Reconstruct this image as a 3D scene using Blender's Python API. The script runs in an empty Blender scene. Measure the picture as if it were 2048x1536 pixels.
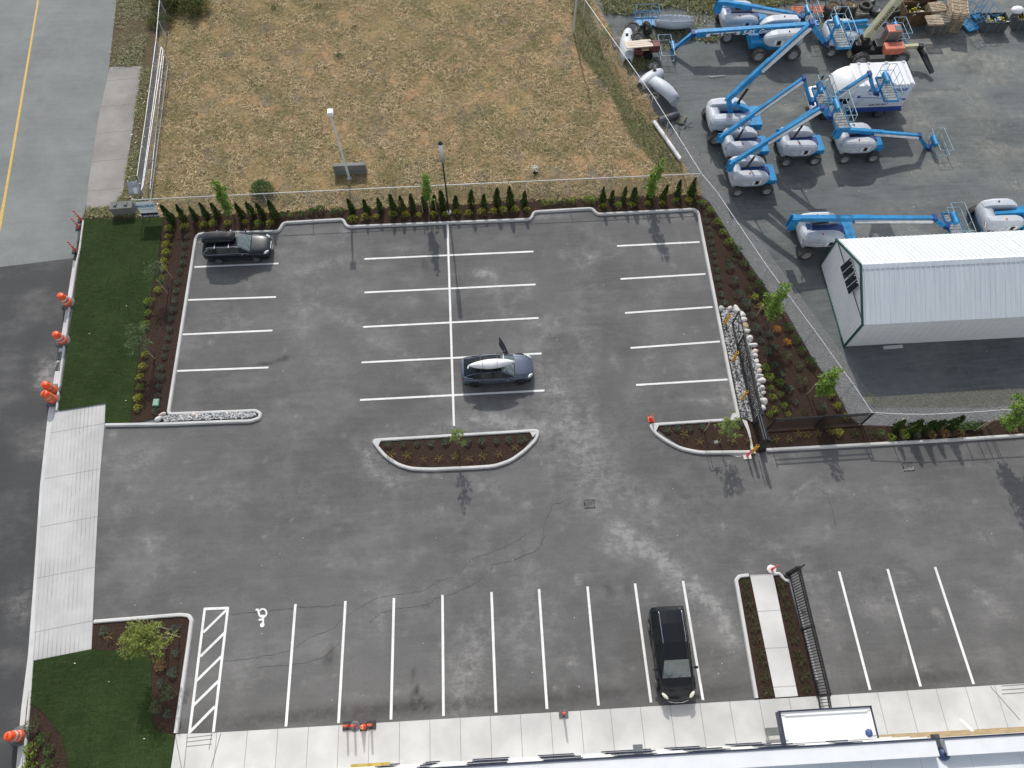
import bpy, math, random
import numpy as np
from mathutils import Vector, Matrix
rnd = random.Random(7); nrs = np.random.RandomState(11)
PI = math.pi; R = math.radians
scene = bpy.context.scene
COL = scene.collection

# ---------------------------------------------------------------- camera (aerial, looking down and ahead)
HC = 39.7662; FPX = 1450.0
PITCH, ROLL, YAW = 0.44891825, -0.00641301, -0.0507199
CR = Matrix.Rotation(YAW, 3, 'Z') @ Matrix.Rotation(PITCH, 3, 'X') @ Matrix.Rotation(ROLL, 3, 'Z')
cam = bpy.data.cameras.new("camera"); camo = bpy.data.objects.new("camera", cam); COL.objects.link(camo)
camo.matrix_world = Matrix.Translation((0, 0, HC)) @ CR.to_4x4()
cam.sensor_width = 36.0; cam.sensor_fit = 'HORIZONTAL'; cam.lens = FPX/2048*36
cam.clip_start = 0.5; cam.clip_end = 2000
scene.camera = camo
# ---------------------------------------------------------------- sky, sun, exposure
SUN_EL, SUN_ROT, SKY = R(38.5), R(-4.0), 0.15
w = bpy.data.worlds.new("World"); scene.world = w; w.use_nodes = True
wn = w.node_tree; wn.nodes.clear()
sky = wn.nodes.new('ShaderNodeTexSky'); sky.sky_type = 'NISHITA'; sky.sun_disc = False
sky.sun_elevation = SUN_EL; sky.sun_rotation = SUN_ROT; sky.air_density = 1.0; sky.dust_density = 1.2
bg = wn.nodes.new('ShaderNodeBackground'); bg.inputs[1].default_value = SKY
wo = wn.nodes.new('ShaderNodeOutputWorld')

# scattered white cloud over the blue: softens and neutralises the light from the sky
wc = wn.nodes.new('ShaderNodeTexCoord'); wz = wn.nodes.new('ShaderNodeTexNoise'); wz.inputs['Scale'].default_value = 2.6; wz.inputs['Detail'].default_value = 7; wz.inputs['Roughness'].default_value = .58
wn.links.new(wc.outputs['Generated'], wz.inputs['Vector'])
wr_ = wn.nodes.new('ShaderNodeMapRange'); wr_.interpolation_type = 'SMOOTHSTEP'; wr_.inputs[1].default_value = .34; wr_.inputs[2].default_value = .56; wr_.inputs[4].default_value = .85
wn.links.new(wz.outputs[0], wr_.inputs[0]); wb = wn.nodes.new('ShaderNodeRGBToBW'); wn.links.new(sky.outputs[0], wb.inputs[0])
wk_ = wn.nodes.new('ShaderNodeMath'); wk_.operation = 'MULTIPLY'; wk_.inputs[1].default_value = 1.35; wn.links.new(wb.outputs[0], wk_.inputs[0])
wm_ = wn.nodes.new('ShaderNodeMix'); wm_.data_type = 'RGBA'; wn.links.new(wr_.outputs[0], wm_.inputs[0]); wn.links.new(sky.outputs[0], wm_.inputs[6]); wn.links.new(wk_.outputs[0], wm_.inputs[7])
wn.links.new(wm_.outputs[2], bg.inputs[0]); wn.links.new(bg.outputs[0], wo.inputs[0])
sl = bpy.data.lights.new("sun", 'SUN'); sl.energy = 2.45; sl.angle = R(0.55); sl.color = (1.0, 0.955, 0.89)
so = bpy.data.objects.new("sun", sl); COL.objects.link(so)
sdir = Vector((-0.07*math.cos(SUN_EL), math.cos(SUN_EL), math.sin(SUN_EL)))
so.rotation_euler = sdir.to_track_quat('Z', 'Y').to_euler(); so.location = (0, 60, 60)
scene.view_settings.view_transform = 'Standard'; scene.view_settings.look = 'None'
scene.view_settings.exposure = 0.36; scene.view_settings.gamma = 1.0
scene.view_settings.use_curve_mapping = False

# ---------------------------------------------------------------- survey helpers
def raydir(px, py): return CR @ Vector(((px-1024)/FPX, -(py-768)/FPX, -1.0))
def G(px, py, z=0.0):
    d = raydir(px, py); t = (HC-z)/-d.z
    return Vector((d.x*t, d.y*t, z))
def hitx(px, py, X):
    d = raydir(px, py); t = X/d.x; return Vector((X, d.y*t, HC+d.z*t))
def hity(px, py, Y):
    d = raydir(px, py); t = Y/d.y; return Vector((d.x*t, Y, HC+d.z*t))
def hitplane(px, py, base, ang):
    d = raydir(px, py); n = Vector((-math.sin(ang), math.cos(ang), 0))
    t = (Vector((base[0], base[1], 0))-Vector((0, 0, 0))).dot(n)/d.dot(n)
    return Vector((d.x*t, d.y*t, HC+d.z*t))

# ---------------------------------------------------------------- mesh collector
class MB:
    def __init__(s): s.v = []; s.f = []; s.mi = []; s.sm = []; s.m = 0; s.s = False; s.T = None
    def add(s, vs, fs):
        o = len(s.v)
        if s.T is not None: vs = [tuple(s.T @ Vector(v)) for v in vs]
        s.v += [tuple(v) for v in vs]
        for f in fs: s.f.append(tuple(i+o for i in f)); s.mi.append(s.m); s.sm.append(s.s)
        return s
    def box(s, cx, cy, cz, sx, sy, sz, rz=0.0, taper=1.0):
        vs = []
        c, n = math.cos(rz), math.sin(rz)
        for dz in (-.5, .5):
            k = taper if dz > 0 else 1.0
            for dx, dy in ((-.5, -.5), (.5, -.5), (.5, .5), (-.5, .5)):
                x, y = dx*sx*k, dy*sy*k
                vs.append((cx+x*c-y*n, cy+x*n+y*c, cz+dz*sz))
        return s.add(vs, [(3,2,1,0),(4,5,6,7),(0,1,5,4),(1,2,6,5),(2,3,7,6),(3,0,4,7)])
    def beam(s, p0, p1, w_, h_, w2=None, h2=None):
        p0 = Vector(p0); p1 = Vector(p1); d = (p1-p0)
        if d.length < 1e-6: return s
        d.normalize(); up = Vector((0, 0, 1)) if abs(d.z) < .97 else Vector((1, 0, 0))
        a = d.cross(up).normalized(); b = a.cross(d).normalized()
        w2 = w_ if w2 is None else w2; h2 = h_ if h2 is None else h2
        vs = []
        for p, ww, hh in ((p0, w_, h_), (p1, w2, h2)):
            for i, j in ((-.5,-.5),(.5,-.5),(.5,.5),(-.5,.5)): vs.append(p+a*i*ww+b*j*hh)
        return s.add(vs, [(3,2,1,0),(4,5,6,7),(0,1,5,4),(1,2,6,5),(2,3,7,6),(3,0,4,7)][:])
    def cyl(s, p0, p1, r0, r1=None, n=12, cap=True):
        r1 = r0 if r1 is None else r1
        p0 = Vector(p0); p1 = Vector(p1); d = (p1-p0).normalized()
        up = Vector((0, 0, 1)) if abs(d.z) < .97 else Vector((1, 0, 0))
        a = d.cross(up).normalized(); b = a.cross(d).normalized()
        vs = []
        for p, r in ((p0, r0), (p1, r1)):
            for i in range(n):
                t = 2*PI*i/n; vs.append(p+a*math.cos(t)*r+b*math.sin(t)*r)
        fs = [(i, n+i, n+(i+1) % n, (i+1) % n) for i in range(n)]
        s.add(vs, fs)
        if cap:
            k = s.s; s.s = False
            if r0 > 1e-5: s.add(vs[:n], [tuple(range(n))])
            if r1 > 1e-5: s.add(vs[n:], [tuple(range(n-1, -1, -1))])
            s.s = k
        return s
    def tube(s, pts, r, n=6, closed=False):
        pts = [Vector(p) for p in pts]
        if closed: pts = pts+[pts[0]]
        for a, b in zip(pts[:-1], pts[1:]): s.cyl(a, b, r, r, n, True)
        return s
    def lathe(s, prof, c=(0, 0, 0), axis='z', n=16):
        vs = []
        for r, h in prof:
            for i in range(n):
                t = 2*PI*i/n; a, b = r*math.cos(t), r*math.sin(t)
                v = (a, b, h) if axis == 'z' else ((a, h, b) if axis == 'y' else (h, a, b))
                vs.append((v[0]+c[0], v[1]+c[1], v[2]+c[2]))
        m = len(prof); fs = []
        for j in range(m-1):
            for i in range(n): fs.append((j*n+i, j*n+(i+1) % n, (j+1)*n+(i+1) % n, (j+1)*n+i))
        return s.add(vs, fs)
    def ell(s, c, rx, ry, rz, n=14, m=9, rot=None):
        vs = []; fs = []
        M = rot or Matrix.Identity(3)
        for j in range(m+1):
            p = PI*j/m
            for i in range(n):
                t = 2*PI*i/n
                v = M @ Vector((rx*math.sin(p)*math.cos(t), ry*math.sin(p)*math.sin(t), rz*math.cos(p)))
                vs.append((c[0]+v.x, c[1]+v.y, c[2]+v.z))
        for j in range(m):
            for i in range(n): fs.append((j*n+i, (j+1)*n+i, (j+1)*n+(i+1) % n, j*n+(i+1) % n))
        return s.add(vs, fs)
    def loft(s, rings, closed=True, cap=True, flip=False):
        n = len(rings[0]); vs = [v for r in rings for v in r]; fs = []
        for j in range(len(rings)-1):
            for i in range(n if closed else n-1):
                f = (j*n+i, j*n+(i+1) % n, (j+1)*n+(i+1) % n, (j+1)*n+i)
                fs.append(f[::-1] if flip else f)
        if cap:
            a = tuple(range(n)); b = tuple(range((len(rings)-1)*n, len(rings)*n))
            fs.append(a if flip else a[::-1]); fs.append(b[::-1] if flip else b)
        return s.add(vs, fs)
    def prism(s, poly, z0, z1):
        n = len(poly)
        vs = [(p[0], p[1], z0) for p in poly]+[(p[0], p[1], z1) for p in poly]
        fs = [tuple(range(n))[::-1], tuple(range(n, 2*n))]+[(i, (i+1) % n, n+(i+1) % n, n+i) for i in range(n)]
        return s.add(vs, fs)
    def sheet(s, pts): return s.add(pts, [tuple(range(len(pts)))])
    def strip(s, a, b, wd, z):
        a = Vector((a[0], a[1], 0)); b = Vector((b[0], b[1], 0)); d = (b-a).normalized(); n = Vector((-d.y, d.x, 0))*wd/2
        return s.add([(p.x, p.y, z) for p in (a-n, b-n, b+n, a+n)], [(0, 1, 2, 3)])
    def mesh(s, name, mats):
        me = bpy.data.meshes.new(name); me.from_pydata(s.v, [], s.f)
        for m in (mats if isinstance(mats, (list, tuple)) else [mats]): me.materials.append(m)
        me.polygons.foreach_set('material_index', s.mi); me.polygons.foreach_set('use_smooth', s.sm)
        me.update(); return me
    def build(s, name, mats, parent=None, loc=None, rz=0.0, bevel=0.0, sub=0):
        o = bpy.data.objects.new(name, s.mesh(name, mats)); COL.objects.link(o)
        if parent is not None: o.parent = parent
        if loc is not None: o.location = loc; o.rotation_euler = (0, 0, rz)
        if bevel: md = o.modifiers.new('bevel', 'BEVEL'); md.width = bevel; md.segments = 2; md.limit_method = 'ANGLE'
        if sub: md = o.modifiers.new('sub', 'SUBSURF'); md.levels = sub; md.render_levels = sub
        return o

def tag(o, label=None, cat=None, group=None, kind=None):
    if label: o['label'] = label
    if cat: o['category'] = cat
    if group: o['group'] = group
    if kind: o['kind'] = kind
    return o
def thing(name, label, cat, loc=(0, 0, 0), rz=0.0, group=None):
    o = bpy.data.objects.new(name, None); COL.objects.link(o)
    o.location = loc; o.rotation_euler = (0, 0, rz); o.empty_display_size = 0.3
    return tag(o, label, cat, group)
def kids(o): return [c for c in KIDS.get(o.name, [])]
def copy_tree(o, parent=None):
    c = o.copy(); COL.objects.link(c)
    if parent is not None: c.parent = parent
    for ch in [x for x in bpy.data.objects if x.parent == o]: copy_tree(ch, c)
    return c
ORD = ['first','second','third','fourth','fifth','sixth','seventh','eighth','ninth','tenth','eleventh','twelfth','thirteenth','fourteenth','fifteenth','sixteenth','seventeenth','eighteenth','nineteenth','twentieth']
def ordn(i):
    if i < 20: return ORD[i]
    t = {2: 'twenty', 3: 'thirty', 4: 'forty', 5: 'fifty'}[(i+1)//10]
    return t+'-'+ORD[(i+1) % 10-1] if (i+1) % 10 else {2: 'twentieth', 3: 'thirtieth', 4: 'fortieth', 5: 'fiftieth'}[(i+1)//10]

# ---------------------------------------------------------------- materials
class NT:
    def __init__(s, name):
        s.m = bpy.data.materials.new(name); s.m.use_nodes = True; s.t = s.m.node_tree; s.t.nodes.clear()
        s.out = s.t.nodes.new('ShaderNodeOutputMaterial'); s.b = s.t.nodes.new('ShaderNodeBsdfPrincipled')
        s.t.links.new(s.b.outputs[0], s.out.inputs[0])
        s.co = s.t.nodes.new('ShaderNodeNewGeometry').outputs['Position']
        s.ob = s.t.nodes.new('ShaderNodeTexCoord').outputs['Object']
    def L(s, a, b): s.t.links.new(a, b)
    def setin(s, sock, v):
        if hasattr(v, 'is_output') or isinstance(v, bpy.types.NodeSocket): s.L(v, sock)
        elif isinstance(v, (tuple, list)) and len(v) == 3 and sock.type == 'RGBA': sock.default_value = (*v, 1)
        else: sock.default_value = v
    def map(s, co, scale=(1, 1, 1), rot=(0, 0, 0), loc=(0, 0, 0)):
        n = s.t.nodes.new('ShaderNodeMapping'); s.L(co, n.inputs[0]); n.inputs[1].default_value = loc
        n.inputs[2].default_value = rot; n.inputs[3].default_value = scale; return n.outputs[0]
    def noise(s, co, scale, detail=4, rough=.55, dist=0.0):
        n = s.t.nodes.new('ShaderNodeTexNoise'); s.L(co, n.inputs['Vector']); n.inputs['Scale'].default_value = scale
        n.inputs['Detail'].default_value = detail; n.inputs['Roughness'].default_value = rough; n.inputs['Distortion'].default_value = dist
        return n.outputs[0]
    def vor(s, co, scale, feat='F1', out=0):
        n = s.t.nodes.new('ShaderNodeTexVoronoi'); n.feature = feat; s.L(co, n.inputs['Vector']); n.inputs['Scale'].default_value = scale
        return n.outputs[out]
    def ramp(s, x, a, b, lo=0.0, hi=1.0):
        n = s.t.nodes.new('ShaderNodeMapRange'); n.interpolation_type = 'SMOOTHSTEP'; s.setin(n.inputs[0], x)
        n.inputs[1].default_value = a; n.inputs[2].default_value = b; n.inputs[3].default_value = lo; n.inputs[4].default_value = hi
        return n.outputs[0]
    def math(s, op, a, b=0.0, clamp=False):
        n = s.t.nodes.new('ShaderNodeMath'); n.operation = op; n.use_clamp = clamp; s.setin(n.inputs[0], a); s.setin(n.inputs[1], b); return n.outputs[0]
    def mix(s, f, a, b, mode='MIX'):
        n = s.t.nodes.new('ShaderNodeMix'); n.data_type = 'RGBA'; n.blend_type = mode
        s.setin(n.inputs[0], f); s.setin(n.inputs[6], a); s.setin(n.inputs[7], b); return n.outputs[2]
    def attr(s, name):
        n = s.t.nodes.new('ShaderNodeAttribute'); n.attribute_name = name; return n.outputs['Fac']
    def island(s): return s.t.nodes.new('ShaderNodeNewGeometry').outputs['Random Per Island']
    def sep(s, co):
        n = s.t.nodes.new('ShaderNodeSeparateXYZ'); s.L(co, n.inputs[0]); return n.outputs
    def fin(s, col, rough=.8, bump=None, bs=.3, bd=.02, metal=0.0, spec=None, coat=0.0):
        s.setin(s.b.inputs['Base Color'], col); s.setin(s.b.inputs['Roughness'], rough); s.b.inputs['Metallic'].default_value = metal
        if spec is not None: s.b.inputs['Specular IOR Level'].default_value = spec
        if coat: s.b.inputs['Coat Weight'].default_value = coat; s.b.inputs['Coat Roughness'].default_value = .06
        if bump is not None:
            n = s.t.nodes.new('ShaderNodeBump'); n.inputs['Strength'].default_value = bs; n.inputs['Distance'].default_value = bd
            s.L(bump, n.inputs['Height']); s.L(n.outputs[0], s.b.inputs['Normal'])
        return s.m
def mul(c, k): return tuple(min(1, x*k) for x in c)
def pm(name, col, rough=.6, metal=0.0, var=.14, scale=2.5, coat=0.0, spec=None, dirt=None, dk=.25):
    n = NT(name); f = n.noise(n.ob, scale, 5)
    c = n.mix(n.ramp(f, .3, .7), mul(col, 1-var), mul(col, 1+var))
    if dirt is not None: c = n.mix(n.ramp(n.noise(n.ob, scale*2.3, 6, .65), .52, .75, 0, dk), c, dirt)
    r = n.ramp(n.noise(n.ob, scale*1.7, 3), .3, .7, max(0.03, rough-.06), min(1, rough+.08))
    return n.fin(c, r, metal=metal, coat=coat, spec=spec)

def ground_material(name, base, dust, dirt, speck=.25, streak=.35, bl=.5, rough=.9, sc=1.0, bscale=45, bst=.35, lo=.32, hi=.68):
    n = NT(name); co = n.co
    b1 = n.noise(co, .11*sc, 6, .6); b2 = n.noise(co, .9*sc, 7, .62, .4); b3 = n.noise(n.map(co, (.35, 3.2, 1)), 1.1*sc, 6, .6)
    fs = n.noise(co, 16, 3, .7); vf = n.noise(co, 60, 2, .6)
    c = n.mix(n.ramp(b1, lo, hi), mul(base, 1-.28*bl), mul(base, 1+.35*bl))
    c = n.mix(n.ramp(b2, .35, .75, 0, .6*bl), c, mul(base, 1.5))
    c = n.mix(n.ramp(b3, .46, .70, 0, streak), c, mul(base, 1.45))
    c = n.mix(n.ramp(n.noise(n.map(co, (.35, 2.6, 1), loc=(7, 3, 0)), .8*sc, 6, .65), .50, .70, 0, streak*.8), c, mul(base, .62))
    # chalky scuffs: where the survey noted them, broken up by fine noise
    d = n.attr('dust'); dn = n.noise(co, 1.7, 10, .74, .25); ds = n.noise(n.map(co, (.6, 2.4, 1), rot=(0, 0, .5)), 2.4, 8, .75)
    dd = n.math('MULTIPLY', d, n.ramp(dn, .36, .68, .10, .72)); dd = n.math('MULTIPLY', dd, n.ramp(ds, .36, .6, .5, 1.15))
    dd = n.math('ADD', dd, n.ramp(n.noise(co, 4.5, 9, .80), .60, .76, 0, .36))
    dd = n.math('ADD', dd, n.ramp(n.noise(n.map(co, (.7, 1.2, 1)), .30, 9, .66), .46, .70, 0, .24))
    c = n.mix(n.math('MINIMUM', dd, .80, True), c, dust)
    gr = n.noise(co, 7.5, 5, .8); c = n.mix(n.ramp(gr, .30, .52, .22, 0), c, mul(base, .55)); c = n.mix(n.ramp(gr, .5, .74, 0, .16), c, mul(base, 2.0))
    sn = n.math('MULTIPLY', n.attr('stain_shade'), n.ramp(n.noise(co, 3, 6, .7), .3, .6, .5, 1.0))
    c = n.mix(n.math('MINIMUM', sn, .9, True), c, dirt)
    c = n.mix(n.ramp(fs, .35, .7, 0, speck), c, mul(base, .55)); c = n.mix(n.ramp(vf, .55, .8, 0, speck*1.2), c, mul(base, 2.2))
    return n.fin(c, rough, n.noise(co, bscale, 4, .7), bst, .02, spec=.3)

M = {}
M['asphalt'] = ground_material('lot asphalt', (.116,.114,.112), (.34,.335,.325), (.035,.033,.031), streak=.28, bl=.55)
M['asphalt_new'] = ground_material('fresh street asphalt', (.062,.063,.064), (.33,.32,.30), (.03,.03,.03), streak=.1, bl=.3, sc=.7)
M['street_old'] = ground_material('weathered street asphalt', (.192,.203,.197), (.33,.34,.32), (.10,.10,.10), streak=.22, bl=.5, sc=.8, speck=.15)
M['yard'] = ground_material('yard gravel', (.118,.130,.130), (.31,.30,.26), (.05,.052,.054), streak=.7, bl=.8, sc=1.2, speck=.35, bscale=30, bst=.6)
n = NT('road paint'); c = n.mix(n.ramp(n.noise(n.co, 1.1, 6, .7), .35, .7), (.66,.66,.64), (.80,.80,.79)); c = n.mix(n.ramp(n.noise(n.co, 9, 7, .8), .56, .70, 0, .65), c, (.22,.215,.21)); c = n.mix(n.ramp(n.noise(n.co, .7, 8, .75), .60, .72, 0, .5), c, (.30,.295,.29)); M['paint'] = n.fin(c, .65)
M['yellow_line'] = pm('yellow road paint', (.58,.38,.09), .7, var=.12, scale=6, dirt=(.3,.28,.2), dk=.5)
def concrete(name, col, jx=0.0, jy=0.0, x0=0.0, y0=0.0, ang=0.0, groove=0.0, dk=.3, jw=.018):
    n = NT(name); co = n.map(n.co, rot=(0, 0, ang)) if ang else n.co
    c = n.mix(n.ramp(n.noise(co, .5, 6), .3, .7), mul(col, .88), mul(col, 1.1))
    c = n.mix(n.ramp(n.noise(co, 2.4, 8, .7, .5), .5, .8, 0, dk), c, mul(col, .6))
    x = n.sep(co)
    def joint(ch, per, off, wd, dark, f):
        t = n.math('FRACT', n.math('DIVIDE', n.math('SUBTRACT', x[ch], off), per))
        e = n.math('MULTIPLY', n.math('ABSOLUTE', n.math('SUBTRACT', t, .5)), per)
        return n.mix(n.ramp(e, per/2-wd*1.6, per/2-wd*.4, 0, f), c, mul(col, dark))
    if jx: c = joint(0, jx, x0, jw, .45, .85)
    if jy: c = joint(1, jy, y0, jw, .45, .85)
    if groove:
        gm = n.ramp(n.noise(co, .45, 3), .42, .62, .12, .75)
        t = n.math('FRACT', n.math('DIVIDE', x[0], groove)); e = n.math('MULTIPLY', n.math('ABSOLUTE', n.math('SUBTRACT', t, .5)), groove)
        c = n.mix(n.math('MULTIPLY', n.ramp(e, groove/2-.03, groove/2-.008, 0, 1), gm), c, mul(col, .45))
    c = n.mix(n.ramp(n.noise(co, 30, 4, .7), .45, .8, 0, .2), c, mul(col, .7))
    return n.fin(c, .88, n.noise(co, 40, 3), .15, .01, spec=.3)
M['kerb'] = concrete('kerb concrete', (.56,.555,.54), dk=.35)
def chips(name, cols, size=18, bump=.9, bd=.05, rough=.95, big=None):
    n = NT(name); co = n.co
    f = n.vor(co, size, out='Color'); s_ = n.t.nodes.new('ShaderNodeSeparateColor'); n.L(f, s_.inputs[0])
    nz = n.noise(co, 1.3, 6, .65); nf = n.noise(co, 12, 5, .7)
    c = n.mix(s_.outputs[0], cols[0], cols[1]); c = n.mix(n.ramp(nz, .35, .7, 0, .55), c, cols[2]); c = n.mix(n.ramp(nf, .5, .75, 0, .5), c, cols[3])
    if big: c = n.mix(n.ramp(n.noise(co, .33, 4, .6), .42, .66, 0, .8), c, big)
    return n.fin(c, rough, n.math('ADD', nf, n.vor(co, size)), bump, bd, spec=.15)
M['mulch'] = chips('bark mulch', ((.034,.021,.015),(.070,.043,.032),(.050,.032,.024),(.10,.068,.050)), 22)
M['lawn'] = None
def lawn_mat(name, ang):
    n = NT(name); co = n.map(n.co, rot=(0, 0, ang))
    c = n.mix(n.ramp(n.noise(co, .5, 6, .6), .3, .7), (.024,.044,.014), (.042,.068,.022))
    c = n.mix(n.ramp(n.noise(n.map(co, (.9, 5, 1)), 1.3, 6, .7), .45, .75, 0, .8), c, (.068,.085,.032))
    c = n.mix(n.ramp(n.noise(n.map(co, (.6, 6, 1), loc=(3, 9, 0)), 1.1, 5, .7), .55, .78, 0, .8), c, (.012,.026,.007))
    x = n.sep(co)
    # laid turf: rolls 0.45 m wide with staggered ends
    t = n.math('FRACT', n.math('DIVIDE', x[0], .61)); e = n.math('ABSOLUTE', n.math('SUBTRACT', t, .5))
    c = n.mix(n.math('MULTIPLY', n.ramp(e, .44, .5, 0, .6), n.ramp(n.noise(co, 1.2, 3), .4, .6)), c, (.014,.024,.008))
    c = n.mix(n.ramp(n.noise(co, 26, 4, .75), .42, .7, 0, .6), c, (.012,.028,.006))
    return n.fin(c, .95, n.noise(co, 35, 4, .8), .8, .05, spec=.1)
M['lawn'] = lawn_mat('laid turf', R(4)); M['lawn2'] = lawn_mat('laid turf lower', R(-2))
def field_mat():
    n = NT('dry field thatch'); co = n.co
    c = n.mix(n.ramp(n.noise(co, 5.5, 8, .78), .32, .66), (.11,.080,.042), (.46,.335,.185))
    c = n.mix(n.ramp(n.noise(co, .55, 7, .65, .3), .44, .64, 0, .5), c, (.20,.17,.075))
    c = n.mix(n.ramp(n.noise(n.map(co, loc=(5, 9, 0)), .8, 7, .7, .3), .47, .64, 0, .8), c, (.48,.30,.16))
    c = n.mix(n.ramp(n.noise(n.map(co, loc=(15, 2, 0)), .34, 7, .66), .52, .66, 0, .75), c, (.19,.17,.14))
    c = n.mix(n.ramp(n.noise(n.map(co, loc=(3, 1, 0)), .07, 4, .6), .44, .60, 0, .35), c, (.23,.20,.075)); c = n.mix(n.ramp(n.noise(co, 2.2, 8, .8), .52, .70, 0, .5), c, (.07,.058,.035))
    c = n.mix(n.ramp(n.noise(co, 11, 6, .8), .50, .72, 0, .6), c, (.52,.41,.24)); c = n.mix(n.ramp(n.noise(co, 9, 6, .8), .30, .46, .7, 0), c, (.045,.038,.02))
    return n.fin(c, .95, n.noise(co, 9, 6, .8), .9, .10, spec=.1)
M['field'] = field_mat()
M['verge'] = chips('weedy verge', ((.09,.068,.042),(.16,.12,.075),(.07,.075,.03),(.21,.17,.12)), 12, .8, .06)
M['gravel_dark'] = chips('dark gravel', ((.075,.078,.08),(.15,.15,.15),(.10,.10,.10),(.20,.20,.195)), 20, .8, .04)
M['gravel_pale'] = chips('pale gravel', ((.13,.135,.138),(.24,.245,.245),(.17,.17,.165),(.32,.31,.29)), 16, .9, .05)
M['weedy_gravel'] = chips('weedy gravel', ((.10,.10,.092),(.17,.17,.155),(.10,.11,.075),(.24,.23,.20)), 14, .8, .05)
M['soil'] = chips('far ground', ((.09,.085,.06),(.15,.14,.10),(.07,.08,.04),(.2,.18,.13)), 3, .5, .1)
def leafmat(name, c1, c2, tr=.15, c3=None):
    n = NT(name); i = n.island()
    c = n.mix(i, c1, c2)
    if c3: c = n.mix(n.ramp(n.math('FRACT', n.math('MULTIPLY', i, 17.3)), .72, .8), c, c3)
    m = n.fin(c, .55, spec=.35)
    if tr:
        n.b.inputs['Transmission Weight'].default_value = 0.0
        tl = n.t.nodes.new('ShaderNodeBsdfTranslucent'); n.setin(tl.inputs[0], c); mx = n.t.nodes.new('ShaderNodeMixShader')
        mx.inputs[0].default_value = tr; n.L(n.b.outputs[0], mx.inputs[1]); n.L(tl.outputs[0], mx.inputs[2]); n.L(mx.outputs[0], n.out.inputs[0])
    return m
M['leaf_bright'] = leafmat('bright tree leaves', (.10,.19,.025), (.22,.34,.05))
M['leaf_pale'] = leafmat('pale tree leaves', (.12,.19,.045), (.25,.33,.09))
M['leaf_olive'] = leafmat('olive tree leaves', (.12,.16,.03), (.27,.31,.065))
M['leaf_grey'] = leafmat('grey green leaves', (.065,.10,.04), (.13,.19,.075))
M['leaf_shrub_yellow'] = leafmat('yellow green shrub', (.22,.27,.025), (.44,.44,.05))
M['leaf_shrub_lime'] = leafmat('lime shrub', (.13,.21,.025), (.28,.38,.05))
M['leaf_hebe'] = leafmat('blue green shrub', (.055,.10,.065), (.14,.21,.15))
M['leaf_rose'] = leafmat('sparse rose leaves', (.14,.15,.035), (.34,.30,.07), .1, (.34,.15,.07))
M['leaf_orange'] = leafmat('orange shrub leaves', (.50,.19,.03), (.60,.34,.05))
M['leaf_red'] = leafmat('red tipped shrub leaves', (.30,.13,.06), (.24,.19,.05), .1, (.12,.16,.04))
M['leaf_green'] = leafmat('green shrub leaves', (.045,.10,.02), (.10,.20,.04))
M['leaf_fern'] = leafmat('dark fern leaves', (.035,.06,.018), (.09,.13,.035))
M['leaf_white'] = leafmat('white flowers', (.55,.55,.5), (.75,.75,.7), .1, (.1,.17,.05))
M['cedar'] = leafmat('cedar foliage', (.024,.052,.012), (.080,.135,.026), .05)
def blade_mat():
    n = NT('dry grass blades'); i = n.island(); co = n.co
    c = n.mix(n.ramp(i, .15, .95), (.09,.066,.035), (.80,.62,.38)); c = n.mix(n.ramp(n.math('FRACT', n.math('MULTIPLY', i, 23.7)), .80, .86, 0, .8), c, (.30,.31,.09)); c = n.mix(n.ramp(n.noise(co, .55, 7, .65, .3), .42, .62, 0, .6), c, (.17,.165,.065)); c = n.mix(n.ramp(n.noise(n.map(co, loc=(5, 9, 0)), .8, 7, .7, .3), .5, .66, 0, .55), c, (.40,.27,.14))
    c = n.mix(n.ramp(n.noise(n.map(co, loc=(15, 2, 0)), .42, 6, .6), .56, .68, 0, .7), c, (.19,.18,.15)); return n.fin(c, .8, spec=.15)
M['dry_blade'] = blade_mat()
M['green_blade'] = leafmat('rough green grass', (.10,.13,.04), (.30,.31,.12), .1, (.42,.36,.21))
M['turf_blade'] = leafmat('turf blades', (.020,.042,.011), (.052,.080,.026), .05); M['turf_blade'].node_tree.nodes['Principled BSDF'].inputs['Specular IOR Level'].default_value = .08
M['bark'] = pm('bark', (.11,.08,.06), .9, var=.3, scale=8)
M['stake'] = pm('stake wood', (.36,.29,.20), .8, var=.2, scale=6)
# ================================================================ THE SETTING
def spotfield(spots, X, Y):
    out = np.zeros_like(X)
    for s in spots:
        if len(s) == 6: px, py, rx, ry, a, amp = s; c = G(px, py)
        else: px, py, rx, amp = s; ry = rx; a = 0; c = G(px, py)
        ca, sa = math.cos(R(a)), math.sin(R(a)); dx, dy = X-c.x, Y-c.y
        u, v = (dx*ca+dy*sa)/rx, (-dx*sa+dy*ca)/ry
        out += amp*np.exp(-(u*u+v*v)*1.2)
    return out
def linefield(lines, X, Y):
    out = np.zeros_like(X)
    for pts, wd, amp in lines:
        P = [G(*p) for p in pts]; best = np.full(X.shape, 1e9)
        for a, b in zip(P[:-1], P[1:]):
            d = b-a; L2 = max(d.x**2+d.y**2, 1e-6); t = np.clip(((X-a.x)*d.x+(Y-a.y)*d.y)/L2, 0, 1)
            best = np.minimum(best, np.hypot(X-a.x-t*d.x, Y-a.y-t*d.y))
        out += amp*np.exp(-(best/wd)**2)
    return out
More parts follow.
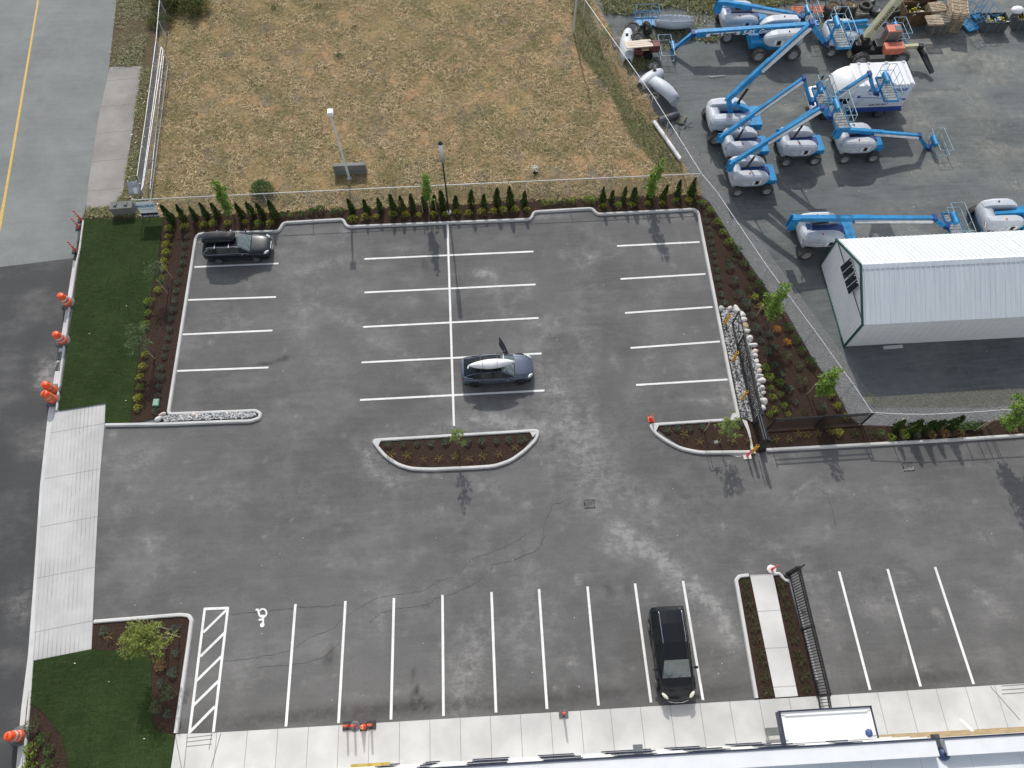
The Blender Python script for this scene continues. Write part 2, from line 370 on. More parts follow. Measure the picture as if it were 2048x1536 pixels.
def patch(name, corners, z, step, mat, dust=(), stain_shade=(), dlines=(), slines=(), relief=0.0):
    c00, c10, c11, c01 = [Vector((c[0], c[1], 0)) for c in corners]
    nx = max(2, int(max((c10-c00).length, (c11-c01).length)/step)); ny = max(2, int(max((c01-c00).length, (c11-c10).length)/step))
    u = np.linspace(0, 1, nx+1)[None, :]; v = np.linspace(0, 1, ny+1)[:, None]
    X = c00.x*(1-u)*(1-v)+c10.x*u*(1-v)+c11.x*u*v+c01.x*(1-u)*v
    Y = c00.y*(1-u)*(1-v)+c10.y*u*(1-v)+c11.y*u*v+c01.y*(1-u)*v
    Z = np.full(X.shape, z)
    if relief:
        h = np.zeros(X.shape)
        for k in range(14):
            a = nrs.rand()*2*PI; f = 1.2+nrs.rand()*5; h += np.sin(X*math.cos(a)*f+Y*math.sin(a)*f+nrs.rand()*6)/14
        Z = Z+relief*(h+nrs.rand(*X.shape)*.5); Z[0,:] = Z[-1,:] = z; Z[:,0] = Z[:,-1] = z
    co = np.stack([X, Y, Z], -1).reshape(-1, 3)
    i = np.arange(ny)[:, None]*(nx+1)+np.arange(nx)[None, :]
    q = np.stack([i, i+1, i+nx+2, i+nx+1], -1).reshape(-1, 4)
    me = bpy.data.meshes.new(name); me.vertices.add(len(co)); me.vertices.foreach_set('co', co.ravel())
    me.loops.add(q.size); me.loops.foreach_set('vertex_index', q.ravel().astype(np.int32))
    me.polygons.add(len(q)); me.polygons.foreach_set('loop_start', np.arange(0, q.size, 4, dtype=np.int32))
    me.update(calc_edges=True); me.materials.append(mat)
    for an, sp, ln in (('dust', dust, dlines), ('stain_shade', stain_shade, slines)):
        at = me.attributes.new(an, 'FLOAT', 'POINT'); val = spotfield(sp, X, Y)+linefield(ln, X, Y)
        at.data.foreach_set('value', val.ravel().astype(np.float32))
    o = bpy.data.objects.new(name, me); COL.objects.link(o); return tag(o, kind='structure')
def sheet(name, px, z, mat, world=None):
    mb = MB(); pts = [tuple(G(*p, z)) for p in px] if world is None else [(p[0], p[1], z) for p in world]
    a = sum(pts[i][0]*pts[(i+1) % len(pts)][1]-pts[(i+1) % len(pts)][0]*pts[i][1] for i in range(len(pts)))
    if a < 0: pts = pts[::-1]
    mb.sheet(pts); return tag(mb.build(name, mat), kind='structure')

g = MB(); g.sheet([(-600, -600, -.06), (600, -600, -.06), (600, 600, -.06), (-600, 600, -.06)]); tag(g.build('ground', M['soil']), kind='structure')

dust = [(575,540,1.3,.5,0,.35),(640,530,1.8,.45,20,.8),(700,525,1.2,.6,10,.6),(970,548,.75,.42,-10,1.7),(975,575,.4,1.2,80,.35),(800,495,.7,.9,80,.45),
 (560,500,.3,1.1,90,.6),(1160,520,.9,1.0,0,.35),(1188,515,.35,.9,-60,.7),(1120,515,.5,.3,0,.7),(1240,505,1.2,.2,25,.6),(1300,500,1.0,.25,-50,.6),(1255,535,.3,.9,0,.3),
 (1360,430,1.3,.5,0,1.0),(1355,470,.1,1.4,5,.7),(1390,480,.25,1.4,10,.35),(1090,430,1.5,.35,0,.9),(690,465,.35,.35,0,1.2),(1000,590,.5,2.5,0,.3),
 (820,600,.8,.5,0,.5),(900,590,.8,.5,0,.35),(690,640,2.0,.4,-30,.45),(760,690,1.8,.4,-30,.4),(590,620,1.5,.6,0,.25),(460,560,1.6,.7,0,.45),(430,620,1.2,.8,30,.4),
 (470,640,1.0,.6,0,.4),(420,740,.9,.5,0,.3),(570,640,1.2,.4,0,.3),(1105,650,.6,.4,0,.4),(1050,585,.4,.7,-40,.8),(1340,650,.5,.8,0,.4),(1390,660,.4,.3,0,.7),
 (1230,725,.4,.8,0,.8),(1300,720,.5,1.4,0,.35),(1185,715,.5,1.6,0,.3),(1135,720,.4,.3,0,.4),(1380,740,.5,1.0,0,.5),(1445,760,1.4,.18,-5,.6),(1410,802,1.5,.12,0,1.1),(1462,805,.6,.9,0,.9),(1440,785,.9,.9,0,.5),
 (1000,838,2.0,.5,-5,.9),(940,835,1.6,.45,0,.5),(1040,850,1.6,.5,-10,.9),(900,850,1.8,.25,0,.6),(780,880,.6,1.2,-20,.4),(745,925,.35,2.0,35,.8),(810,955,1.0,.2,-10,.8),(850,946,.2,.2,0,1.2),(873,945,.2,.2,0,1.5),
 (1090,880,1.2,1.4,-60,.45),(1130,820,.5,2.4,10,.5),(1180,800,.5,2.6,0,.45),(1150,930,1.8,1.8,0,.25),(1230,960,2.6,.9,-40,.28),(1290,1000,2.4,.9,-30,.22),(1200,870,.8,1.8,-20,.35),(1175,1012,1.0,.5,0,.7),
 (1110,760,.8,1.5,-30,.4),(1390,1000,2.4,.6,0,.25),(1320,1120,2.9,.45,-42,1.0),(1270,1080,1.4,.6,-40,.5),(1390,1180,1.8,.14,-50,1.0),(1350,1180,1.1,.5,-35,.6),(1440,1260,.4,2.0,0,.3),(1420,1060,2.0,.8,0,.3),(1480,1150,.8,.25,0,.9),(1500,1120,.5,.35,0,.5),
 (300,900,1.0,.7,0,.6),(250,900,.9,.9,0,.4),(290,930,1.1,.5,30,.5),(225,870,.25,.35,0,1.3),(470,895,1.6,.5,0,.25),(420,990,2.4,.9,0,.2),(300,1100,.25,1.2,20,.5),(240,1130,.8,.4,0,.3),(240,1250,.4,.8,0,.3),(360,1200,.5,.3,0,.4),
 (650,1020,1.2,.25,0,.35),(690,870,.15,.15,0,.9),(560,806,.4,.35,0,.8),(755,1026,.3,.2,0,.8),(880,950,.8,.3,0,.3),(880,1015,.2,.2,0,.9),(950,1130,.9,.7,20,.4),(770,1200,.9,.8,0,.25),
 (930,1360,.9,2.0,0,.9),(950,1290,.6,1.2,0,.6),(860,1230,1,.8,0,.4),(740,1240,1,1,0,.35),(1110,1250,.6,1.6,0,.45),(1150,1330,.5,1.4,0,.4),(990,1400,1.2,.5,0,.4),(1060,1200,.8,2.2,0,.4),(1040,1310,.6,1.0,0,.4),(1125,1380,.2,.6,0,.6),(1010,1260,1.0,1.0,0,.35),(1390,1240,.5,.9,0,.3),(1450,1240,.9,1.5,0,.4),
 (1610,970,.1,1.5,-60,.7),(1650,975,.9,.15,-50,.8),(1590,905,.45,.25,0,1.5),(1700,980,2.5,.6,0,.25),(1850,1010,3,.5,0,.25),(1730,1170,1.4,.8,0,.4),(1755,1215,1.6,.9,-20,.5),(1810,1315,.08,.5,-15,1.8),(1870,1225,.3,.22,0,1.1),(1880,1238,.2,.3,0,1.2),(1650,1240,.7,.1,-20,1.0),(1650,1225,.5,.3,0,.4),(1990,1210,1.5,.5,-35,.6),(1950,1180,.8,.3,-30,.6),(1620,1180,.9,1.3,0,.5),(1560,1100,1.4,.4,-20,.5),(2040,1110,.3,.5,0,.6),
 (510,1340,1.2,1.2,0,.3),(470,1440,1.8,.3,0,.3),(480,1350,.6,1.4,0,.3),(660,1290,.7,.7,0,.25),(1545,1160,.5,.2,0,1.2)]
for k in range(120):
    dust.append((200+rnd.random()*1800, 450+rnd.random()*950, .4+rnd.random()*1.6, .15+rnd.random()*.6, rnd.choice([0,0,0,90,30,-40])+rnd.uniform(-8,8), rnd.uniform(.15,.5)))
for k in range(200): dust.append((200+rnd.random()*1800, 450+rnd.random()*950, .09+.1*rnd.random(), rnd.uniform(.5,1.3)))
dl = []
for pts, wd, am in [([(960,560),(1040,660),(1110,780),(1190,900),(1280,1010),(1350,1110),(1420,1200)],1.3,.18),([(1180,470),(1165,640),(1150,800),(1160,930)],.9,.28),([(1060,700),(1120,830),(1190,960),(1230,1080)],.8,.28),
    ([(1320,560),(1290,720),(1250,860),(1210,960)],.8,.25),([(620,480),(600,640),(640,800),(740,900)],.8,.22),([(680,620),(800,700),(900,800),(1010,850)],.6,.25),([(560,520),(620,660),(700,760)],.7,.22),([(1100,850),(1000,850),(880,862),(760,880),(730,940),(790,960)],.45,.45),
    ([(230,960),(600,1000),(1000,1030),(1500,1010),(2040,1000)],1.0,.16),([(230,1080),(700,1110),(1100,1120),(1600,1080),(2040,1060)],.9,.16),([(1240,1060),(1300,1110),(1360,1150),(1410,1190),(1470,1290)],.5,.5),([(1330,1170),(1400,1180),(1450,1230),(1475,1300)],.3,.45),([(300,700),(420,660),(520,640)],.7,.3),([(950,1200),(970,1400)],1.0,.2),([(1050,1180),(1075,1300)],.9,.2),([(700,1200),(680,1440)],.8,.12)]: dl.append((pts, wd, am))
for k in range(16):   # faint tyre arcs
    x, y = rnd.uniform(560, 1400), rnd.uniform(560, 1120); a = rnd.uniform(0, 6.28); L = rnd.uniform(120, 260); cv = rnd.uniform(-.006, .006); pts = []
    for j in range(10): pts.append((x, y)); x += math.cos(a)*L/9; y += math.sin(a)*L/9*.8; a += cv*L/3
    dl.append((pts, .13, rnd.uniform(.12, .3)))
stain_shade = [(662,1305,.28,.6,0,.5),(655,1320,.5,.35,0,.4),(1217,1182,.25,.6,5,.55),(1256,1178,.25,.55,5,.5),(848,530,.22,.6,8,.6),(572,716,.24,.12,0,.9),(829,1345,.10,.4,0,.5),(1742,1160,.9,.7,0,.35),(1010,600,1,.5,0,.15),
 (560,1432,6.5,.35,3,.55),(800,1418,7,.35,3,.6),(1100,1400,7,.35,3,.55),(1420,1385,3.5,.35,3,.5),(1830,1360,6,.35,3,.5),(1280,700,2,.8,0,.25),(700,860,2,1.2,0,.25),(1120,880,1.2,.8,0,.35),(1280,600,.9,.5,0,.3),(1800,1330,2.5,1,0,.3)]
sln = [([(572,716),(555,722),(540,726),(515,730)], .09, .85), ([(829,1340),(829,1362),(836,1385),(845,1405),(856,1420)], .08, .8), ([(829,1385),(826,1415)], .2, .5)]
lot = patch('parking_lot', [(-27, -3), (48, -3), (48, 34.2), (-27, 34.2)], 0.0, .2, M['asphalt'], dust, stain_shade, dl, sln)

ydust = [(1870,95,2.6,.7,-12,.8),(1990,130,2.6,1.2,0,.8),(1950,200,1.4,2.4,0,.6),(1830,230,1.4,2.0,20,.6),(1900,330,2.2,.6,-10,.5),(1570,215,1.2,.35,0,.7),(1530,180,2.4,.4,0,.4),(1450,140,2,.4,0,.4),(1960,60,.7,1.6,20,.8),(2010,60,.7,1.2,20,.5),(1850,350,2,.9,0,.35),(1980,300,1.8,1.8,0,.4),
 (1430,450,1.3,.8,-30,.5),(1480,400,1.6,.5,-50,.4),(1560,470,.6,1.5,0,.3),(1990,440,.6,.6,0,.5),(1640,300,.8,.3,0,.5),(1700,340,2.0,.4,0,.4),(1880,690,2,1.2,0,.2)]
for k in range(110): ydust.append((1400+rnd.random()*700, rnd.random()*480, .5+rnd.random()*2.2, .15+rnd.random()*.5, rnd.uniform(-25,10), rnd.uniform(.2,.55)))
ystain_shade = [(1990,260,1.6,2.4,0,.4),(1900,760,6,1.4,0,.15),(1830,420,6,.8,0,.35),(1400,110,1,2,0,.3),(1600,160,3,1,0,.3)]  # the wide faint spot below the shed paints its shade into the gravel
for k in range(25): ystain_shade.append((1400+rnd.random()*650, rnd.random()*450, .5+rnd.random()*1.6, .2+rnd.random()*.6, rnd.uniform(-25,15), rnd.uniform(.15,.4)))
ydust = [s_[:-1]+(s_[-1]*1.9,) for s_ in ydust]
patch('gravel_yard', [G(1690,850), G(2500,850), G(2500,-130), G(1085,-130)], 0.016, .25, M['yard'], ydust, ystain_shade)
sheet('gravel_verge', [(1395,384),(1420,405),(1474,492),(1541,588),(1575,628),(1625,716),(1668,775),(1698,832),(1718,850),(1800,853),(1911,850),(1981,843),(2060,832),(2060,800),(1760,812),(1600,590),(1490,440),(1418,330),(1330,215),(1170,-30),(1140,-30),(1210,135),(1300,240),(1345,318)], 0.030, M['gravel_pale'])
sheet('weedy_gravel_strip', [(1752,815),(1742,795),(1900,782),(2100,772),(2100,800),(1980,815)], 0.034, M['weedy_gravel'])
patch('dry_field', [G(283,440), G(1402,392), G(1128,-110), G(338,-110)], 0.05, .14, M['field'], relief=.09)
sheet('roadside_verge', [(240,-60),(218,134),(283,131),(245,390),(225,412),(172,418),(163,438),(180,440),(330,436),(300,400),(300,380),(330,80),(325,-60)], 0.036, M['verge'])
sheet('gate_track_gravel', [(312,90),(332,95),(326,160),(302,380),(300,402),(275,402),(272,385),(300,175)], 0.046, M['gravel_dark'])
# street
sheet('old_street', [(-700,-200),(262,-200),(237,0),(218,135),(176,390),(160,470),(147,516),(0,534),(-700,620)], 0.006, M['street_old'])
sd = [(105,740,1.0,1.3,0,1.5),(98,760,.7,.7,0,1.4),(70,890,.8,1.2,0,.3),(40,1200,.9,1.2,0,.5),(45,1230,.6,1,0,.4),(90,880,.3,1.2,0,.5)]
patch('resurfaced_street', [G(-420,2000), G(70,2000), G(147,516), G(-120,552)], 0.005, .3, M['asphalt_new'], sd, [(60,700,3,.5,80,.2)])
sheet('resurfaced_street_edge', [(-700,620),(0,534),(147,516),(147,524),(-100,560),(-700,660)], 0.009, M['asphalt_new'])
sheet('street_centre_line', [(73,-60),(80,-60),(78,0),(41,225),(14,384),(3,452),(-2,470),(-2,440),(9,384),(36,225),(74.5,0)], 0.012, M['yellow_line'])
od = concrete('old driveway concrete', (.30,.285,.265), jy=2.7, y0=2.3, ang=R(-3.5), groove=.11, dk=.5)
sheet('old_driveway', [(219,134),(285,131),(272,215),(247,375),(242,398),(226,412),(172,418),(176,370),(196,240)], 0.042, od)
# new apron
ap = concrete('driveway apron', (.50,.495,.485), jy=2.86, y0=.98, ang=R(-8), groove=.225, dk=.22)
sheet('driveway_apron', [(107,823),(211,806),(209,850),(199,960),(190,1130),(183,1298),(66,1322),(72,1180),(84,1000),(98,880)], 0.020, ap)
sheet('gutter_pan', [(147,520),(152,523),(135,640),(116,768),(109,822),(98,880),(84,1000),(72,1180),(66,1322),(52,1420),(42,1560),(30,1560),(42,1420),(56,1310),(68,1150),(80,970),(96,826),(110,745),(128,640)], 0.014, M['kerb'])
# lawns
sheet('upper_lawn', [(168,436),(230,440),(327,434),(320,480),(314,526),(300,596),(277,699),(271,759),(265,800),(261,845),(210,847),(211,806),(116,821),(124,768),(142,640),(158,528)], 0.090, M['lawn'])
sheet('lower_lawn', [(67,1321),(183,1298),(190,1299),(222,1302),(290,1302),(302,1320),(303,1400),(304,1440),(309,1458),(325,1466),(348,1469),(338,1560),(138,1560),(134,1510),(122,1470),(100,1440),(80,1418),(61,1408)], 0.090, M['lawn2'])
# planting beds
sheet('left_planting_bed', [(327,434),(330,430),(545,424),(560,448),(395,468),(337,830),(261,847),(265,800),(271,759),(277,699),(300,596),(314,526),(320,480)], 0.060, M['mulch'])
sheet('top_planting_bed', [(325,436),(328,430),(549,423),(687,415),(887,406),(1024,399),(1199,394),(1394,386),(1396,418),(1195,428),(1187,416),(1070,423),(1062,438),(694,453),(687,438),(567,445),(557,461),(392,467)], 0.070, M['mulch'])
sheet('right_planting_bed', [(1392,387),(1420,405),(1474,492),(1541,588),(1575,628),(1625,716),(1668,775),(1698,832),(1718,850),(1786,852),(1911,849),(1981,842),(2100,829),(2100,868),(2048,871),(1534,900),(1528,903),(1500,903),(1480,835),(1392,420)], 0.064, M['mulch'])
sheet('lower_left_planting_bed', [(186,1246),(378,1232),(352,1468),(348,1469),(325,1466),(309,1458),(304,1440),(303,1400),(302,1320),(290,1302),(222,1302),(190,1299),(183,1298)], 0.060, M['mulch'])
sheet('street_corner_planting_bed', [(61,1408),(80,1418),(100,1440),(122,1470),(134,1510),(138,1560),(50,1560)], 0.062, M['mulch'])
sheet('centre_island_bed', [(752,884),(1072,864),(1040,905),(1000,925),(960,931),(850,936),(805,932),(775,915)], 0.066, M['mulch'])
sheet('right_island_bed', [(1310,852),(1484,836),(1510,903),(1405,905),(1365,893),(1332,870)], 0.068, M['mulch'])
sheet('left_walkway_bed', [(1474,1157),(1500,1152),(1552,1396),(1514,1398)], 0.060, M['mulch'])
sheet('right_walkway_bed', [(1545,1152),(1572,1150),(1640,1392),(1593,1394)], 0.060, M['mulch'])
wk = concrete('walkway concrete', (.60,.59,.575), jy=1.85, y0=1.35, dk=.12)
sheet('walkway', [(1500,1150),(1546,1148),(1596,1392),(1551,1395)], 0.085, wk)
sw = concrete('sidewalk concrete', (.52,.515,.50), jx=1.50, x0=.35, ang=R(0), dk=.14)
# one slab with a real edge above the lot
swm = MB(); P_ = [G(352,1470,.1), G(1200,1419,.1), G(2060,1366,.1), G(2500,1340,.1)]
poly = [(p.x, p.y) for p in P_]+[(40, -4), (-16, -4)]
swm.prism(poly[::-1] if True else poly, -.02, .10); swo = tag(swm.build('sidewalk', sw), kind='structure')
sheet('sidewalk_corner', [(352,1468),(338,1560),(420,1560),(430,1466)], 0.104, concrete('corner slab', (.52,.515,.50), dk=.14))
lnm = MB()
for a, b in [((374,1493),(424,1488)),((373,1484),(425,1478)),((375,1476),(425,1470)),((351,1472),(368,1560)),((375,1470),(366,1560)),((424,1466),(418,1500)),((442,1466),(415,1560)),((2003,1372),(2060,1368)),((2003,1380),(2060,1376)),((2004,1388),(2060,1384)),((1980,1372),(2040,1440))]:
    lnm.strip(G(*a, .1), G(*b, .1), .035, .110)
tag(lnm.build('sidewalk_scoring', pm('scored joint', (.2,.2,.2), .9)), kind='structure')

# painted lines
pk = MB()
A_ = [((389,534),(557,527)),((376,600),(552,594)),((364,669),(545,661)),((353,742),(537,735)),((729,518),(1067,503)),((729,585),(1071,569)),((726,654),(1077,636)),((723,725),(1083,707)),((720,800),(1089,781)),
((1234,492),(1399,484)),((1241,558),(1411,548)),((1250,626),(1425,614)),((1261,696),(1440,683)),((1272,770),(1455,759))]
for a, b in A_: pk.strip(G(*a), G(*b), .125, .008)
B_ = [((895,448),(908,852)),((591,1208),(572,1453)),((691,1202),(677,1446)),((788,1196),(782,1439)),((885,1190),(887,1432)),((983,1184),(992,1425)),((1078,1178),(1094,1418)),((1175,1173),(1197,1411)),((1270,1167),(1302,1405)),((1366,1162),(1406,1400)),((1678,1143),(1740,1380)),((1775,1138),(1841,1373)),((1870,1134),(1947,1368))]
for a, b in B_: pk.strip(G(*a), G(*b), .135, .012)
for a, b in [((408,1218),(458,1216)),((410,1216),(379,1467)),((456,1216),(427,1464)),((407,1265),(453,1220)),((401,1313),(449,1266)),((393,1362),(443,1313)),((387,1411),(437,1362)),((380,1464),(430,1413))]:
    pk.strip(G(*a), G(*b), .135, .0125+.0002*len(pk.f))
tag(pk.build('parking_line', M['paint']), kind='structure')
ws = MB()
def crp(x, y): return G(512+x/4, 1152+y/4)
for k in range(11):
    t0, t1 = R(-150+k*25), R(-150+(k+1)*25)
    ws.strip(crp(55+30*math.cos(t0), 297+34*math.sin(t0)), crp(55+30*math.cos(t1), 297+34*math.sin(t1)), .09, .0124+.0002*k)
for a, b in [((-2,270),(20,268)),((16,268),(30,320)),((28,320),(78,318)),((60,318),(56,390)),((22,350),(62,348))]: ws.strip(crp(*a), crp(*b), .10, .0152+.0002*len(ws.f))
hc = crp(51, 392); ws.cyl((hc.x, hc.y, .010), (hc.x, hc.y, .0175), .12, n=12)
tag(ws.build('accessible_symbol', M['paint']), kind='structure')
cr = MB()
C4 = lambda pts, ox, oy: [(ox+x/4, oy+y/4) for x, y in pts]
for pts in [C4([(-300,690),(0,655),(280,595),(420,500),(620,420),(720,320),(830,250),(960,185),(1100,150),(1340,120),(1450,40),(1620,0)],512,1152), C4([(0,730),(280,715),(450,680),(560,640),(690,520)],512,1152),
            C4([(910,375),(1000,295),(1120,270),(1380,225),(1430,180),(1560,150),(1700,90),(1850,0)],512,1152), C4([(1610,1536),(1680,1450),(1740,1390),(1900,1340),(2010,1300),(2200,1180)],512,768),
            C4([(1860,1536),(1900,1450),(2048,1410),(2250,1330),(2330,1180)],512,768), C4([(240,1300),(250,1150),(290,1050),(330,960),(450,930)],1024,768), [(1635,975),(1655,990),(1668,1030),(1672,1060)], [(460,1228),(512,1224),(590,1216),(700,1210)]]:
    P = []
    for a, b in zip(pts[:-1], pts[1:]):
        n_ = max(2, int(math.hypot(a[0]-b[0], a[1]-b[1])/7))
        for k in range(n_): t = k/n_; P.append(G(a[0]+(b[0]-a[0])*t+rnd.uniform(-1.4,1.4), a[1]+(b[1]-a[1])*t+rnd.uniform(-1.4,1.4)))
    for a, b in zip(P[:-1], P[1:]): cr.strip(a, b+(b-a)*.15, .012+rnd.random()*.016, .0035+.00001*len(cr.f))
tag(cr.build('asphalt_crack', pm('crack', (.060,.058,.055), .95)), kind='structure')

# ---- kerbs: real upstands 0.15 m high with a rolled edge
def chaikin(P, closed, it=1):
    for _ in range(it):
        Q = [] if closed else [P[0]]
        for i in range(len(P) if closed else len(P)-1):
            a, b = P[i], P[(i+1) % len(P)]; Q += [a.lerp(b, .25), a.lerp(b, .75)]
        if not closed: Q.append(P[-1])
        P = Q
    return P
def kerb(px, wd=.17, h=.15, closed=False, sm=1, name='kerb', z0=-.01, mat='kerb'):
    P = [G(*p, h) for p in px]
    # cut the corners close, so straights stay straight
    Q = []
    n = len(P)
    for i in range(n):
        if not closed and i in (0, n-1): Q.append(P[i]); continue
        a, b, c = P[i-1], P[i], P[(i+1) % n]
        r = min(.45, (a-b).length*.35, (c-b).length*.35)
        p0, p1 = b+(a-b).normalized()*r, b+(c-b).normalized()*r
        for t in (0, .33, .67, 1): Q.append(p0.lerp(b, t).lerp(b.lerp(p1, t), t))
    rings = []; m = len(Q)
    for i in range(m):
        a = Q[i-1] if (i or closed) else Q[i]; c = Q[(i+1) % m] if (i < m-1 or closed) else Q[i]
        d = (c-a); d.z = 0; d.normalize(); nn = Vector((-d.y, d.x, 0)); p = Q[i]
        rings.append([(p.x+nn.x*s, p.y+nn.y*s, z) for s, z in ((-wd/2-.015, z0), (-wd/2, h-.04), (-wd/2+.035, h), (wd/2-.035, h), (wd/2, h-.04), (wd/2+.015, z0))])
    mb = MB(); mb.s = False
    if closed: rings.append(rings[0])
    mb.loft(rings, closed=False, cap=not closed)
    return tag(mb.build(name, M[mat]), kind='structure')
kerb([(210,849),(330,847),(460,842),(500,841),(518,835),(520,826),(510,820),(495,821),(338,827),(336,822),(392,466),(557,461),(566,444),(686,437),(693,452),(1062,437),(1068,422),(1184,415),(1195,427),(1389,417),(1397,424),(1464,768),(1478,834),(1470,838),(1300,849),(1312,866),(1335,882),(1362,896),(1400,904),(1500,903)], .18)
kerb([(745,880),(1077,860),(1072,878),(1050,900),(1022,920),(990,931),(950,934),(860,938),(820,936),(795,928),(770,911),(756,895)], .18, closed=True)
for tip in ([(746,881),(762,880),(756,892)], [(1076,862),(1060,864),(1066,874)], [(1302,851),(1318,850),(1312,862)], [(1466,826),(1477,826),(1474,838),(1460,838)]):
    mb = MB(); mb.prism([tuple(G(*p, .15))[:2] for p in tip][::-1], 0, .148); tag(mb.build('kerb_fillet', M['kerb']), kind='structure')
kerb([(1533,899),(1700,890),(1900,879),(2100,866)], .18)
kerb([(187,1243),(360,1229),(376,1231),(382,1240),(375,1292),(350,1466)], .18)
kerb([(1514,1396),(1476,1175),(1473,1160),(1480,1152),(1498,1150)], .18)
kerb([(1546,1148),(1560,1146),(1570,1160),(1582,1162),(1600,1225),(1634,1360)], .16)
kerb([(166,440),(158,500),(151,528),(134,640),(118,762),(112,820)], .13, .12)
kerb([(64,1324),(57,1410),(50,1480),(45,1560)], .13, .12)
sheet('gate_footing', [(1484,838),(1494,842),(1500,862),(1506,893),(1512,906),(1502,908),(1500,880),(1494,860)], 0.112, M['kerb'])
sheet('kerb_repair', [(1450,907),(1490,905),(1490,912),(1475,914)], 0.006, M['kerb'])

# ---- river rock between kerb and boulders, and in the slot island
def rocks(name, poly_px, n, smin, smax, z, cols):
    P = [G(*p) for p in poly_px]
    xs = [p.x for p in P]; ys = [p.y for p in P]
    def inside(x, y):
        c = False; j = len(P)-1
        for i in range(len(P)):
            if (P[i].y > y) != (P[j].y > y) and x < (P[j].x-P[i].x)*(y-P[i].y)/(P[j].y-P[i].y)+P[i].x: c = not c
            j = i
        return c
    mb = MB(); k = 0
    while k < n:
        x, y = rnd.uniform(min(xs), max(xs)), rnd.uniform(min(ys), max(ys))
        if not inside(x, y): continue
        s = rnd.uniform(smin, smax); mb.m = rnd.choices(range(len(cols)), [5, 4, 3, 1])[0]; mb.s = False
        rot = Matrix.Rotation(rnd.random()*6.3, 3, 'Z') @ Matrix.Rotation(rnd.uniform(-.5, .5), 3, 'X')
        mb.ell((x, y, z+s*.3+rnd.random()*.05), s*rnd.uniform(.8, 1.4), s*rnd.uniform(.6, .9), s*.5, 6, 4, rot); k += 1
    return mb.build(name, cols)
rc = [pm('pale river stone', (.42,.42,.41), .8, var=.15, scale=7), pm('grey river stone', (.22,.23,.24), .8, var=.2, scale=7), pm('white river stone', (.6,.59,.57), .75, var=.1, scale=7), pm('dark river stone', (.08,.085,.09), .8, var=.2, scale=7)]
ra = [(1440,617),(1480,620),(1488,650),(1502,700),(1520,765),(1528,815),(1510,850),(1498,842),(1482,836),(1468,765),(1450,680)]
sheet('river_rock_base', ra, 0.075, pm('rock bed base', (.09,.09,.09), .95, var=.4, scale=20))
tag(rocks('river_rock', ra, 3200, .03, .07, .075, rc), 'loose pale river stones filling the strip under the sliding gate', 'stones', kind='stuff')
rb = [(326,834),(340,832),(498,824),(512,826),(512,833),(498,837),(420,840),(330,844)]
sheet('river_rock_base', rb, 0.060, pm('rock bed base two', (.09,.09,.09), .95, var=.4, scale=20))
tag(rocks('river_rock', rb, 1300, .035, .08, .06, rc), 'loose pale river stones filling the narrow kerbed slot', 'stones', kind='stuff')
cm = [pm('white boulder', (.60,.585,.56), .85, var=.14, scale=3), pm('tan boulder', (.45,.36,.22), .85, var=.2, scale=3), pm('grey boulder', (.42,.42,.40), .85, var=.2, scale=3), pm('pink boulder', (.60,.50,.46), .85, var=.15, scale=3)]
bl = [(1443,618,.2,2),(1460,617,.2,3),(1473,619,.26,0),(1485,629,.24,0),(1488,640,.22,0),(1491.5,651,.2,1),(1495,662,.21,2),(1500,677,.26,0),(1506,691,.24,0),(1509,703,.2,3),(1511,712,.19,0),(1513,722,.17,0),(1516,732,.2,0),(1518,742,.17,3),(1521,751,.17,0),(1523,761,.24,0),(1525,776,.2,0),(1527,786,.15,2),(1528,803,.27,0),(1526,816,.2,0),(324,829,.19,3),(318,838,.2,0),(387,831,.15,3),(394,834,.12,0)]
for i, (px, py, s, c) in enumerate(bl):
    mb = MB(); mb.s = True
    mb.ell((0, 0, 0), s*1.12, s*.85, s*.7, 12, 8)
    for k, v in enumerate(mb.v):
        q = Vector(v); f = 1+.16*math.sin(q.x*13+i*2.1)+.12*math.sin(q.y*17+i)+.10*math.sin(q.z*19+i*3); mb.v[k] = tuple(q*f)
    o = mb.build('boulder', cm[c], sub=1); p = G(px, py, .12); o.location = p; o.rotation_euler = (0, 0, rnd.random()*6)
    nm = ['white', 'tan', 'grey', 'pinkish'][c]
    if i < 20: tag(o, 'rounded %s boulder, %s from the top of the row edging the river stones' % (nm, ordn(i)), 'boulder', 'boulders edging the river stones')
    else: tag(o, ['pinkish boulder at the left end of the slot island', 'white boulder below the pinkish one at the slot island', 'small pinkish boulder sitting among the slot island stones', 'smaller pale boulder beside it in the slot island'][i-20], 'boulder', 'boulders at the slot island')

# ---- drain grates
def grate(px, py, z, label, rz=0.0, sx=.62, sy=.5):
    t = thing('drain_grate', label, 'drain grate', G(px, py, z), rz)
    f = MB(); f.box(0, 0, .004, sx, sy, .008); f.build('frame', M['iron_black'] if 'iron_black' in M else M['kerb'], t)  # solid black backing plate: its colour stands for the dark gaps under the bars
    s = MB()
    for k in range(8):
        x = -sx/2+.05+k*(sx-.1)/7
        pts = [(x+.12*math.sin(j/5*PI)-.06, -sy/2+.04+j*(sy-.08)/5, .014) for j in range(6)]
        s.tube(pts, .015, 4)
    s.build('grille', M['grate_bar'], t)
M['iron_black'] = pm('black iron', (.012,.013,.014), .45, var=.2, scale=6)
M['grate_bar'] = pm('worn grate steel', (.36,.36,.35), .5, .5, var=.2, scale=6)
grate(1179, 1008, .004, 'square iron drain grate with curved bars in the middle of the open asphalt')
grate(1816, 934, .004, 'square iron drain grate near the right kerb below the leaning cedars')
grate(120, 712, .016, 'upper of the two street gutter grates by the lawn kerb', R(85), .6, .32)
grate(117, 733, .016, 'lower of the two street gutter grates by the lawn kerb', R(85), .6, .32)
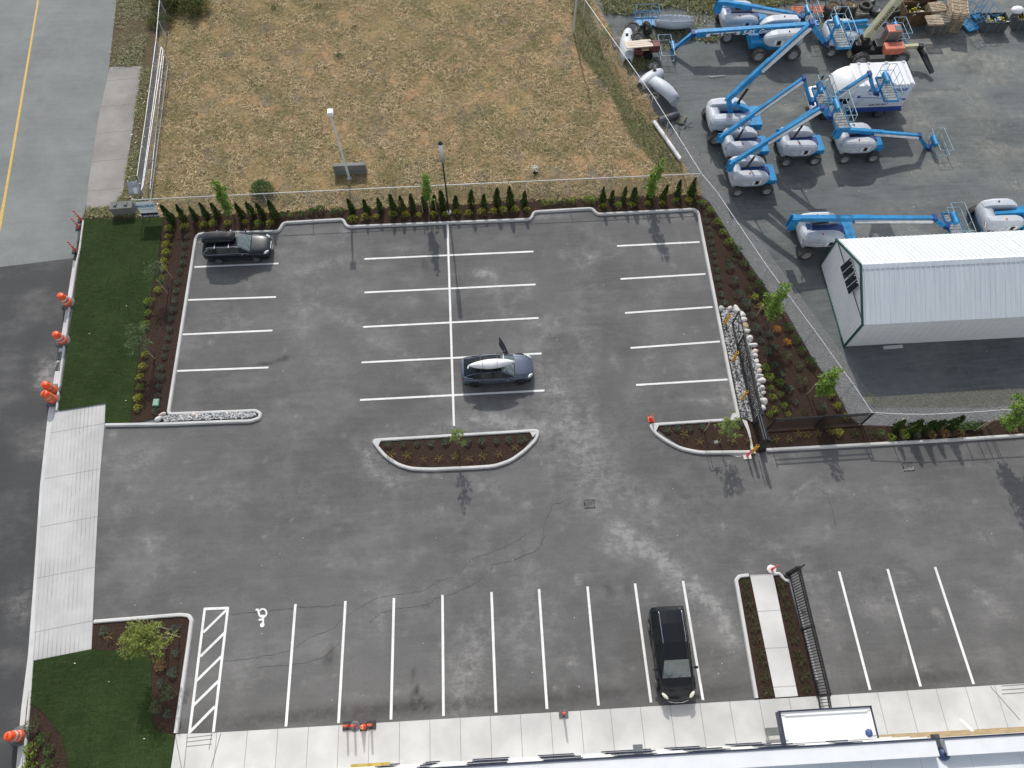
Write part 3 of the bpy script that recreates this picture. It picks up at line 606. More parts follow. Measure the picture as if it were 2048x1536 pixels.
# ================================================================ PLANTS
def rv():
    z = rnd.uniform(-1, 1); t = rnd.uniform(0, 2*PI); r = math.sqrt(1-z*z); return Vector((r*math.cos(t), r*math.sin(t), z))
def leaf(mb, c, L, wd, d=None, up=.5):
    d = d or rv(); d = d.normalized(); s_ = d.cross(rv()+Vector((0, 0, up))).normalized()
    n = d.cross(s_)*wd*.25
    c = Vector(c)
    mb.add([c, c+d*L*.5+s_*wd*.5+n, c+d*L, c+d*L*.5-s_*wd*.5+n], [(0, 1, 2, 3)])
def shrub_mesh(kind, mat, r, h, n, L, wd):
    mb = MB()
    ph = rnd.random()*6
    for k in range(n):
        t = rnd.random()*2*PI; rr = r*math.sqrt(rnd.random())*(1+.25*math.sin(3*t+ph)+.15*math.sin(5*t+ph*2))
        if kind == 'sparse':
            b = int(t/(2*PI)*5)/5*2*PI+ph; rr = r*rnd.random()**.6; t = b+rnd.uniform(-.2, .2)
        z = h*(1-(rr/(r*1.35))**2)*rnd.uniform(.45, 1.0)
        p = Vector((rr*math.cos(t), rr*math.sin(t), max(.02, z)))
        out = Vector((math.cos(t), math.sin(t), .9))+rv()*.7
        leaf(mb, p, L*rnd.uniform(.7, 1.3), wd, out)
    if kind == 'sparse':
        for k in range(5):
            t = k/5*2*PI+ph; mb.cyl((0, 0, 0), (r*math.cos(t), r*math.sin(t), h*.8), .008, .004, 4, False)
    return mb.mesh(kind, mat)
SH = {}
def protos(key, *a, nv=4): SH[key] = [shrub_mesh(*a) for _ in range(nv)]
protos('yellow', 'mound', M['leaf_shrub_yellow'], .26, .34, 150, .10, .055)
protos('lime', 'mound', M['leaf_shrub_lime'], .27, .36, 150, .10, .055)
protos('hebe', 'mound', M['leaf_hebe'], .21, .27, 170, .075, .035)
protos('green', 'mound', M['leaf_green'], .28, .38, 160, .11, .05)
protos('rose', 'sparse', M['leaf_rose'], .27, .30, 60, .085, .045)
protos('orange', 'mound', M['leaf_orange'], .23, .34, 140, .09, .05)
protos('red', 'mound', M['leaf_red'], .30, .36, 150, .10, .05)
protos('fern', 'sparse', M['leaf_fern'], .30, .26, 110, .14, .03)
protos('big', 'mound', M['leaf_hebe'], .33, .42, 260, .10, .04)
protos('olive', 'mound', M['leaf_grey'], .32, .45, 220, .12, .03)
DESC = dict(yellow='yellow-green leafy shrub', lime='lime green leafy shrub', hebe='blue-green mounded shrub', green='green leafy shrub', rose='sparse reddish-yellow shrub', orange='orange-leaved shrub', red='red-tipped shrub', fern='dark green spiky plant', big='large blue-green shrub', olive='olive wispy shrub')
def shrub(kind, px, py, label, group, s=1.0, z=.07):
    o = bpy.data.objects.new('shrub', rnd.choice(SH[kind])); COL.objects.link(o)
    o.location = G(px, py+2, z); o.rotation_euler = (0, 0, rnd.random()*6.3); k = .92*s*rnd.uniform(.8, 1.15); o.scale = (k, k, k*rnd.uniform(.85, 1.1))
    return tag(o, label, 'shrub', group)
def row(kind, pts, where, order, s=1.0, z=.07):
    for i, p in enumerate(pts):
        k = p[2] if len(p) > 2 else kind
        shrub(k, p[0], p[1], '%s, %s from the %s %s' % (DESC[k], ordn(i), order, where), 'shrubs '+where, s, z)
row('yellow', [(339,456.5),(338,473.5),(335,489),(334,505),(329.5,523),(330,535),(322,556),(317,579),(300,604,'lime'),(299,625,'lime'),(294,649,'lime'),(291,708),(287,733),(283,754),(282,774,'lime'),(278,796),(276,815)], 'in the row beside the upper lawn edge', 'top')
row('hebe', [(374,473),(371,489.5),(368,509),(366.5,524),(361,542),(356,563),(353,581),(350,601.5),(347.5,618),(343,636.5),(341,658),(337.5,675),(332.5,694),(330,711.5),(324.5,734),(324.5,753),(319,772),(316,790.5),(312.5,821)], 'in the row beside the left lot kerb', 'top')
row('yellow', [(371,453),(402,448.5,'rose'),(410,449),(427,446.5),(456,446.5),(491,444.5),(517,448,'lime'),(541,447),(706,438),(731,435),(753,433),(786,429,'lime'),(811,429.5),(838,430),(868,429),(891,428.5),(914,425),(937,426),(964,424),(987,423),(1006,421),(1030,419),(1054,419),(1207,412),(1236,410,'lime'),(1263,410),(1295,406.5),(1324,406.5),(1351.5,401.5,'lime'),(1378,401)], 'in the row along the top kerb', 'left')
row('green', [(566,430),(584,429,'lime'),(603,428),(624,423),(642,420),(667,423),(683,421.5)], 'behind the left kerb bump-out', 'left')
row('lime', [(1090,406.5),(1109,403.5),(1128,404,'green'),(1146,402),(1174,400),(1186,399.5)], 'behind the right kerb bump-out', 'left')
row('lime', [(1404,406),(1419,421),(1434,444.5),(1444,464),(1458,485),(1474,501.5,'green'),(1488.5,527,'green'),(1501,549,'green'),(1517,569.5,'green'),(1526.5,589,'green')], 'along the outer edge of the right bed', 'top', 1.1)
row('hebe', [(1412,441),(1416,456),(1418.5,469.5),(1421.5,484),(1423,498),(1426.5,509.5),(1429.5,524.5),(1433,539.5),(1434.5,556),(1438,570),(1441.5,588),(1447,605)], 'in the row beside the right lot kerb', 'top')
row('big', [(1458,534),(1466.5,561.5),(1477,589),(1490,606.5),(1496.5,575,'fern'),(1459,519,'fern'),(1508.5,594,'yellow'),(1520,613,'yellow'),(1503,629.5,'hebe'),(1511.5,656.5),(1520,680,'hebe'),(1533,701.5),(1534,666.5,'hebe'),(1530,735,'lime'),(1540,670,'hebe'),(1550.5,693,'hebe'),(1548.5,729,'hebe'),(1560,748,'hebe'),(1571,713,'olive'),(1538,754,'lime'),(1558.5,765,'lime'),(1600,763,'olive'),(1596,730,'olive')], 'inside the right bed', 'top')
row('green', [(1575,654),(1592,679),(1602,701),(1620,723.5),(1660,788,'yellow'),(1673,811,'yellow'),(1690,833,'yellow')], 'beside the gravel verge near the fence corner', 'top', 1.1)
shrub('orange', 1553, 658, 'bright orange-leaved shrub, upper of the two in the right bed', 'orange shrubs in the right bed')
shrub('orange', 1573, 684, 'yellow-orange leaved shrub, lower of the two in the right bed', 'orange shrubs in the right bed')
row('lime', [(1541,775.5),(1561,788),(1543.5,793),(1577,777,'big'),(1590,803,'hebe'),(1567,810.5),(1547,819),(1575,827.5),(1538.5,827.5),(1642,812.5,'big'),(1608,820.5,'fern')], 'just above the iron fence', 'left', .85)
row('rose', [(1550,877),(1576,877),(1595,868),(1613.5,869),(1635,865.5),(1658.5,863),(1675,864,'yellow'),(1708.5,864,'fern'),(1740,864,'fern'),(1758.5,865.5,'green'),(1781,874,'lime'),(1806,869,'lime'),(1831,870.5,'hebe'),(1861,869,'red'),(1889,867,'red'),(1915,865.5,'red'),(2020,858,'red'),(2045,853,'green')], 'in the strip below the iron fence', 'left')
row('hebe', [(777.5,888.5),(808,888.5),(834.5,887),(862.5,886),(891,883),(934.5,882.5),(964,882),(992.5,881),(1017.5,878.5),(1043,877.5)], 'in the upper row of the centre island', 'left')
row('rose', [(783,908),(814.5,910.5),(847,917.5),(879,915.5),(909.5,913),(938,917),(964,912),(997,907),(1029.5,893)], 'in the lower row of the centre island', 'left')
row('hebe', [(1334,858.5),(1355,856),(1379,855.5),(1404,853),(1478,845.5)], 'in the upper row of the right island', 'left')
row('rose', [(1366.5,868),(1399,882),(1435,882),(1464,880.5),(1495,879)], 'in the lower row of the right island', 'left')
row('hebe', [(209.5,1260),(220,1272,'rose'),(319.5,1251),(352.5,1256),(312,1297),(354,1303),(324,1328,'red'),(347.5,1343),(324.5,1364.5),(341,1384.5,'olive'),(317,1412,'olive'),(337,1426)], 'in the bed beside the hatched bay', 'top', 1.15)
row('olive', [(69,1447),(87.5,1474.5,'green'),(66,1498,'lime'),(100,1497,'green'),(101,1528,'green'),(62,1534,'lime')], 'in the bottom left corner bed', 'top', 1.15)
row('fern', [(1491,1164.5),(1491,1182),(1497,1203),(1502,1226),(1508.5,1253),(1511.5,1276),(1520,1303),(1524,1321),(1529,1351),(1534,1378)], 'in the bed left of the walkway', 'top', .85)
row('fern', [(1562,1164.5),(1563.5,1184.5),(1572,1206),(1575,1229.5),(1582,1252),(1587,1276),(1593,1306),(1598.5,1317),(1606,1347),(1610,1373)], 'in the bed right of the walkway', 'top', .85)
protos('flowers', 'mound', M['leaf_white'], .42, .3, 320, .05, .05, nv=1)
shrub('flowers', 1800, 835.5, 'clump of white flowers on the pale gravel near the fence corner', None)
protos('weed', 'sparse', M['leaf_shrub_lime'], .4, .4, 140, .12, .03, nv=2)
shrub('weed', 1738, 797, 'yellow-green weed tuft at the inner fence corner of the yard', None)

# cedars
def cedar_mesh(h, r, n=520):
    mb = MB()
    for k in range(n):
        z = h*(rnd.random()**1.15); rr = r*(1-z/h)**.75*(0.55+.5*rnd.random()); t = rnd.random()*2*PI
        rr *= 1+.2*math.sin(4*t+z*5)
        d = Vector((math.cos(t)*.5, math.sin(t)*.5, 1.1))+rv()*.35
        leaf(mb, (rr*math.cos(t), rr*math.sin(t), .05+z*.93), .17*rnd.uniform(.6, 1.2), .07, d)
    mb.s = True; mb.cyl((0, 0, .0), (0, 0, h*.86), r*.55, .01, 8, False)
    return mb.mesh('cedar', M['cedar'])
CD = [cedar_mesh(1.5, .26, 430), cedar_mesh(1.65, .25, 480), cedar_mesh(1.4, .27, 380), cedar_mesh(1.55, .24, 400), cedar_mesh(1.45, .22, 330), cedar_mesh(1.7, .29, 520), cedar_mesh(1.3, .24, 340)]
cl = [(346,444),(369,441),(394,440),(416,436),(437,434),(486,434),(507,431),(527,433),(551,434),(706,423),(735,423),(762,420),(788,420),(806,421),(826,419),(849,416),(869,415),(888,416),(912,416),(942,411),(967,414),(993,410),(1021,409),(1048,409),(1205,404),(1222,402),(1246,402),(1267,403),(1299,399),(1325,399),(1354,393),(1381,392)]
for i, p in enumerate(cl):
    o = bpy.data.objects.new('cedar_tree', CD[(i*5) % 7]); COL.objects.link(o); o.location = G(p[0], p[1], .07); k = rnd.uniform(.82, 1.12)
    o.scale = (k, k, k*rnd.uniform(.9, 1.08)); o.rotation_euler = (rnd.uniform(-.07, .07), rnd.uniform(-.07, .07), rnd.random()*6)
    tag(o, 'dark green narrow cedar, %s from the left along the field fence' % ordn(i), 'cedar', 'cedars along the field fence')
for i, (b, h) in enumerate([((1788,859),1.25),((1818,863),1.7),((1845,862),1.45),((1868,858),1.3),((1896,856),1.55)]):
    o = bpy.data.objects.new('cedar_tree', CD[(i+1) % 4]); COL.objects.link(o); o.location = G(*b, .07); k = h/1.5; o.scale = (1.1*k, 1.1*k, k); o.rotation_euler = (0, 0, i)
    tag(o, 'green cedar, %s from the left in the right-hand strip below the yard fence' % ordn(i), 'cedar', 'cedars in the right-hand strip')
jm = MB()
for k in range(260):
    x = rnd.uniform(-.7, .8); leaf(jm, (x, rnd.gauss(0, .14), rnd.uniform(.05, .35)), .22, .07, Vector((.9, .2, .4))+rv()*.4)
jm.tube([(-.7,0,.12),(0,.05,.2),(.8,0,.15)], .03, 5)
jm.ell((0,0,.14), .7, .22, .12, 10, 5)
jo = jm.build('juniper', M['cedar']); jo.location = G(1930, 855, .07); tag(jo, 'low spreading juniper right of the leaning cedars', 'juniper')

# trees
def tree(base, h, clumps, mat, label, leafn=900, L=.16, wd=.085, lean=(0, 0), trunk_r=.035, bushy=.28, group=None, z=.07, name='tree'):
    t = thing(name, label, 'tree', G(base[0], base[1], z), 0, group)
    tm = MB(); tm.s = True; top = Vector((lean[0], lean[1], h*.93))
    P = [Vector((lean[0]*k**1.5+.03*math.sin(k*9), lean[1]*k**1.5, h*.93*k)) for k in (0, .2, .4, .6, .8, 1)]
    for i in range(5): tm.cyl(P[i], P[i+1], trunk_r*(1-i*.17), trunk_r*(1-(i+1)*.17), 7, False)
    cm_ = MB(); tot = sum(c[3]**2*c[4] for c in clumps)
    for cx, cy, cz, cr_, ch in clumps:
        c = Vector((cx, cy, cz)); ax = Vector((lean[0]*(cz/h)**1.5, lean[1]*(cz/h)**1.5, cz-ch*.6))
        for k in range(3):
            e = c+Vector((rnd.gauss(0, cr_*.4), rnd.gauss(0, cr_*.4), rnd.uniform(-.2, .6)*ch)); tm.cyl(ax, e, .016, .005, 5, False)
        n = int(leafn*(cr_**2*ch)/tot)
        tw = [c+Vector((rv().x*cr_*rnd.random()**.45, rv().y*cr_*rnd.random()**.45, rnd.uniform(-1, 1)*ch)) for _ in range(max(4, n//14))]
        for k in range(n):
            q = rnd.choice(tw)+rv()*cr_*bushy*rnd.random()
            leaf(cm_, q, L*rnd.uniform(.6, 1.25), wd, rv()+Vector((0, 0, -.15)), 1.2)
    tm.build('trunk', M['bark'], t); cm_.build('crown', mat, t)
    return t
def stake(px, py, h, label, z=.07, lean=(0, 0)):
    mb = MB(); mb.cyl((0, 0, 0), (lean[0], lean[1], h), .028, .028, 8); mb.m = 1; mb.cyl((lean[0], lean[1], h), (lean[0], lean[1], h+.012), .03, .03, 8)
    o = mb.build('tree_stake', [M['stake'], pm('cut stake end', (.6,.52,.4), .8)] if 'cut stake end' not in bpy.data.materials else [M['stake'], bpy.data.materials['cut stake end']]); o.location = G(px, py, z); return tag(o, label, 'stake', 'stakes beside the young trees')
def column(h, r, z0, n=5): return [(rnd.gauss(0, r*.25), rnd.gauss(0, r*.25), z0+(h-z0)*(k+.5)/n, r*(1.05-.6*abs((k+.4)/n-.35)), (h-z0)/n*.75) for k in range(n)]
tree((470,440), 3.7, column(3.7, .42, 1.0), M['leaf_bright'], 'young bright green tree leaning over the field fence above the parked wagon', 1500, lean=(-.1, .1))
tree((862,425), 3.75, column(3.75, .33, 1.3), M['leaf_bright'], 'young bright green tree left of the black lamp post', 1200)
tree((1299,403), 3.7, column(3.7, .42, .9), M['leaf_bright'], 'young bright green tree near the top right end of the cedar row', 1500)
tree((337,575), 2.6, [(-.25,.05,1.9,.45,.5),(.1,.25,2.1,.45,.45),(-.1,-.3,1.6,.5,.4),(.25,-.1,1.8,.35,.4)], M['leaf_grey'], 'grey-green open-branched young tree beside the lawn, the upper of two', 900, .11, .045, bushy=.35)
tree((308,708), 3.0, [(-.3,.1,2.1,.55,.6),(.15,.4,2.3,.5,.5),(-.1,-.5,1.8,.6,.4),(.35,-.2,2.0,.45,.5),(-.6,-.2,1.9,.4,.4)], M['leaf_grey'], 'grey-green open-branched young tree beside the lawn, the lower and larger of two', 1300, .11, .045, bushy=.35)
tree((917,900), 2.9, [(0,.05,1.7,.42,.5),(.1,.0,2.2,.4,.5),(-.15,.1,2.6,.25,.35),(.3,-.1,1.5,.3,.3)], M['leaf_pale'], 'small pale green young tree in the centre island', 750, .11, .05)
tree((1437,878), 3.0, [(0,0,1.8,.6,.5),(.3,.2,2.2,.5,.5),(-.3,.0,2.1,.4,.4),(.4,-.2,1.7,.45,.4),(-.1,.1,2.7,.3,.3)], M['leaf_pale'], 'loose pale green young tree in the right island', 1100, .11, .05)
tree((334,1290), 3.5, [(-.2,.1,2.6,.75,.5),(.3,.4,2.8,.6,.4),(.4,-.4,2.5,.6,.4),(-.6,-.3,2.4,.65,.4),(.05,.0,3.1,.6,.4),(-.7,.5,2.6,.5,.4),(.9,.0,2.1,.4,.3)], M['leaf_olive'], 'broad yellow-green fine-leaved tree overhanging the lower lawn', 3600, .17, .045, bushy=.3, trunk_r=.045)
tree((1527,655), 4.3, column(4.3, .5, 1.3), M['leaf_bright'], 'young bright green tree in the right bed leaning toward the shed', 1700, lean=(.15, .1))
tree((1624,798), 3.7, column(3.7, .48, 1.1), M['leaf_bright'], 'young bright green tree in the right bed above the iron fence corner', 1600)
tree((1978,858), 5.4, column(5.4, .62, 1.6, 6)+[(.7,.3,3.2,.5,.6),(1.0,.2,3.9,.5,.6)], M['leaf_bright'], 'tall bright green tree at the right edge of the strip above the kerb', 3000, lean=(.3, .1))
for i, (x, y, h, l) in enumerate([(846,426,1.3,'left of three at the tree by the black lamp post'),(860,428,1.3,'middle of three at the tree by the black lamp post'),(873,424,1.3,'right of three at the tree by the black lamp post'),
    (336,587,1.5,'lower stake at the upper grey-green lawn tree'),(345,556,1.5,'upper stake at the upper grey-green lawn tree'),(310,718,1.5,'at the lower grey-green lawn tree'),
    (1408,889-25,1.7,'at the loose tree in the right island'),(1512,634,1.4,'left one at the tree beside the shed'),(1529,633,1.4,'right one at the tree beside the shed'),(1614,789,1.4,'at the tree above the iron fence corner'),
    (341,1260,1.4,'topmost at the yellow-green tree'),(360,1274,1.4,'right-hand one at the yellow-green tree'),(334,1277,1.1,'middle one at the yellow-green tree'),(333,1297,1.2,'lowest at the yellow-green tree'),(1948,862,1.5,'left one at the tall tree by the right edge'),(1962,857,1.5,'right one at the tall tree by the right edge'),(1280,398,1.3,'at the tree near the top right of the cedar row')]):
    stake(x, y, h, 'thin wooden stake, '+l)
bm = MB()
for k in range(1500): 
    p = rv(); leaf(bm, (p.x*1.2*rnd.random()**.4, p.y*1.2*rnd.random()**.4, .1+abs(p.z)*1.0), .2, .05, rv()+Vector((0,0,.5)))
bo = bm.build('shrub', M['leaf_green']); bo.location = G(527, 385, .05); bo.scale = (.75,.7,.8); tag(bo, 'bushy green shrub growing against the field fence', 'shrub')
for i, (x, y, s, lb) in enumerate([(345,8,1.5,'largest green bush in the top left corner of the field'),(392,22,1.2,'lower right green bush in the top left corner of the field'),(322,48,.9,'lower left green bush beside the street-side fence'),(375,-18,1.5,'upper green bush in the top left corner of the field')]):
    q = MB()
    for k in range(2200):
        p = rv(); f = 1+.25*math.sin(p.x*7+i)+.2*math.sin(p.y*9); leaf(q, (p.x*f*rnd.random()**.35, p.y*f*rnd.random()**.35, .1+abs(p.z)*f*.9), .16, .06, rv()+Vector((0,0,.5)))
    o = q.build('bush', leafmat('bush leaves %d' % i, (.04,.07,.015), (.16,.22,.04), .12, (.25,.15,.07))); o.location = G(x, y, .05); o.scale = (s, s*.9, s*.8); tag(o, lb, 'bush', 'bushes in the top left corner of the field')

# grass: dry field, rough edges, turf
def blades(name, poly_px, n, L, wd, z, mat, label, lean=.9, zj=.05, cl=0, dens=None):
    P = [G(*p) for p in poly_px]; X = np.array([p.x for p in P]); Y = np.array([p.y for p in P])
    pts = np.empty((0, 2))
    while len(pts) < n:
        q = np.stack([nrs.uniform(X.min(), X.max(), n*2), nrs.uniform(Y.min(), Y.max(), n*2)], -1)
        ins = np.zeros(len(q), bool); j = len(P)-1
        for i in range(len(P)):
            c = ((Y[i] > q[:,1]) != (Y[j] > q[:,1])) & (q[:,0] < (X[j]-X[i])*(q[:,1]-Y[i])/(Y[j]-Y[i]+1e-9)+X[i]); ins ^= c; j = i
        if dens:
            f = sum(np.sin(q[:,0]*a+q[:,1]*b+c_) for a, b, c_ in dens)/len(dens); ins &= nrs.rand(len(q)) < np.clip(.5+f, .06, 1)
        pts = np.concatenate([pts, q[ins]])
    pts = pts[:n]
    th = nrs.uniform(0, 2*PI, n); el = nrs.uniform(.05, 1.0, n)*lean; ln = L*nrs.uniform(.5, 1.4, n)
    d = np.stack([np.cos(th)*np.cos(el), np.sin(th)*np.cos(el), np.sin(el)], -1)*ln[:,None]
    s_ = np.stack([-np.sin(th), np.cos(th), np.zeros(n)], -1)*(wd*nrs.uniform(.6, 1.4, n))[:,None]/2
    b = np.concatenate([pts, (z+nrs.rand(n)*zj)[:,None]], -1)
    mid = b+d*.55; tip = b+d; tip[:,2] -= ln*.18*nrs.rand(n)
    v = np.stack([b-s_, b+s_, mid+s_*.7, mid-s_*.7, tip], 1).reshape(-1, 3)
    o5 = np.arange(n)[:,None]*5
    li = np.concatenate([o5+np.array([0, 1, 2, 3]), o5+np.array([3, 2, 4])], 1).ravel().astype(np.int32)
    me = bpy.data.meshes.new(name); me.vertices.add(len(v)); me.vertices.foreach_set('co', v.ravel())
    me.loops.add(len(li)); me.loops.foreach_set('vertex_index', li)
    ls = (np.arange(n)[:,None]*7+np.array([0, 4])).ravel().astype(np.int32)
    me.polygons.add(2*n); me.polygons.foreach_set('loop_start', ls); me.update(calc_edges=True); me.materials.append(mat)
    o = bpy.data.objects.new(name, me); COL.objects.link(o); return tag(o, label, 'grass', kind='stuff')
dn_ = [(.9, .35, 0), (.35, 1.1, 1), (-1.6, .9, 2), (2.3, 2.1, .5), (.3, -.5, 1.3)]
blades('dry_grass', [(285,436),(1402,388),(1128,-90),(338,-90)], 130000, .34, .024, .06, M['dry_blade'], 'flattened dry straw-coloured grass covering the vacant field', .45, .06, dens=dn_)
blades('dry_grass', [(330,428),(560,412),(1040,396),(1400,384),(1400,352),(1000,368),(600,388),(330,402)], 14000, .2, .022, .08, M['dry_blade'], 'dry grass strip between the field fence and the cedars', .9)
blades('rough_grass', [(1128,-60),(1172,-20),(1205,110),(1260,210),(1300,252),(1330,300),(1362,345),(1325,345),(1265,280),(1215,180),(1160,110)], 14000, .34, .03, .05, M['green_blade'], 'rough green grass along the field edge beside the diagonal fence', 1.1)
blades('rough_grass', [(1180,-60),(1440,-60),(1560,-60),(1900,-60),(1900,-8),(1620,0),(1500,22),(1440,30),(1330,14),(1260,30),(1210,28)], 22000, .5, .05, .03, M['green_blade'], 'tall rough grass and weeds along the back of the equipment yard', 1.2)
blades('weeds', [(240,-40),(218,134),(283,131),(300,60),(310,-40)], 3500, .22, .035, .04, M['green_blade'], 'weeds on the dry roadside verge above the old driveway', 1.0, dens=dn_)
blades('weeds', [(283,131),(300,140),(270,380),(300,405),(300,434),(185,436),(172,418),(226,412),(245,390),(250,370)], 5000, .22, .035, .04, M['green_blade'], 'weeds between the old driveway and the gate track', 1.0, dens=dn_)
blades('weeds', [(1390,20),(1440,24),(1440,30),(1340,100),(1240,100),(1240,60)], 1200, .3, .05, .02, M['green_blade'], 'weeds among the scrap in the yard corner', 1.2)
blades('weeds', [(1250,115),(1300,115),(1310,135),(1255,150)], 900, .35, .05, .02, M['green_blade'], 'weeds under the wrecked tractor', 1.2)
blades('weeds', [(1370,70),(1440,70),(1430,84),(1375,78)], 600, .3, .05, .02, M['green_blade'], 'weeds under the long boom basket', 1.2)
blades('turf', [(168,438),(325,436),(312,526),(270,755),(262,844),(212,845),(213,806),(117,820),(158,528)], 22000, .055, .018, .088, M['turf_blade'], 'short dense turf of the upper lawn', 1.1, .01)
blades('turf', [(68,1322),(184,1300),(290,1304),(302,1330),(304,1440),(345,1469),(338,1550),(138,1550),(122,1470),(100,1440),(62,1408)], 12000, .055, .018, .088, M['turf_blade'], 'short dense turf of the lower lawn', 1.1, .01)
dm = MB()
for px, py in [(1030//4+0,0)]: pass
for k in range(26): 
    p = G(rnd.choice([rnd.uniform(256,285), rnd.uniform(290,318), rnd.uniform(300,326)]), rnd.uniform(392,432), .12+.1*rnd.random()); dm.ell(p, .05, .05, .02, 6, 3)
for k in range(16):
    p = G(rnd.uniform(258,300), rnd.uniform(150,380), .15); dm.ell(p, .05, .05, .02, 6, 3)
tag(dm.build('daisies', pm('daisy white', (.8,.8,.72), .8)), 'scattered white daisies among the weeds by the concrete blocks', 'flowers', kind='stuff')
for i, (x, y, s) in enumerate([(1208,62,.7),(1218,48,.5)]):
    q = MB()
    for k in range(240): p = rv(); leaf(q, (p.x*.5, p.y*.5, .2+abs(p.z)*1.1), .16, .07, rv())
    o = q.build('weed_bush', M['leaf_pale']); o.location = G(x, y+20, .02); o.scale = (s, s, s*1.2)
    tag(o, ['pale green weed bush beside the diagonal fence, the lower one', 'pale green weed bush beside the diagonal fence, the upper one'][i], 'weed bush')
for i, (x, y, s) in enumerate([(548,16,.5),(638,12,.6),(680,112,.55),(634,30,.35),(710,55,.4),(740,60,.3),(652,135,.3),(575,50,.3)]):
    shrub('fern' if i % 2 else 'green', x, y, 'green weed clump on the dry field, %s in order from the top' % ordn(i), 'weed clumps on the field', s*1.5, .06)
# ================================================================ FENCES
M['galv'] = pm('galvanised steel', (.60,.61,.62), .45, .3, var=.1, scale=4)
M['wire'] = pm('fence wire', (.34,.35,.36), .5, .3, var=.1)
def chain_fence(name, top_px, label, h=1.75, posts=3.0, wire=.22, z=.05, mid=False):
    t = thing(name, label, 'fence', G(*top_px[0], 0)); base = t.location.copy(); base.z = 0
    P = [G(*p, h)-base for p in top_px]
    rail = MB(); rail.s = True; rail.tube(P, .024, 8); rail.build('top_rail', M['galv'], t)
    wm = MB(); dist = 0; pp = []
    for a, b in zip(P[:-1], P[1:]):
        L = (b-a).length; d = (b-a)/L; n_ = max(1, round(L/posts))
        for k in range(n_): pp.append(a+(b-a)*k/n_)
        k = 0; s = 0.0
        while s < L:
            for sg in (1, -1):
                e = s+sg*(h-.1)*.9; lo, hi = (s, .05), (e, h)
                f = 1.0
                if e > L: f = (L-s)/(e-s)
                if e < 0: f = s/(s-e)
                p0 = a+d*s; p1 = a+d*(s+(e-s)*f); p0 = Vector((p0.x, p0.y, .08)); p1 = Vector((p1.x, p1.y, .08+(h-.08)*f))
                if (p1-p0).length > .05: wm.cyl(p0, p1, .0035, .0035, 3, False)
            s += wire
    pp.append(P[-1])
    wm.build('mesh', M['wire'], t)
    for p in pp:
        q = MB(); q.s = True; q.cyl((p.x, p.y, 0), (p.x, p.y, h+.03), .03, .03, 8); q.ell((p.x, p.y, h+.03), .036, .036, .03, 8, 4); q.build('post', M['galv'], t)
    return t
chain_fence('chain_link_fence', [(264,400),(700,379),(1050,363),(1403,347)], 'long chain-link fence between the dry field and the cedar row')
chain_fence('chain_link_fence', [(1150,-40),(1170,0),(1306,192),(1403,347),(1434,384),(1479,451),(1536,535),(1628,659),(1706,768),(1743,823)], 'diagonal chain-link fence between the field and the equipment yard', 1.8)
chain_fence('chain_link_fence', [(1743,825),(1801,828),(1851,829),(1951,824),(2004,820),(2100,815)], 'slightly sagging chain-link fence along the bottom of the equipment yard', 1.8)
chain_fence('chain_link_fence', [(322,-40),(319,0),(312,80),(292,230),(274,352)], 'chain-link fence with a white top rail beside the old driveway', 1.8)
t = thing('sliding_gate', 'long sliding chain-link gate lying parallel to the driveway fence over the dark gravel', 'gate', G(303, 240, 0))
P0, P1 = G(322, 94, 1.5)-t.location, G(283, 380, 1.5)-t.location; Q0, Q1 = G(326, 100, 1.5)-t.location, G(286, 372, 1.5)-t.location
mb = MB(); mb.s = True; mb.tube([P0, P1], .028, 8); mb.tube([Q0, Q1], .028, 8); mb.tube([P0, Q0], .028, 8); mb.tube([P1, Q1], .028, 8)
mb.tube([(P0.x, P0.y, .2), (P1.x, P1.y, .2)], .028, 8); mb.build('frame', M['galv'], t)
mb = MB(); mb.s = True; R0, R1 = G(328, 108, .25)-t.location, G(300, 378, .25)-t.location; mb.tube([R0, R1], .03, 8); mb.build('track_rail', M['galv'], t)
for k in range(9):
    p = P0.lerp(P1, k/8); q = Q0.lerp(Q1, k/8); mb = MB(); mb.cyl((p.x, p.y, 0), (p.x, p.y, 1.5), .025, n=6); mb.cyl(p, q, .018, n=6); mb.build('post', M['galv'], t)
wm = MB(); d = (P1-P0).normalized(); L = (P1-P0).length; s = 0
while s < L-1.3:
    for sg in (0, 1):
        a = P0+d*(s+1.3*sg); b = P0+d*(s+1.3*(1-sg)); wm.cyl((a.x, a.y, .2), (b.x, b.y, 1.5), .0035, n=3, cap=False)
    s += .2
wm.build('mesh', M['wire'], t)

def iron_panel(t, a, b, h, gap=.125, z=.08, posts=(0, 1), pw=.07, mids=(), bars=True):
    a = Vector(a); b = Vector(b); L = (b-a).length; d = (b-a)/L
    mb = MB()
    for zz in (z+.12, z+h*.86, z+h): mb.beam((a.x, a.y, zz), (b.x, b.y, zz), .055, .05)
    n_ = int(L/gap)
    if bars:
        for k in range(1, n_): p = a+d*(L*k/n_); mb.beam((p.x, p.y, z+.06), (p.x, p.y, z+h), .032, .032)
    mb.build('panel', M['iron_black'], t)
    for f in list(posts)+list(mids):
        p = a.lerp(b, f); q = MB(); q.beam((p.x, p.y, 0), (p.x, p.y, z+h+.08), pw, pw); q.box(p.x, p.y, z+h+.1, pw*1.3, pw*1.3, .04); q.build('post', M['iron_black'], t)
t = thing('iron_fence', 'black iron picket fence running right from the sliding gate to the yard fence corner', 'fence', G(1535, 861)); o_ = t.location
iron_panel(t, G(1533,861)-o_, G(1722,849)-o_, 1.62, mids=(.5,))
t = thing('iron_fence', 'long black iron picket fence beside the walkway, with a solid plate at its top end', 'fence', G(1575, 1150)); o_ = t.location
a, b = G(1577,1152)-o_, G(1633,1391)-o_
iron_panel(t, a, b, 1.62, .135, mids=(.47,))
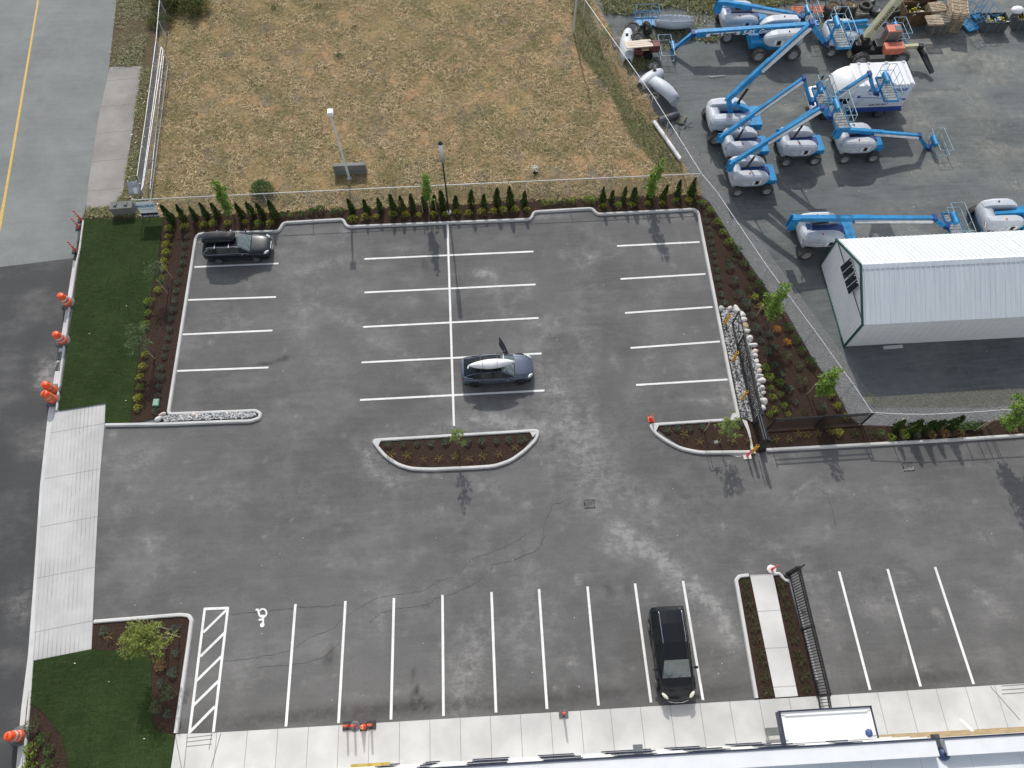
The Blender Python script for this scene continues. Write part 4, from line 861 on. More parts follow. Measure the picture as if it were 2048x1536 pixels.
mb = MB(); d = (b-a).normalized(); nn = Vector((-d.y, d.x, 0)); a2 = a-d*.12
mb.beam((a2.x, a2.y, .02), (a2.x, a2.y, 1.72), .12, .26); mb.beam((a2.x-d.x*.05+.1, a2.y-.0, 1.6), (a2.x+.32, a2.y+.12, 1.74), .07, .07)
mb.beam((a.x+.06, a.y, 1.66), (b.x+.06, b.y, 1.66), .05, .05); mb.build('latch_plate', M['iron_black'], t)
t = thing('iron_gate', 'short black iron gate standing across the sidewalk by the canopy', 'gate', G(1633, 1391, .1)); o_ = G(1633, 1391, 0)
iron_panel(t, G(1634,1394)-o_, G(1640,1432)-o_, 1.5, .13, z=.06)
# cantilever sliding gate at the right lot
t = thing('sliding_gate', 'tall black iron cantilever gate with a cross-braced open tail above the river stones', 'gate', G(1463, 651)); o_ = t.location
A0 = G(1463,651)-o_; A1 = G(1507,851)-o_; h = 1.60; L = (A1-A0).length; d = (A1-A0)/L; tail = 1.75/L*1.0
T_ = A0.lerp(A1, .235)
mb = MB()
mb.beam((A0.x, A0.y, .25), (A1.x, A1.y, .25), .09, .12); mb.beam((A0.x, A0.y, h+.1), (A1.x, A1.y, h+.1), .06, .06)
mb.beam((A0.x, A0.y, .25), (A0.x, A0.y, h+.1), .07, .07); mb.beam((T_.x, T_.y, .25), (T_.x, T_.y, h+.1), .07, .07); mb.beam((A1.x, A1.y, .25), (A1.x, A1.y, h+.1), .08, .08)
mb.build('frame', M['iron_black'], t)
mb = MB(); mb.beam((A0.x, A0.y, .3), (T_.x, T_.y, h+.08), .025, .025); mb.beam((T_.x, T_.y, .3), (A0.x, A0.y, h+.08), .026, .026); mb.build('cross_brace', M['iron_black'], t)
mb = MB(); n_ = int((A1-T_).length/.125)
for k in range(1, n_): p = T_.lerp(A1, k/n_); mb.beam((p.x, p.y, .28), (p.x, p.y, h+.08), .034, .034)
mb.beam((T_.x, T_.y, h-.14), (A1.x, A1.y, h-.14), .045, .04); mb.build('pickets', M['iron_black'], t)
mb = MB(); nn = Vector((-d.y, d.x, 0))*.1
for k in range(1, 40): p = T_.lerp(A1, k/40)+nn; mb.beam((p.x, p.y, .3), (p.x, p.y, h), .006, .006)
mb.tube([(T_.x+nn.x, T_.y+nn.y, h), (A1.x+nn.x, A1.y+nn.y, h)], .012, 5); mb.build('inner_screen', M['iron_black'], t)
t = thing('gate_support', 'black iron roller frame and solid panel holding the sliding gate at the kerb', 'gate frame', G(1508, 852)); o_ = t.location
S0 = G(1506,850)-o_; S1 = G(1519,900)-o_
iron_panel(t, S0, S1, 1.62, .13, pw=.13)
mb = MB(); dd = (S1-S0).normalized(); n2 = Vector((-dd.y, dd.x, 0))
mb.beam((S0.x, S0.y, .05), (S0.x, S0.y, 1.75), .3, .1); mb.beam((S1.x, S1.y, .02), (S1.x, S1.y, 1.55), .36, .16); mb.build('end_plate', M['iron_black'], t)
mb = MB(); mb.s = True
for off in (.12, .26): mb.tube([(S0.x+n2.x*-off, S0.y-n2.y*off, 1.74), (S1.x-n2.x*off, S1.y-n2.y*off, 1.74)], .03, 8)
mb.build('guide_rail', pm('grey guide rail', (.10,.105,.115), .5), t)
mb = MB(); mb.box(S1.x+.1, S1.y+.15, .35, .35, .4, .5); mb.build('gate_motor', M['iron_black'], t)

M['bollard_yellow'] = pm('bollard yellow', (.72,.40,.03), .5, var=.08, dirt=(.35,.22,.05), dk=.3)
M['hole_black'] = pm('open pipe end', (.01,.01,.01), .9)
for i, (px, py, hh) in enumerate([(1450,648,1.15),(1465,722,1.15),(1483,799,1.15),(1504,905,1.12)]):
    mb = MB(); mb.s = True; mb.cyl((0, 0, 0), (0, 0, hh), .085, n=16, cap=False); mb.m = 1; mb.cyl((0, 0, hh-.06), (0, 0, hh-.055), .08, n=16); mb.m = 0
    mb.lathe([(.085, hh), (.066, hh), (.066, hh-.06)], n=16)
    o = mb.build('bollard', [M['bollard_yellow'], M['hole_black']]); o.location = G(px, py, .07)
    tag(o, 'yellow steel pipe bollard, %s from the top along the sliding gate' % ordn(i), 'bollard', 'yellow bollards along the sliding gate')

# ---- lamps and poles
t = thing('lamp_post', 'tall pale grey lamp post with a white boxy head standing on the dry field', 'lamp post', G(699, 357, .05))
mb = MB(); mb.s = True; mb.cyl((0, 0, 0), (0, 0, 5.75), .09, .065, 12); mb.build('pole', pm('pale painted pole', (.68,.69,.70), .5, var=.06), t)
mb = MB(); mb.box(0, 0, .03, .3, .3, .06); mb.build('base_plate', M['galv'], t)
M['white_metal'] = pm('white enamel', (.82,.82,.82), .4, var=.04); M['glass_white'] = pm('opal lens', (.7,.72,.74), .2, var=.05)
mb = MB(); mb.box(0, .12, 5.92, .36, .44, .22); mb.box(0, .12, 6.05, .30, .36, .04); hd = mb.build('lamp_head', M['white_metal'], t, bevel=.015)
mb = MB(); mb.box(0, .12, 5.80, .28, .34, .03); mb.build('lens', M['glass_white'], hd)
t = thing('lamp_post', 'slim black lamp post with a small lantern head beside the cedar row', 'lamp post', G(898, 426, .07))
mb = MB(); mb.s = True; mb.cyl((0, 0, 0), (0, 0, 6.0), .055, .045, 10); mb.build('pole', M['iron_black'], t)
mb = MB(); mb.s = True; mb.cyl((0, 0, 0), (0, 0, .16), .17, .16, 14); mb.build('footing', M['kerb'], t)
mb = MB(); mb.s = True; mb.lathe([(.0,6.05),(.14,6.05),(.16,6.12),(.11,6.2),(.11,6.42),(.17,6.46),(.10,6.58),(.03,6.66),(.0,6.8)], n=12); hd = mb.build('lantern', M['iron_black'], t)
mb = MB(); mb.s = True; mb.lathe([(.125,6.2),(.15,5.0),(.125,6.42)], n=12); mb.m = 0; mb.box(0, -.12, 6.13, .28, .12, .05); mb.box(0, -.11, 6.47, .24, .10, .04); mb.build('lens', M['white_metal'], hd)
o = MB(); o.s = True; o.cyl((0, 0, 0), (0, 0, 6.5), .075, .06, 12); o = o.build('utility_pole', M['galv']); o.location = G(1147, 67, .05)
tag(o, 'plain grey metal pole at the top edge of the field near the yard fence', 'pole')
mb = MB(); mb.cyl((0, 0, 0), (.05, .02, 1.0), .025, n=8); mb.beam((.05,.02,1.0), (.28,.1,1.02), .04, .04); mb.m = 1; mb.box(.40, .06, .98, .24, .17, .09, .2)
o = mb.build('path_light', [M['iron_black'], pm('grey fixture', (.2,.21,.22), .5)]); o.location = G(1410, 899, .07); tag(o, 'short black landscape light with a grey head in the right island', 'light')
M['block'] = concrete('precast block', (.21,.215,.20), dk=.6)
M['block_dark'] = concrete('old mossy block', (.17,.175,.16), dk=.7)
mb = MB(); p = G(704, 353, .05); mb.prism([(-1.2,-.22),(1.05,-.22),(1.05,.22),(-1.2,.22)], 0, .25); mb.prism([(-1.2,-.14),(1.05,-.14),(1.05,.14),(-1.2,.14)], .25, .85)
o = mb.build('concrete_barrier', M['block'], bevel=.02); o.location = (p.x, p.y+.35, .05); tag(o, 'low mossy concrete barrier behind the white-headed lamp post', 'barrier')
t = thing('concrete_block', 'large grey interlocking concrete block at the corner of the lawn and the old driveway', 'concrete block', G(251, 428, .04), R(2))
mb = MB(); mb.box(0, .2, .36, 1.5, .65, .72); mb.build('body', M['block_dark'], t, bevel=.03)
for x in (-.38, .32): mb = MB(); mb.box(x, .2, .77, .22, .22, .1); mb.build('lug', M['block_dark'], t, bevel=.02)
o = MB(); o.box(0, 0, .06, .34, .46, .12); o.box(0, 0, .13, .30, .42, .03); o = o.build('utility_box', pm('pale green lid', (.22,.42,.30), .6), bevel=.02); o.location = G(313, 806, .06); tag(o, 'small pale green utility box lid in the left mulch bed', 'utility box')
mb = MB(); 
for k in range(8):
    a = k*.8; mb.tube([(0, 0, .2), (.12*math.cos(a), .12*math.sin(a), .45+.05*math.sin(k*3)), (.3*math.cos(a), .2*math.sin(a), .42)], .02, 5)
mb.tube([(0,0,0),(0,0,.45)], .03, 6); mb.m = 1; mb.box(.05, -.1, .08, .35, .2, .16)
o = mb.build('wire_stand', [M['white_metal'], M['iron_black']]); o.location = G(1069, 343, .08); tag(o, 'small white tangled wire object standing in the dry grass', 'wire stand')
mb = MB(); mb.s = True; a, b = G(1308, 243, .3), G(1361, 319, .3); mb.cyl((0,0,0), b-a, .14, n=14)
d = (b-a).normalized()
mb.m = 1
for f in (.13, .5, .78): mb.cyl((b-a)*f, (b-a)*f+d*.05, .15, n=14)
o = mb.build('plastic_pipe', [pm('white pipe', (.74,.74,.76), .5), M['galv']]); o.location = a; tag(o, 'long white plastic pipe lying beside the diagonal fence', 'pipe')

# ---- text on things
def text_mesh(body, size, mat, extrude=.003, shear=0.0, name='lettering', align='CENTER', bold=0.0):
    cu = bpy.data.curves.new('t', 'FONT'); cu.body = body; cu.size = size; cu.extrude = extrude; cu.shear = shear; cu.align_x = align; cu.align_y = 'CENTER'; cu.offset = bold
    ob = bpy.data.objects.new('t', cu); me = bpy.data.meshes.new_from_object(ob); bpy.data.objects.remove(ob); me.name = name
    me.materials.clear(); me.materials.append(mat); return me
def text(body, size, mat, parent, loc, xdir, ydir, shear=0.0, bold=0.0, name='lettering'):
    me = text_mesh(body, size, mat, shear=shear, bold=bold, name=name); o = bpy.data.objects.new(name, me); COL.objects.link(o)
    X = Vector(xdir).normalized(); Z = X.cross(Vector(ydir)).normalized(); Y = Z.cross(X)
    o.parent = parent; Mx = Matrix((X, Y, Z)).transposed().to_4x4(); Mx.translation = Vector(loc); o.matrix_local = Mx
    return o
# sign banner on the fence
M['banner_white'] = pm('banner white', (.80,.81,.82), .6, var=.05); M['banner_black'] = pm('banner black', (.01,.012,.02), .5); M['banner_blue'] = pm('banner blue', (.05,.22,.42), .5); M['banner_grey'] = pm('banner grey', (.25,.28,.33), .5)
a = G(271, 403, 1.66); b = G(306, 401, 1.66); t = thing('banner_sign', 'white, blue and black banner sign hanging on the fence end beside the concrete block', 'sign', (a.x, a.y-.05, 0)); L = (b-a).length
ang = math.atan2(b.y-a.y, b.x-a.x); t.rotation_euler = (0, 0, ang)
def bz(z): return -.36*math.sin((1.66-z)/1.2*1.35)
mb = MB(); zs = [1.66-.1*k for k in range(13)]
mb.loft([[(0, bz(z), z), (L, bz(z), z)] for z in zs[:9]], closed=False, cap=False); mb.m = 1; mb.loft([[(0, bz(z), z), (L, bz(z), z)] for z in zs[8:]], closed=False, cap=False)
sh = mb.build('banner', [M['banner_white'], M['banner_black']], t); md = sh.modifiers.new('sol', 'SOLIDIFY'); md.thickness = .01
def btx(body, size, mat, x, z, bold=0.0):
    z0, z1 = z+.06, z-.06; ydir = (0, bz(z0)-bz(z1), z0-z1); text(body, size, mat, t, (x, bz(z)-.05, z), (1, 0, 0), ydir, bold=bold)
btx('MALUXURY', .27, M['banner_blue'], L/2, 1.38, .006); btx('T 604.757.9670', .20, M['banner_white'], L/2, .64, .003)
mb = MB(); mb.add([(.12, bz(1.15)-.014, 1.165), (L-.12, bz(1.15)-.014, 1.165), (L-.12, bz(1.13)-.016, 1.13), (.12, bz(1.13)-.016, 1.13)], [(3,2,1,0)]); mb.build('rule', M['banner_grey'], t)
mb = MB(); mb.add([(0,0,0),(.5,.25,0),(.55,.3,.7),(.1,.05,.75)], [(0,1,2,3)]); mb.m = 1; mb.add([(.15,.06,.1),(.42,.2,.1),(.42,.2,.5),(.15,.06,.5)], [(0,1,2,3)]); mb.v = [(v[0], v[1]-(.012 if i > 3 else 0), v[2]) for i, v in enumerate(mb.v)]
t2 = thing('notice_board', 'small faded blue-grey notice board leaning at the end of the gate track', 'sign', G(273, 384, .1)); t2.scale = (1.0,1.0,1.0)
mb = MB(); mb.T = Matrix.Rotation(R(-50), 4, 'X'); mb.box(0, 0, 0, .75, .03, .9); mb.T = None; mb.m = 1; mb.T = Matrix.Rotation(R(-50), 4, 'X'); mb.box(.12, -.022, -.2, .25, .01, .4)
mb.build('board', [pm('faded board', (.42,.44,.46), .6, var=.3), M['banner_white']], t2).location = (0, 0, .45)
mb = MB(); mb.cyl((-.3, .1, 0), (-.3, .3, .8), .025, n=6); mb.cyl((.3, .1, 0), (.3, .3, .8), .025, n=6); mb.build('leg', M['galv'], t2)

# ---- traffic drums, delineators, cones
M['hi_orange'] = pm('traffic orange', (.85,.10,.025), .45, var=.1, scale=5, dirt=(.5,.12,.06), dk=.35)
M['hi_red'] = pm('faded red plastic', (.78,.055,.05), .45, var=.1, scale=5)
M['reflector'] = pm('reflective band', (.68,.62,.60), .35, var=.08, scale=6)
M['rubber'] = pm('black rubber', (.030,.031,.033), .8, var=.3, scale=5, dirt=(.12,.12,.12), dk=.5)
M['rubber_grey'] = pm('worn grey rubber', (.10,.105,.11), .8, var=.25, scale=5)
def drum_parts(t, faded=False):
    mb = MB(); mb.s = True
    mb.lathe([(.30,.02),(.295,.10),(.28,.12),(.275,.30),(.255,.32),(.25,.52),(.235,.54),(.23,.74),(.215,.76),(.21,.95),(.18,1.0),(.0,1.01)], n=20); mb.build('body', M['hi_orange'], t)
    for z, r in ((.32,.272),(.62,.25)):
        b = MB(); b.s = True; b.lathe([(r+.003,z-.06),(r-.004,z+.09)], n=20); b.build('reflective_band', pm('dirty band', (.60,.33,.20), .5, var=.2) if faded and 'dirty band' not in bpy.data.materials else (bpy.data.materials['dirty band'] if faded else M['reflector']), t)
    b = MB(); b.box(0, 0, 1.04, .26, .04, .06); b.build('handle', M['hi_orange'], t)
    b = MB(); b.s = True; b.lathe([(.46,.0),(.47,.05),(.42,.09),(.30,.12)], n=20); b.build('rubber_base', M['rubber_grey'], t)
dr = [((137,607),'orange traffic drum with two white bands, topmost on the street edge by the lawn'), ((128,683),'orange traffic drum with two white bands, just above the street gutter grates'), ((107,782),'scuffed orange traffic drum, upper of the touching pair above the driveway'), ((107,800),'scuffed orange traffic drum, lower of the touching pair above the driveway'), ((40,1472),'orange traffic drum at the bottom left corner of the street')]
for i, (p, lb) in enumerate(dr):
    t = thing('traffic_drum', lb, 'traffic drum', G(*p, .016), rnd.random()*3, 'orange traffic drums along the street'); drum_parts(t, i in (2, 3))
def delin(px, py, label, h=1.05, base='sq', z=.004, mat='hi_red', rz=0.0, bc='rubber', tilt=(0, 0)):
    t = thing('delineator_post', label, 'delineator', G(px, py, z), rz)
    b = MB()
    if base == 'sq': b.box(0, 0, .025, .46, .40, .05)
    else: b.lathe([(.26,0),(.26,.04),(.18,.07),(.0,.07)], n=8)
    b.build('base', M[bc], t, bevel=.01)
    p = MB(); p.s = True; p.T = Matrix.Rotation(R(tilt[0]), 4, 'X') @ Matrix.Rotation(R(tilt[1]), 4, 'Y'); p.lathe([(.075,.04),(.06,.2),(.052,h*.8),(.052,h-.04),(.03,h),(.0,h)], n=12); pp = p.build('post', M[mat], t)
    for zz in (h*.62, h*.82):
        q = MB(); q.s = True; q.T = p.T; q.lathe([(.0555,zz-.05),(.0555,zz+.05)], n=12); q.build('reflective_band', M['reflector'], pp)
    return t
def cone(px, py, label, z=.004, rz=0.0, h=.72, wht=False, tilt=0):
    t = thing('traffic_cone', label, 'traffic cone', G(px, py, z), rz)
    b = MB(); b.box(0, 0, .02, .36, .36, .04); b.build('base', M['hi_orange'] if wht else M['rubber'], t, bevel=.008)
    p = MB(); p.s = True; p.lathe([(.15,.03),(.14,.06),(.03,h-.02),(.022,h),(.0,h)], n=16); pp = p.build('body', M['hi_orange'], t)
    q = MB(); q.s = True; z0, z1 = h*.55, h*.78; rr = lambda zz: .14-(.11)*(zz-.06)/(h-.08)+.003; q.lathe([(rr(z0),z0),(rr(z1),z1)], n=16); q.build('reflective_band', M['reflector'], pp)
delin(163, 441, 'red and white delineator post, topmost of three on the street edge', z=.016)
delin(159, 456, 'red and white delineator post, middle of three on the street edge', z=.016)
delin(152, 502, 'red and white delineator post, lowest of three on the street edge', z=.016)
delin(695, 1452, 'orange delineator on a black square base, leftmost of the group on the sidewalk edge', z=.105, mat='hi_orange')
delin(710, 1452, 'pink delineator on a grey round base, second of the group on the sidewalk edge', z=.105, base='r', bc='rubber_grey', mat='hi_red')
cone(727, 1454, 'orange cone with a white collar, third of the group on the sidewalk edge', z=.105, h=.9)
delin(743, 1450, 'orange delineator on a wide black base, rightmost of the group on the sidewalk edge', z=.105, mat='hi_orange')
delin(1127, 1427, 'lone orange delineator on a grey square base at the middle of the sidewalk edge', z=.105, mat='hi_orange', bc='rubber_grey')
delin(1494, 912, 'red delineator on a pale square base below the sliding gate', z=.004, bc='reflector')
delin(1543, 1139, 'red delineator on a pale octagonal base at the top of the walkway', z=.004, base='r', bc='reflector')
cone(1302, 839, 'orange traffic cone with an orange base at the tip of the right island', wht=True)
for i, (x, y) in enumerate([(1303, 840)]): pass

# ================================================================ SHED
M['shed_white'] = None
n = NT('white ribbed metal'); x = n.sep(n.ob)
c = n.mix(n.ramp(n.noise(n.map(n.ob, (6, .3, .3)), 1.2, 4), .3, .7), (.62,.66,.69), (.70,.74,.77)); c = n.mix(n.ramp(n.noise(n.map(n.ob, (9, .25, .25)), 1.0, 5), .62, .75, 0, .4), c, (.52,.56,.59)); M['shed_white'] = n.fin(c, .42, spec=.4)
n = NT('shed wall metal'); c = n.mix(n.ramp(n.noise(n.map(n.ob, (.6, .6, 4)), 1.2, 4), .3, .7), (.74,.76,.77), (.80,.81,.82)); M['shed_wall'] = n.fin(c, .5)
M['green_trim'] = pm('dark green trim', (.015,.07,.058), .45, var=.1)
sx0, sy0, sy1 = 21.78, 20.52, 26.60; se, sr, sxe = 2.78, 4.42, 36.5; sm_ = (sy0+sy1)/2
t = thing('metal_shed', 'long white ribbed metal shed with dark green edging and solar panels on its gable', 'shed', (sx0, sm_, 0)); W2 = (sy1-sy0)/2; SL = sxe-sx0
mb = MB(); mb.add([(0,-W2,0),(SL,-W2,0),(SL,-W2,se),(0,-W2,se)], [(0,1,2,3)]); mb.add([(0,W2,0),(SL,W2,0),(SL,W2,se),(0,W2,se)], [(3,2,1,0)]); mb.add([(SL,-W2,0),(SL,W2,0),(SL,W2,se),(SL,0,sr-.05),(SL,-W2,se)], [(0,1,2,3,4)])
k = .25
while k < SL: mb.box(k, -W2-.008, se/2, .03, .016, se-.1); k += .5
mb.build('side_wall', M['shed_wall'], t)
mb = MB(); mb.add([(0,-W2,0),(0,W2,0),(0,W2,se),(0,0,sr-.04),(0,-W2,se)], [(4,3,2,1,0)])
k = -W2+.12
while k < W2: mb.box(-.012, k, (se+(1-abs(k)/W2)*(sr-se)-.1)/2, .022, .03, se+(1-abs(k)/W2)*(sr-se)-.14); k += .24
mb.build('gable_wall', M['shed_wall'], t)
mb = MB(); pitch = math.atan2(sr-se, W2)
for sg in (-1, 1):
    e = Vector((0, sg*(W2+.06), se-.02)); r_ = Vector((0, 0, sr))
    mb.add([(-.06, e.y, e.z), (SL, e.y, e.z), (SL, 0, sr), (-.06, 0, sr)], [(0,1,2,3) if sg < 0 else (3,2,1,0)]); mb.add([(-.06, e.y, e.z-.04), (SL, e.y, e.z-.04), (SL, 0, sr-.05), (-.06, 0, sr-.05)], [(3,2,1,0) if sg < 0 else (0,1,2,3)])
    mb.add([(-.06, e.y, e.z-.04), (SL, e.y, e.z-.04), (SL, e.y, e.z), (-.06, e.y, e.z)], [(0,1,2,3)])
    k = .15
    while k < SL: mb.beam((k, e.y, e.z+.02), (k, sg*.02, sr+.02), .05, .05); k += .30
mb.build('roof', M['shed_white'], t)
mb = MB(); mb.beam((0, -.22, sr-.09), (0, 0, sr+.02), .01, .01); mb.add([(-.06,-.24,sr-.10),(SL,-.24,sr-.10),(SL,0,sr+.035),(-.06,0,sr+.035),(SL,.24,sr-.10),(-.06,.24,sr-.10)], [(0,1,2,3),(3,2,4,5)]); mb.build('ridge_cap', M['shed_white'], t)
for sg in (-1, 1):
    mb = MB(); mb.beam((-.07, sg*(W2+.08), se-.0), (-.07, 0, sr+.04), .10, .12); mb.build('rake_trim', M['green_trim'], t)
    mb = MB(); mb.box(-.02, sg*(W2+.01), se/2, .12, .10, se); mb.build('corner_trim', M['green_trim'], t)
mb = MB(); mb.box(-.02, 0, .05, .08, 2*W2, .10); mb.build('base_trim', M['green_trim'], t)
mb = MB(); mb.box(-.03, 0, se+.02, .03, 2*W2-.1, .05); mb.build('gable_flashing', pm('dark flashing', (.03,.045,.05), .5), t)
M['solar'] = pm('solar cells', (.012,.016,.024), .2, var=.2, scale=6)
for i, (ya, yb) in enumerate([(26.05-.55,25.1-.3),(24.75-.2,23.9-.1)]): pass
for i in range(4):
    yc = .80-.49*i-(.08 if i > 1 else 0); p = MB(); p.T = Matrix.Translation((-.20, yc, se+.47)) @ Matrix.Rotation(R(14), 4, 'Y')
    p.box(0, 0, 0, .04, .47, 1.0); o = p.build('solar_panel', M['galv'], t); q = MB(); q.T = p.T; q.box(-.024, 0, 0, .008, .43, .95); q.build('cells', M['solar'], o)
    q = MB(); q.beam((-.02, yc, se+.9), (-.2, yc, se+.95), .03, .03); q.beam((-.02, yc, se+.1), (-.32, yc, se+.1), .03, .03); q.build('bracket', M['galv'], o)
mb = MB(); mb.box(0, 0, .05, 1.2, .2, .1, .03); o = mb.build('concrete_curb_block', M['kerb']); o.location = G(1785, 695, .02); tag(o, 'long pale concrete curb block lying below the shed wall', 'concrete curb')

# ================================================================ BUILDING
n = NT('roof membrane'); c = n.mix(n.ramp(n.noise(n.co, .35, 6, .65), .35, .65), (.68,.71,.73), (.78,.80,.81)); c = n.mix(n.ramp(n.noise(n.co, 1.6, 8, .7, .6), .55, .75, 0, .45), c, (.56,.59,.61)); c = n.mix(n.ramp(n.noise(n.co, .9, 6), .66, .78, 0, .7), c, (.38,.35,.28))
xx = n.sep(n.co); tt = n.math('FRACT', n.math('DIVIDE', xx[0], 1.95)); c = n.mix(n.ramp(n.math('ABSOLUTE', n.math('SUBTRACT', tt, .5)), .485, .497, 0, .35), c, (.3,.34,.38)); M['roof'] = n.fin(c, .6)
M['wall_white'] = pm('painted concrete wall', (.66,.66,.65), .8, var=.04, scale=1)
M['cap_white'] = pm('white parapet cap', (.74,.75,.76), .55, var=.03, scale=1.5); M['navy'] = pm('navy trim', (.022,.032,.060), .45, var=.1); M['win_dark'] = pm('dark glazing', (.02,.025,.04), .12, var=.3)
BH = 8.6; A = G(1073, 1524.5, BH); B = G(2048, 1467.5, BH); bang = math.atan2(B.y-A.y, B.x-A.x)
t = thing('commercial_building', 'white two-storey building with a pale flat roof filling the bottom edge of the picture', 'building', (A.x, A.y, 0), bang)
BX0, BX1 = -22.0, 40.0
def loc_b(px, py, z): v = G(px, py, z)-Vector((A.x, A.y, 0)); c, s = math.cos(-bang), math.sin(-bang); return Vector((v.x*c-v.y*s, v.x*s+v.y*c, z))
mb = MB(); mb.box((BX0+BX1)/2, -6.0, BH/2-.3, BX1-BX0, 12.0-.1, BH-.6); mb.build('wall', M['wall_white'], t)
mb = MB(); mb.add([(BX0,-11.9,BH-.38),(BX1,-11.9,BH-.38),(BX1,-.1,BH-.38),(BX0,-.1,BH-.38)], [(0,1,2,3)]); mb.build('roof', M['roof'], t)
sc0, sc1 = loc_b(1871,1478,BH).x, loc_b(1888,1476,BH).x
for x0, x1 in ((BX0, sc0), (sc1, BX1)):
    mb = MB(); mb.box((x0+x1)/2, -.31, BH-.22, x1-x0, .58, .40); mb.build('parapet', M['cap_white'], t, bevel=.01)
mb = MB(); mb.box((BX0+BX1)/2, .01, BH-.02, BX1-BX0, .05, .10); mb.build('parapet_edge', M['navy'], t)
mb = MB(); mb.box((sc0+sc1)/2, -.3, BH-.40, sc1-sc0, .6, .12); mb.box((sc0+sc1)/2+.1, .05, BH-.5, .2, .2, .3); mb.build('scupper', pm('dark scupper', (.07,.075,.07), .8), t)
for xa, xb, z in [(1075,1147,1.0),(1081,1161,5.0),(945,1018,1.0),(934,1016,5.0),(851,880,1.0),(840,865,5.0),(1201,1302,1.0),(1221,1303,5.0),(1329,1400,1.0),(1366,1445,5.0),(1452,1526,1.0),(1505,1588,5.0),(1655,1700,5.0),(760,800,1.0)]:
    x0, x1 = loc_b(xa, 1500, z).x, loc_b(xb, 1500, z).x
    mb = MB(); mb.box((x0+x1)/2, .02, z, x1-x0, .05, .06); f = mb.build('window', M['navy'], t); q = MB(); q.box((x0+x1)/2, .0, z+.85, x1-x0-.1, .03, 1.5); q.build('pane', M['win_dark'], f)
for px, z, cz in [(1255,2.9,3.3)]:
    p = loc_b(1276,1503,3.2); mb = MB(); mb.box(p.x, .16, 3.3, .42, .28, .12); mb.build('wall_light', pm('grey light', (.12,.13,.14), .5), t)
for px, py, z in ((1890,1508,BH-.38),):
    p = loc_b(px, py, z+.15); d_ = MB(); d_.s = True; d_.lathe([(.24,0),(.23,.08),(.15,.2),(.0,.22)], c=(p.x, p.y, z), n=20); q = d_.build('roof_drain', pm('blue dome drain', (.025,.045,.13), .5, var=.4, scale=14), t)
    r_ = MB(); r_.cyl((p.x, p.y, z+.2), (p.x, p.y, z+.25), .06, n=10); r_.build('drain_cap', M['iron_black'], q)
mb = MB(); x0 = loc_b(1762,1480,3.4).x
for zz_ in (7.6, 6.2, 4.6, 3.2, 1.9): mb.box((x0+BX1)/2, .05, zz_, BX1-x0, .06, .10)
mb.build('timber_band', pm('tan timber slats', (.36,.27,.15), .6, var=.15, scale=3), t)
p = loc_b(1936, 1462, 3.6); mb = MB(); mb.beam((p.x-.25, .55, 3.7), (p.x+.15, .05, 3.7), .12, .10); mb.build('light_arm', M['white_metal'], t)
mb = MB(); p = loc_b(700,1534,3.0)
for x_ in (720, 745, 760): q = loc_b(x_, 1533, 3.0); mb.box(q.x, .1, 3.0-.02*len(mb.f), .8, .12, .1)
mb.build('yellow_trim', pm('yellow trim', (.42,.30,.06), .6), t)
# entrance canopy, a part of the building
CZ = 3.6; c0, c1 = loc_b(1558,1424,CZ), loc_b(1740,1414,CZ)
mb = MB(); cw = c1.x-c0.x; cd = c0.y; mb.box(c0.x+cw/2, cd/2-.0+.02, CZ-.15, cw, cd-.02, .28); cn = mb.build('canopy', M['cap_white'], t)
mb = MB(); mb.box(c0.x+cw/2, cd+.02, CZ+.02, cw+.06, .06, .22); mb.box(c0.x-.02, cd/2, CZ-.12, .08, cd, .5); mb.box(c1.x+.02, cd/2, CZ+.01, .05, cd, .12); mb.build('fascia', M['navy'], cn)
mb = MB(); mb.box(c0.x+cw/2, cd-.10, CZ+.02, cw-.1, .16, .08); mb.box(c0.x+.12, cd/2, CZ+.02, .16, cd-.3, .08); mb.box(c1.x-.12, cd/2, CZ+.02, .16, cd-.3, .08); mb.build('canopy_upstand', M['cap_white'], cn)
p = loc_b(1738,1466,CZ); mb = MB(); mb.s = True; mb.lathe([(.17,0),(.16,.05),(.10,.12),(.0,.13)], c=(p.x, p.y, CZ-.01), n=20); q = mb.build('roof_drain', pm('blue dome drain two', (.04,.07,.19), .5, var=.4, scale=14), cn)
t = thing('bench', 'grey bench on the sidewalk partly under the canopy', 'bench', G(1543, 1463, .1))
mb = MB(); mb.box(.35, 0, .46, 1.5, .36, .06); mb.build('seat', pm('grey bench', (.13,.14,.14), .6), t)
for x_ in (-.25, .95): mb = MB(); mb.box(x_, 0, .22, .08, .32, .44); mb.build('leg', pm('grey bench leg', (.12,.13,.13), .6) if 'grey bench leg' not in bpy.data.materials else bpy.data.materials['grey bench leg'], t)
mb = MB(); mb.box(0, 0, 1.1, .5, .4, .12); mb.box(.1, -.1, .5, .08, .08, 1.0); o = mb.build('white_stand', M['white_metal'], bevel=.02); o.location = G(2052, 1446, .1); tag(o, 'white stand at the right end of the sidewalk', 'stand')
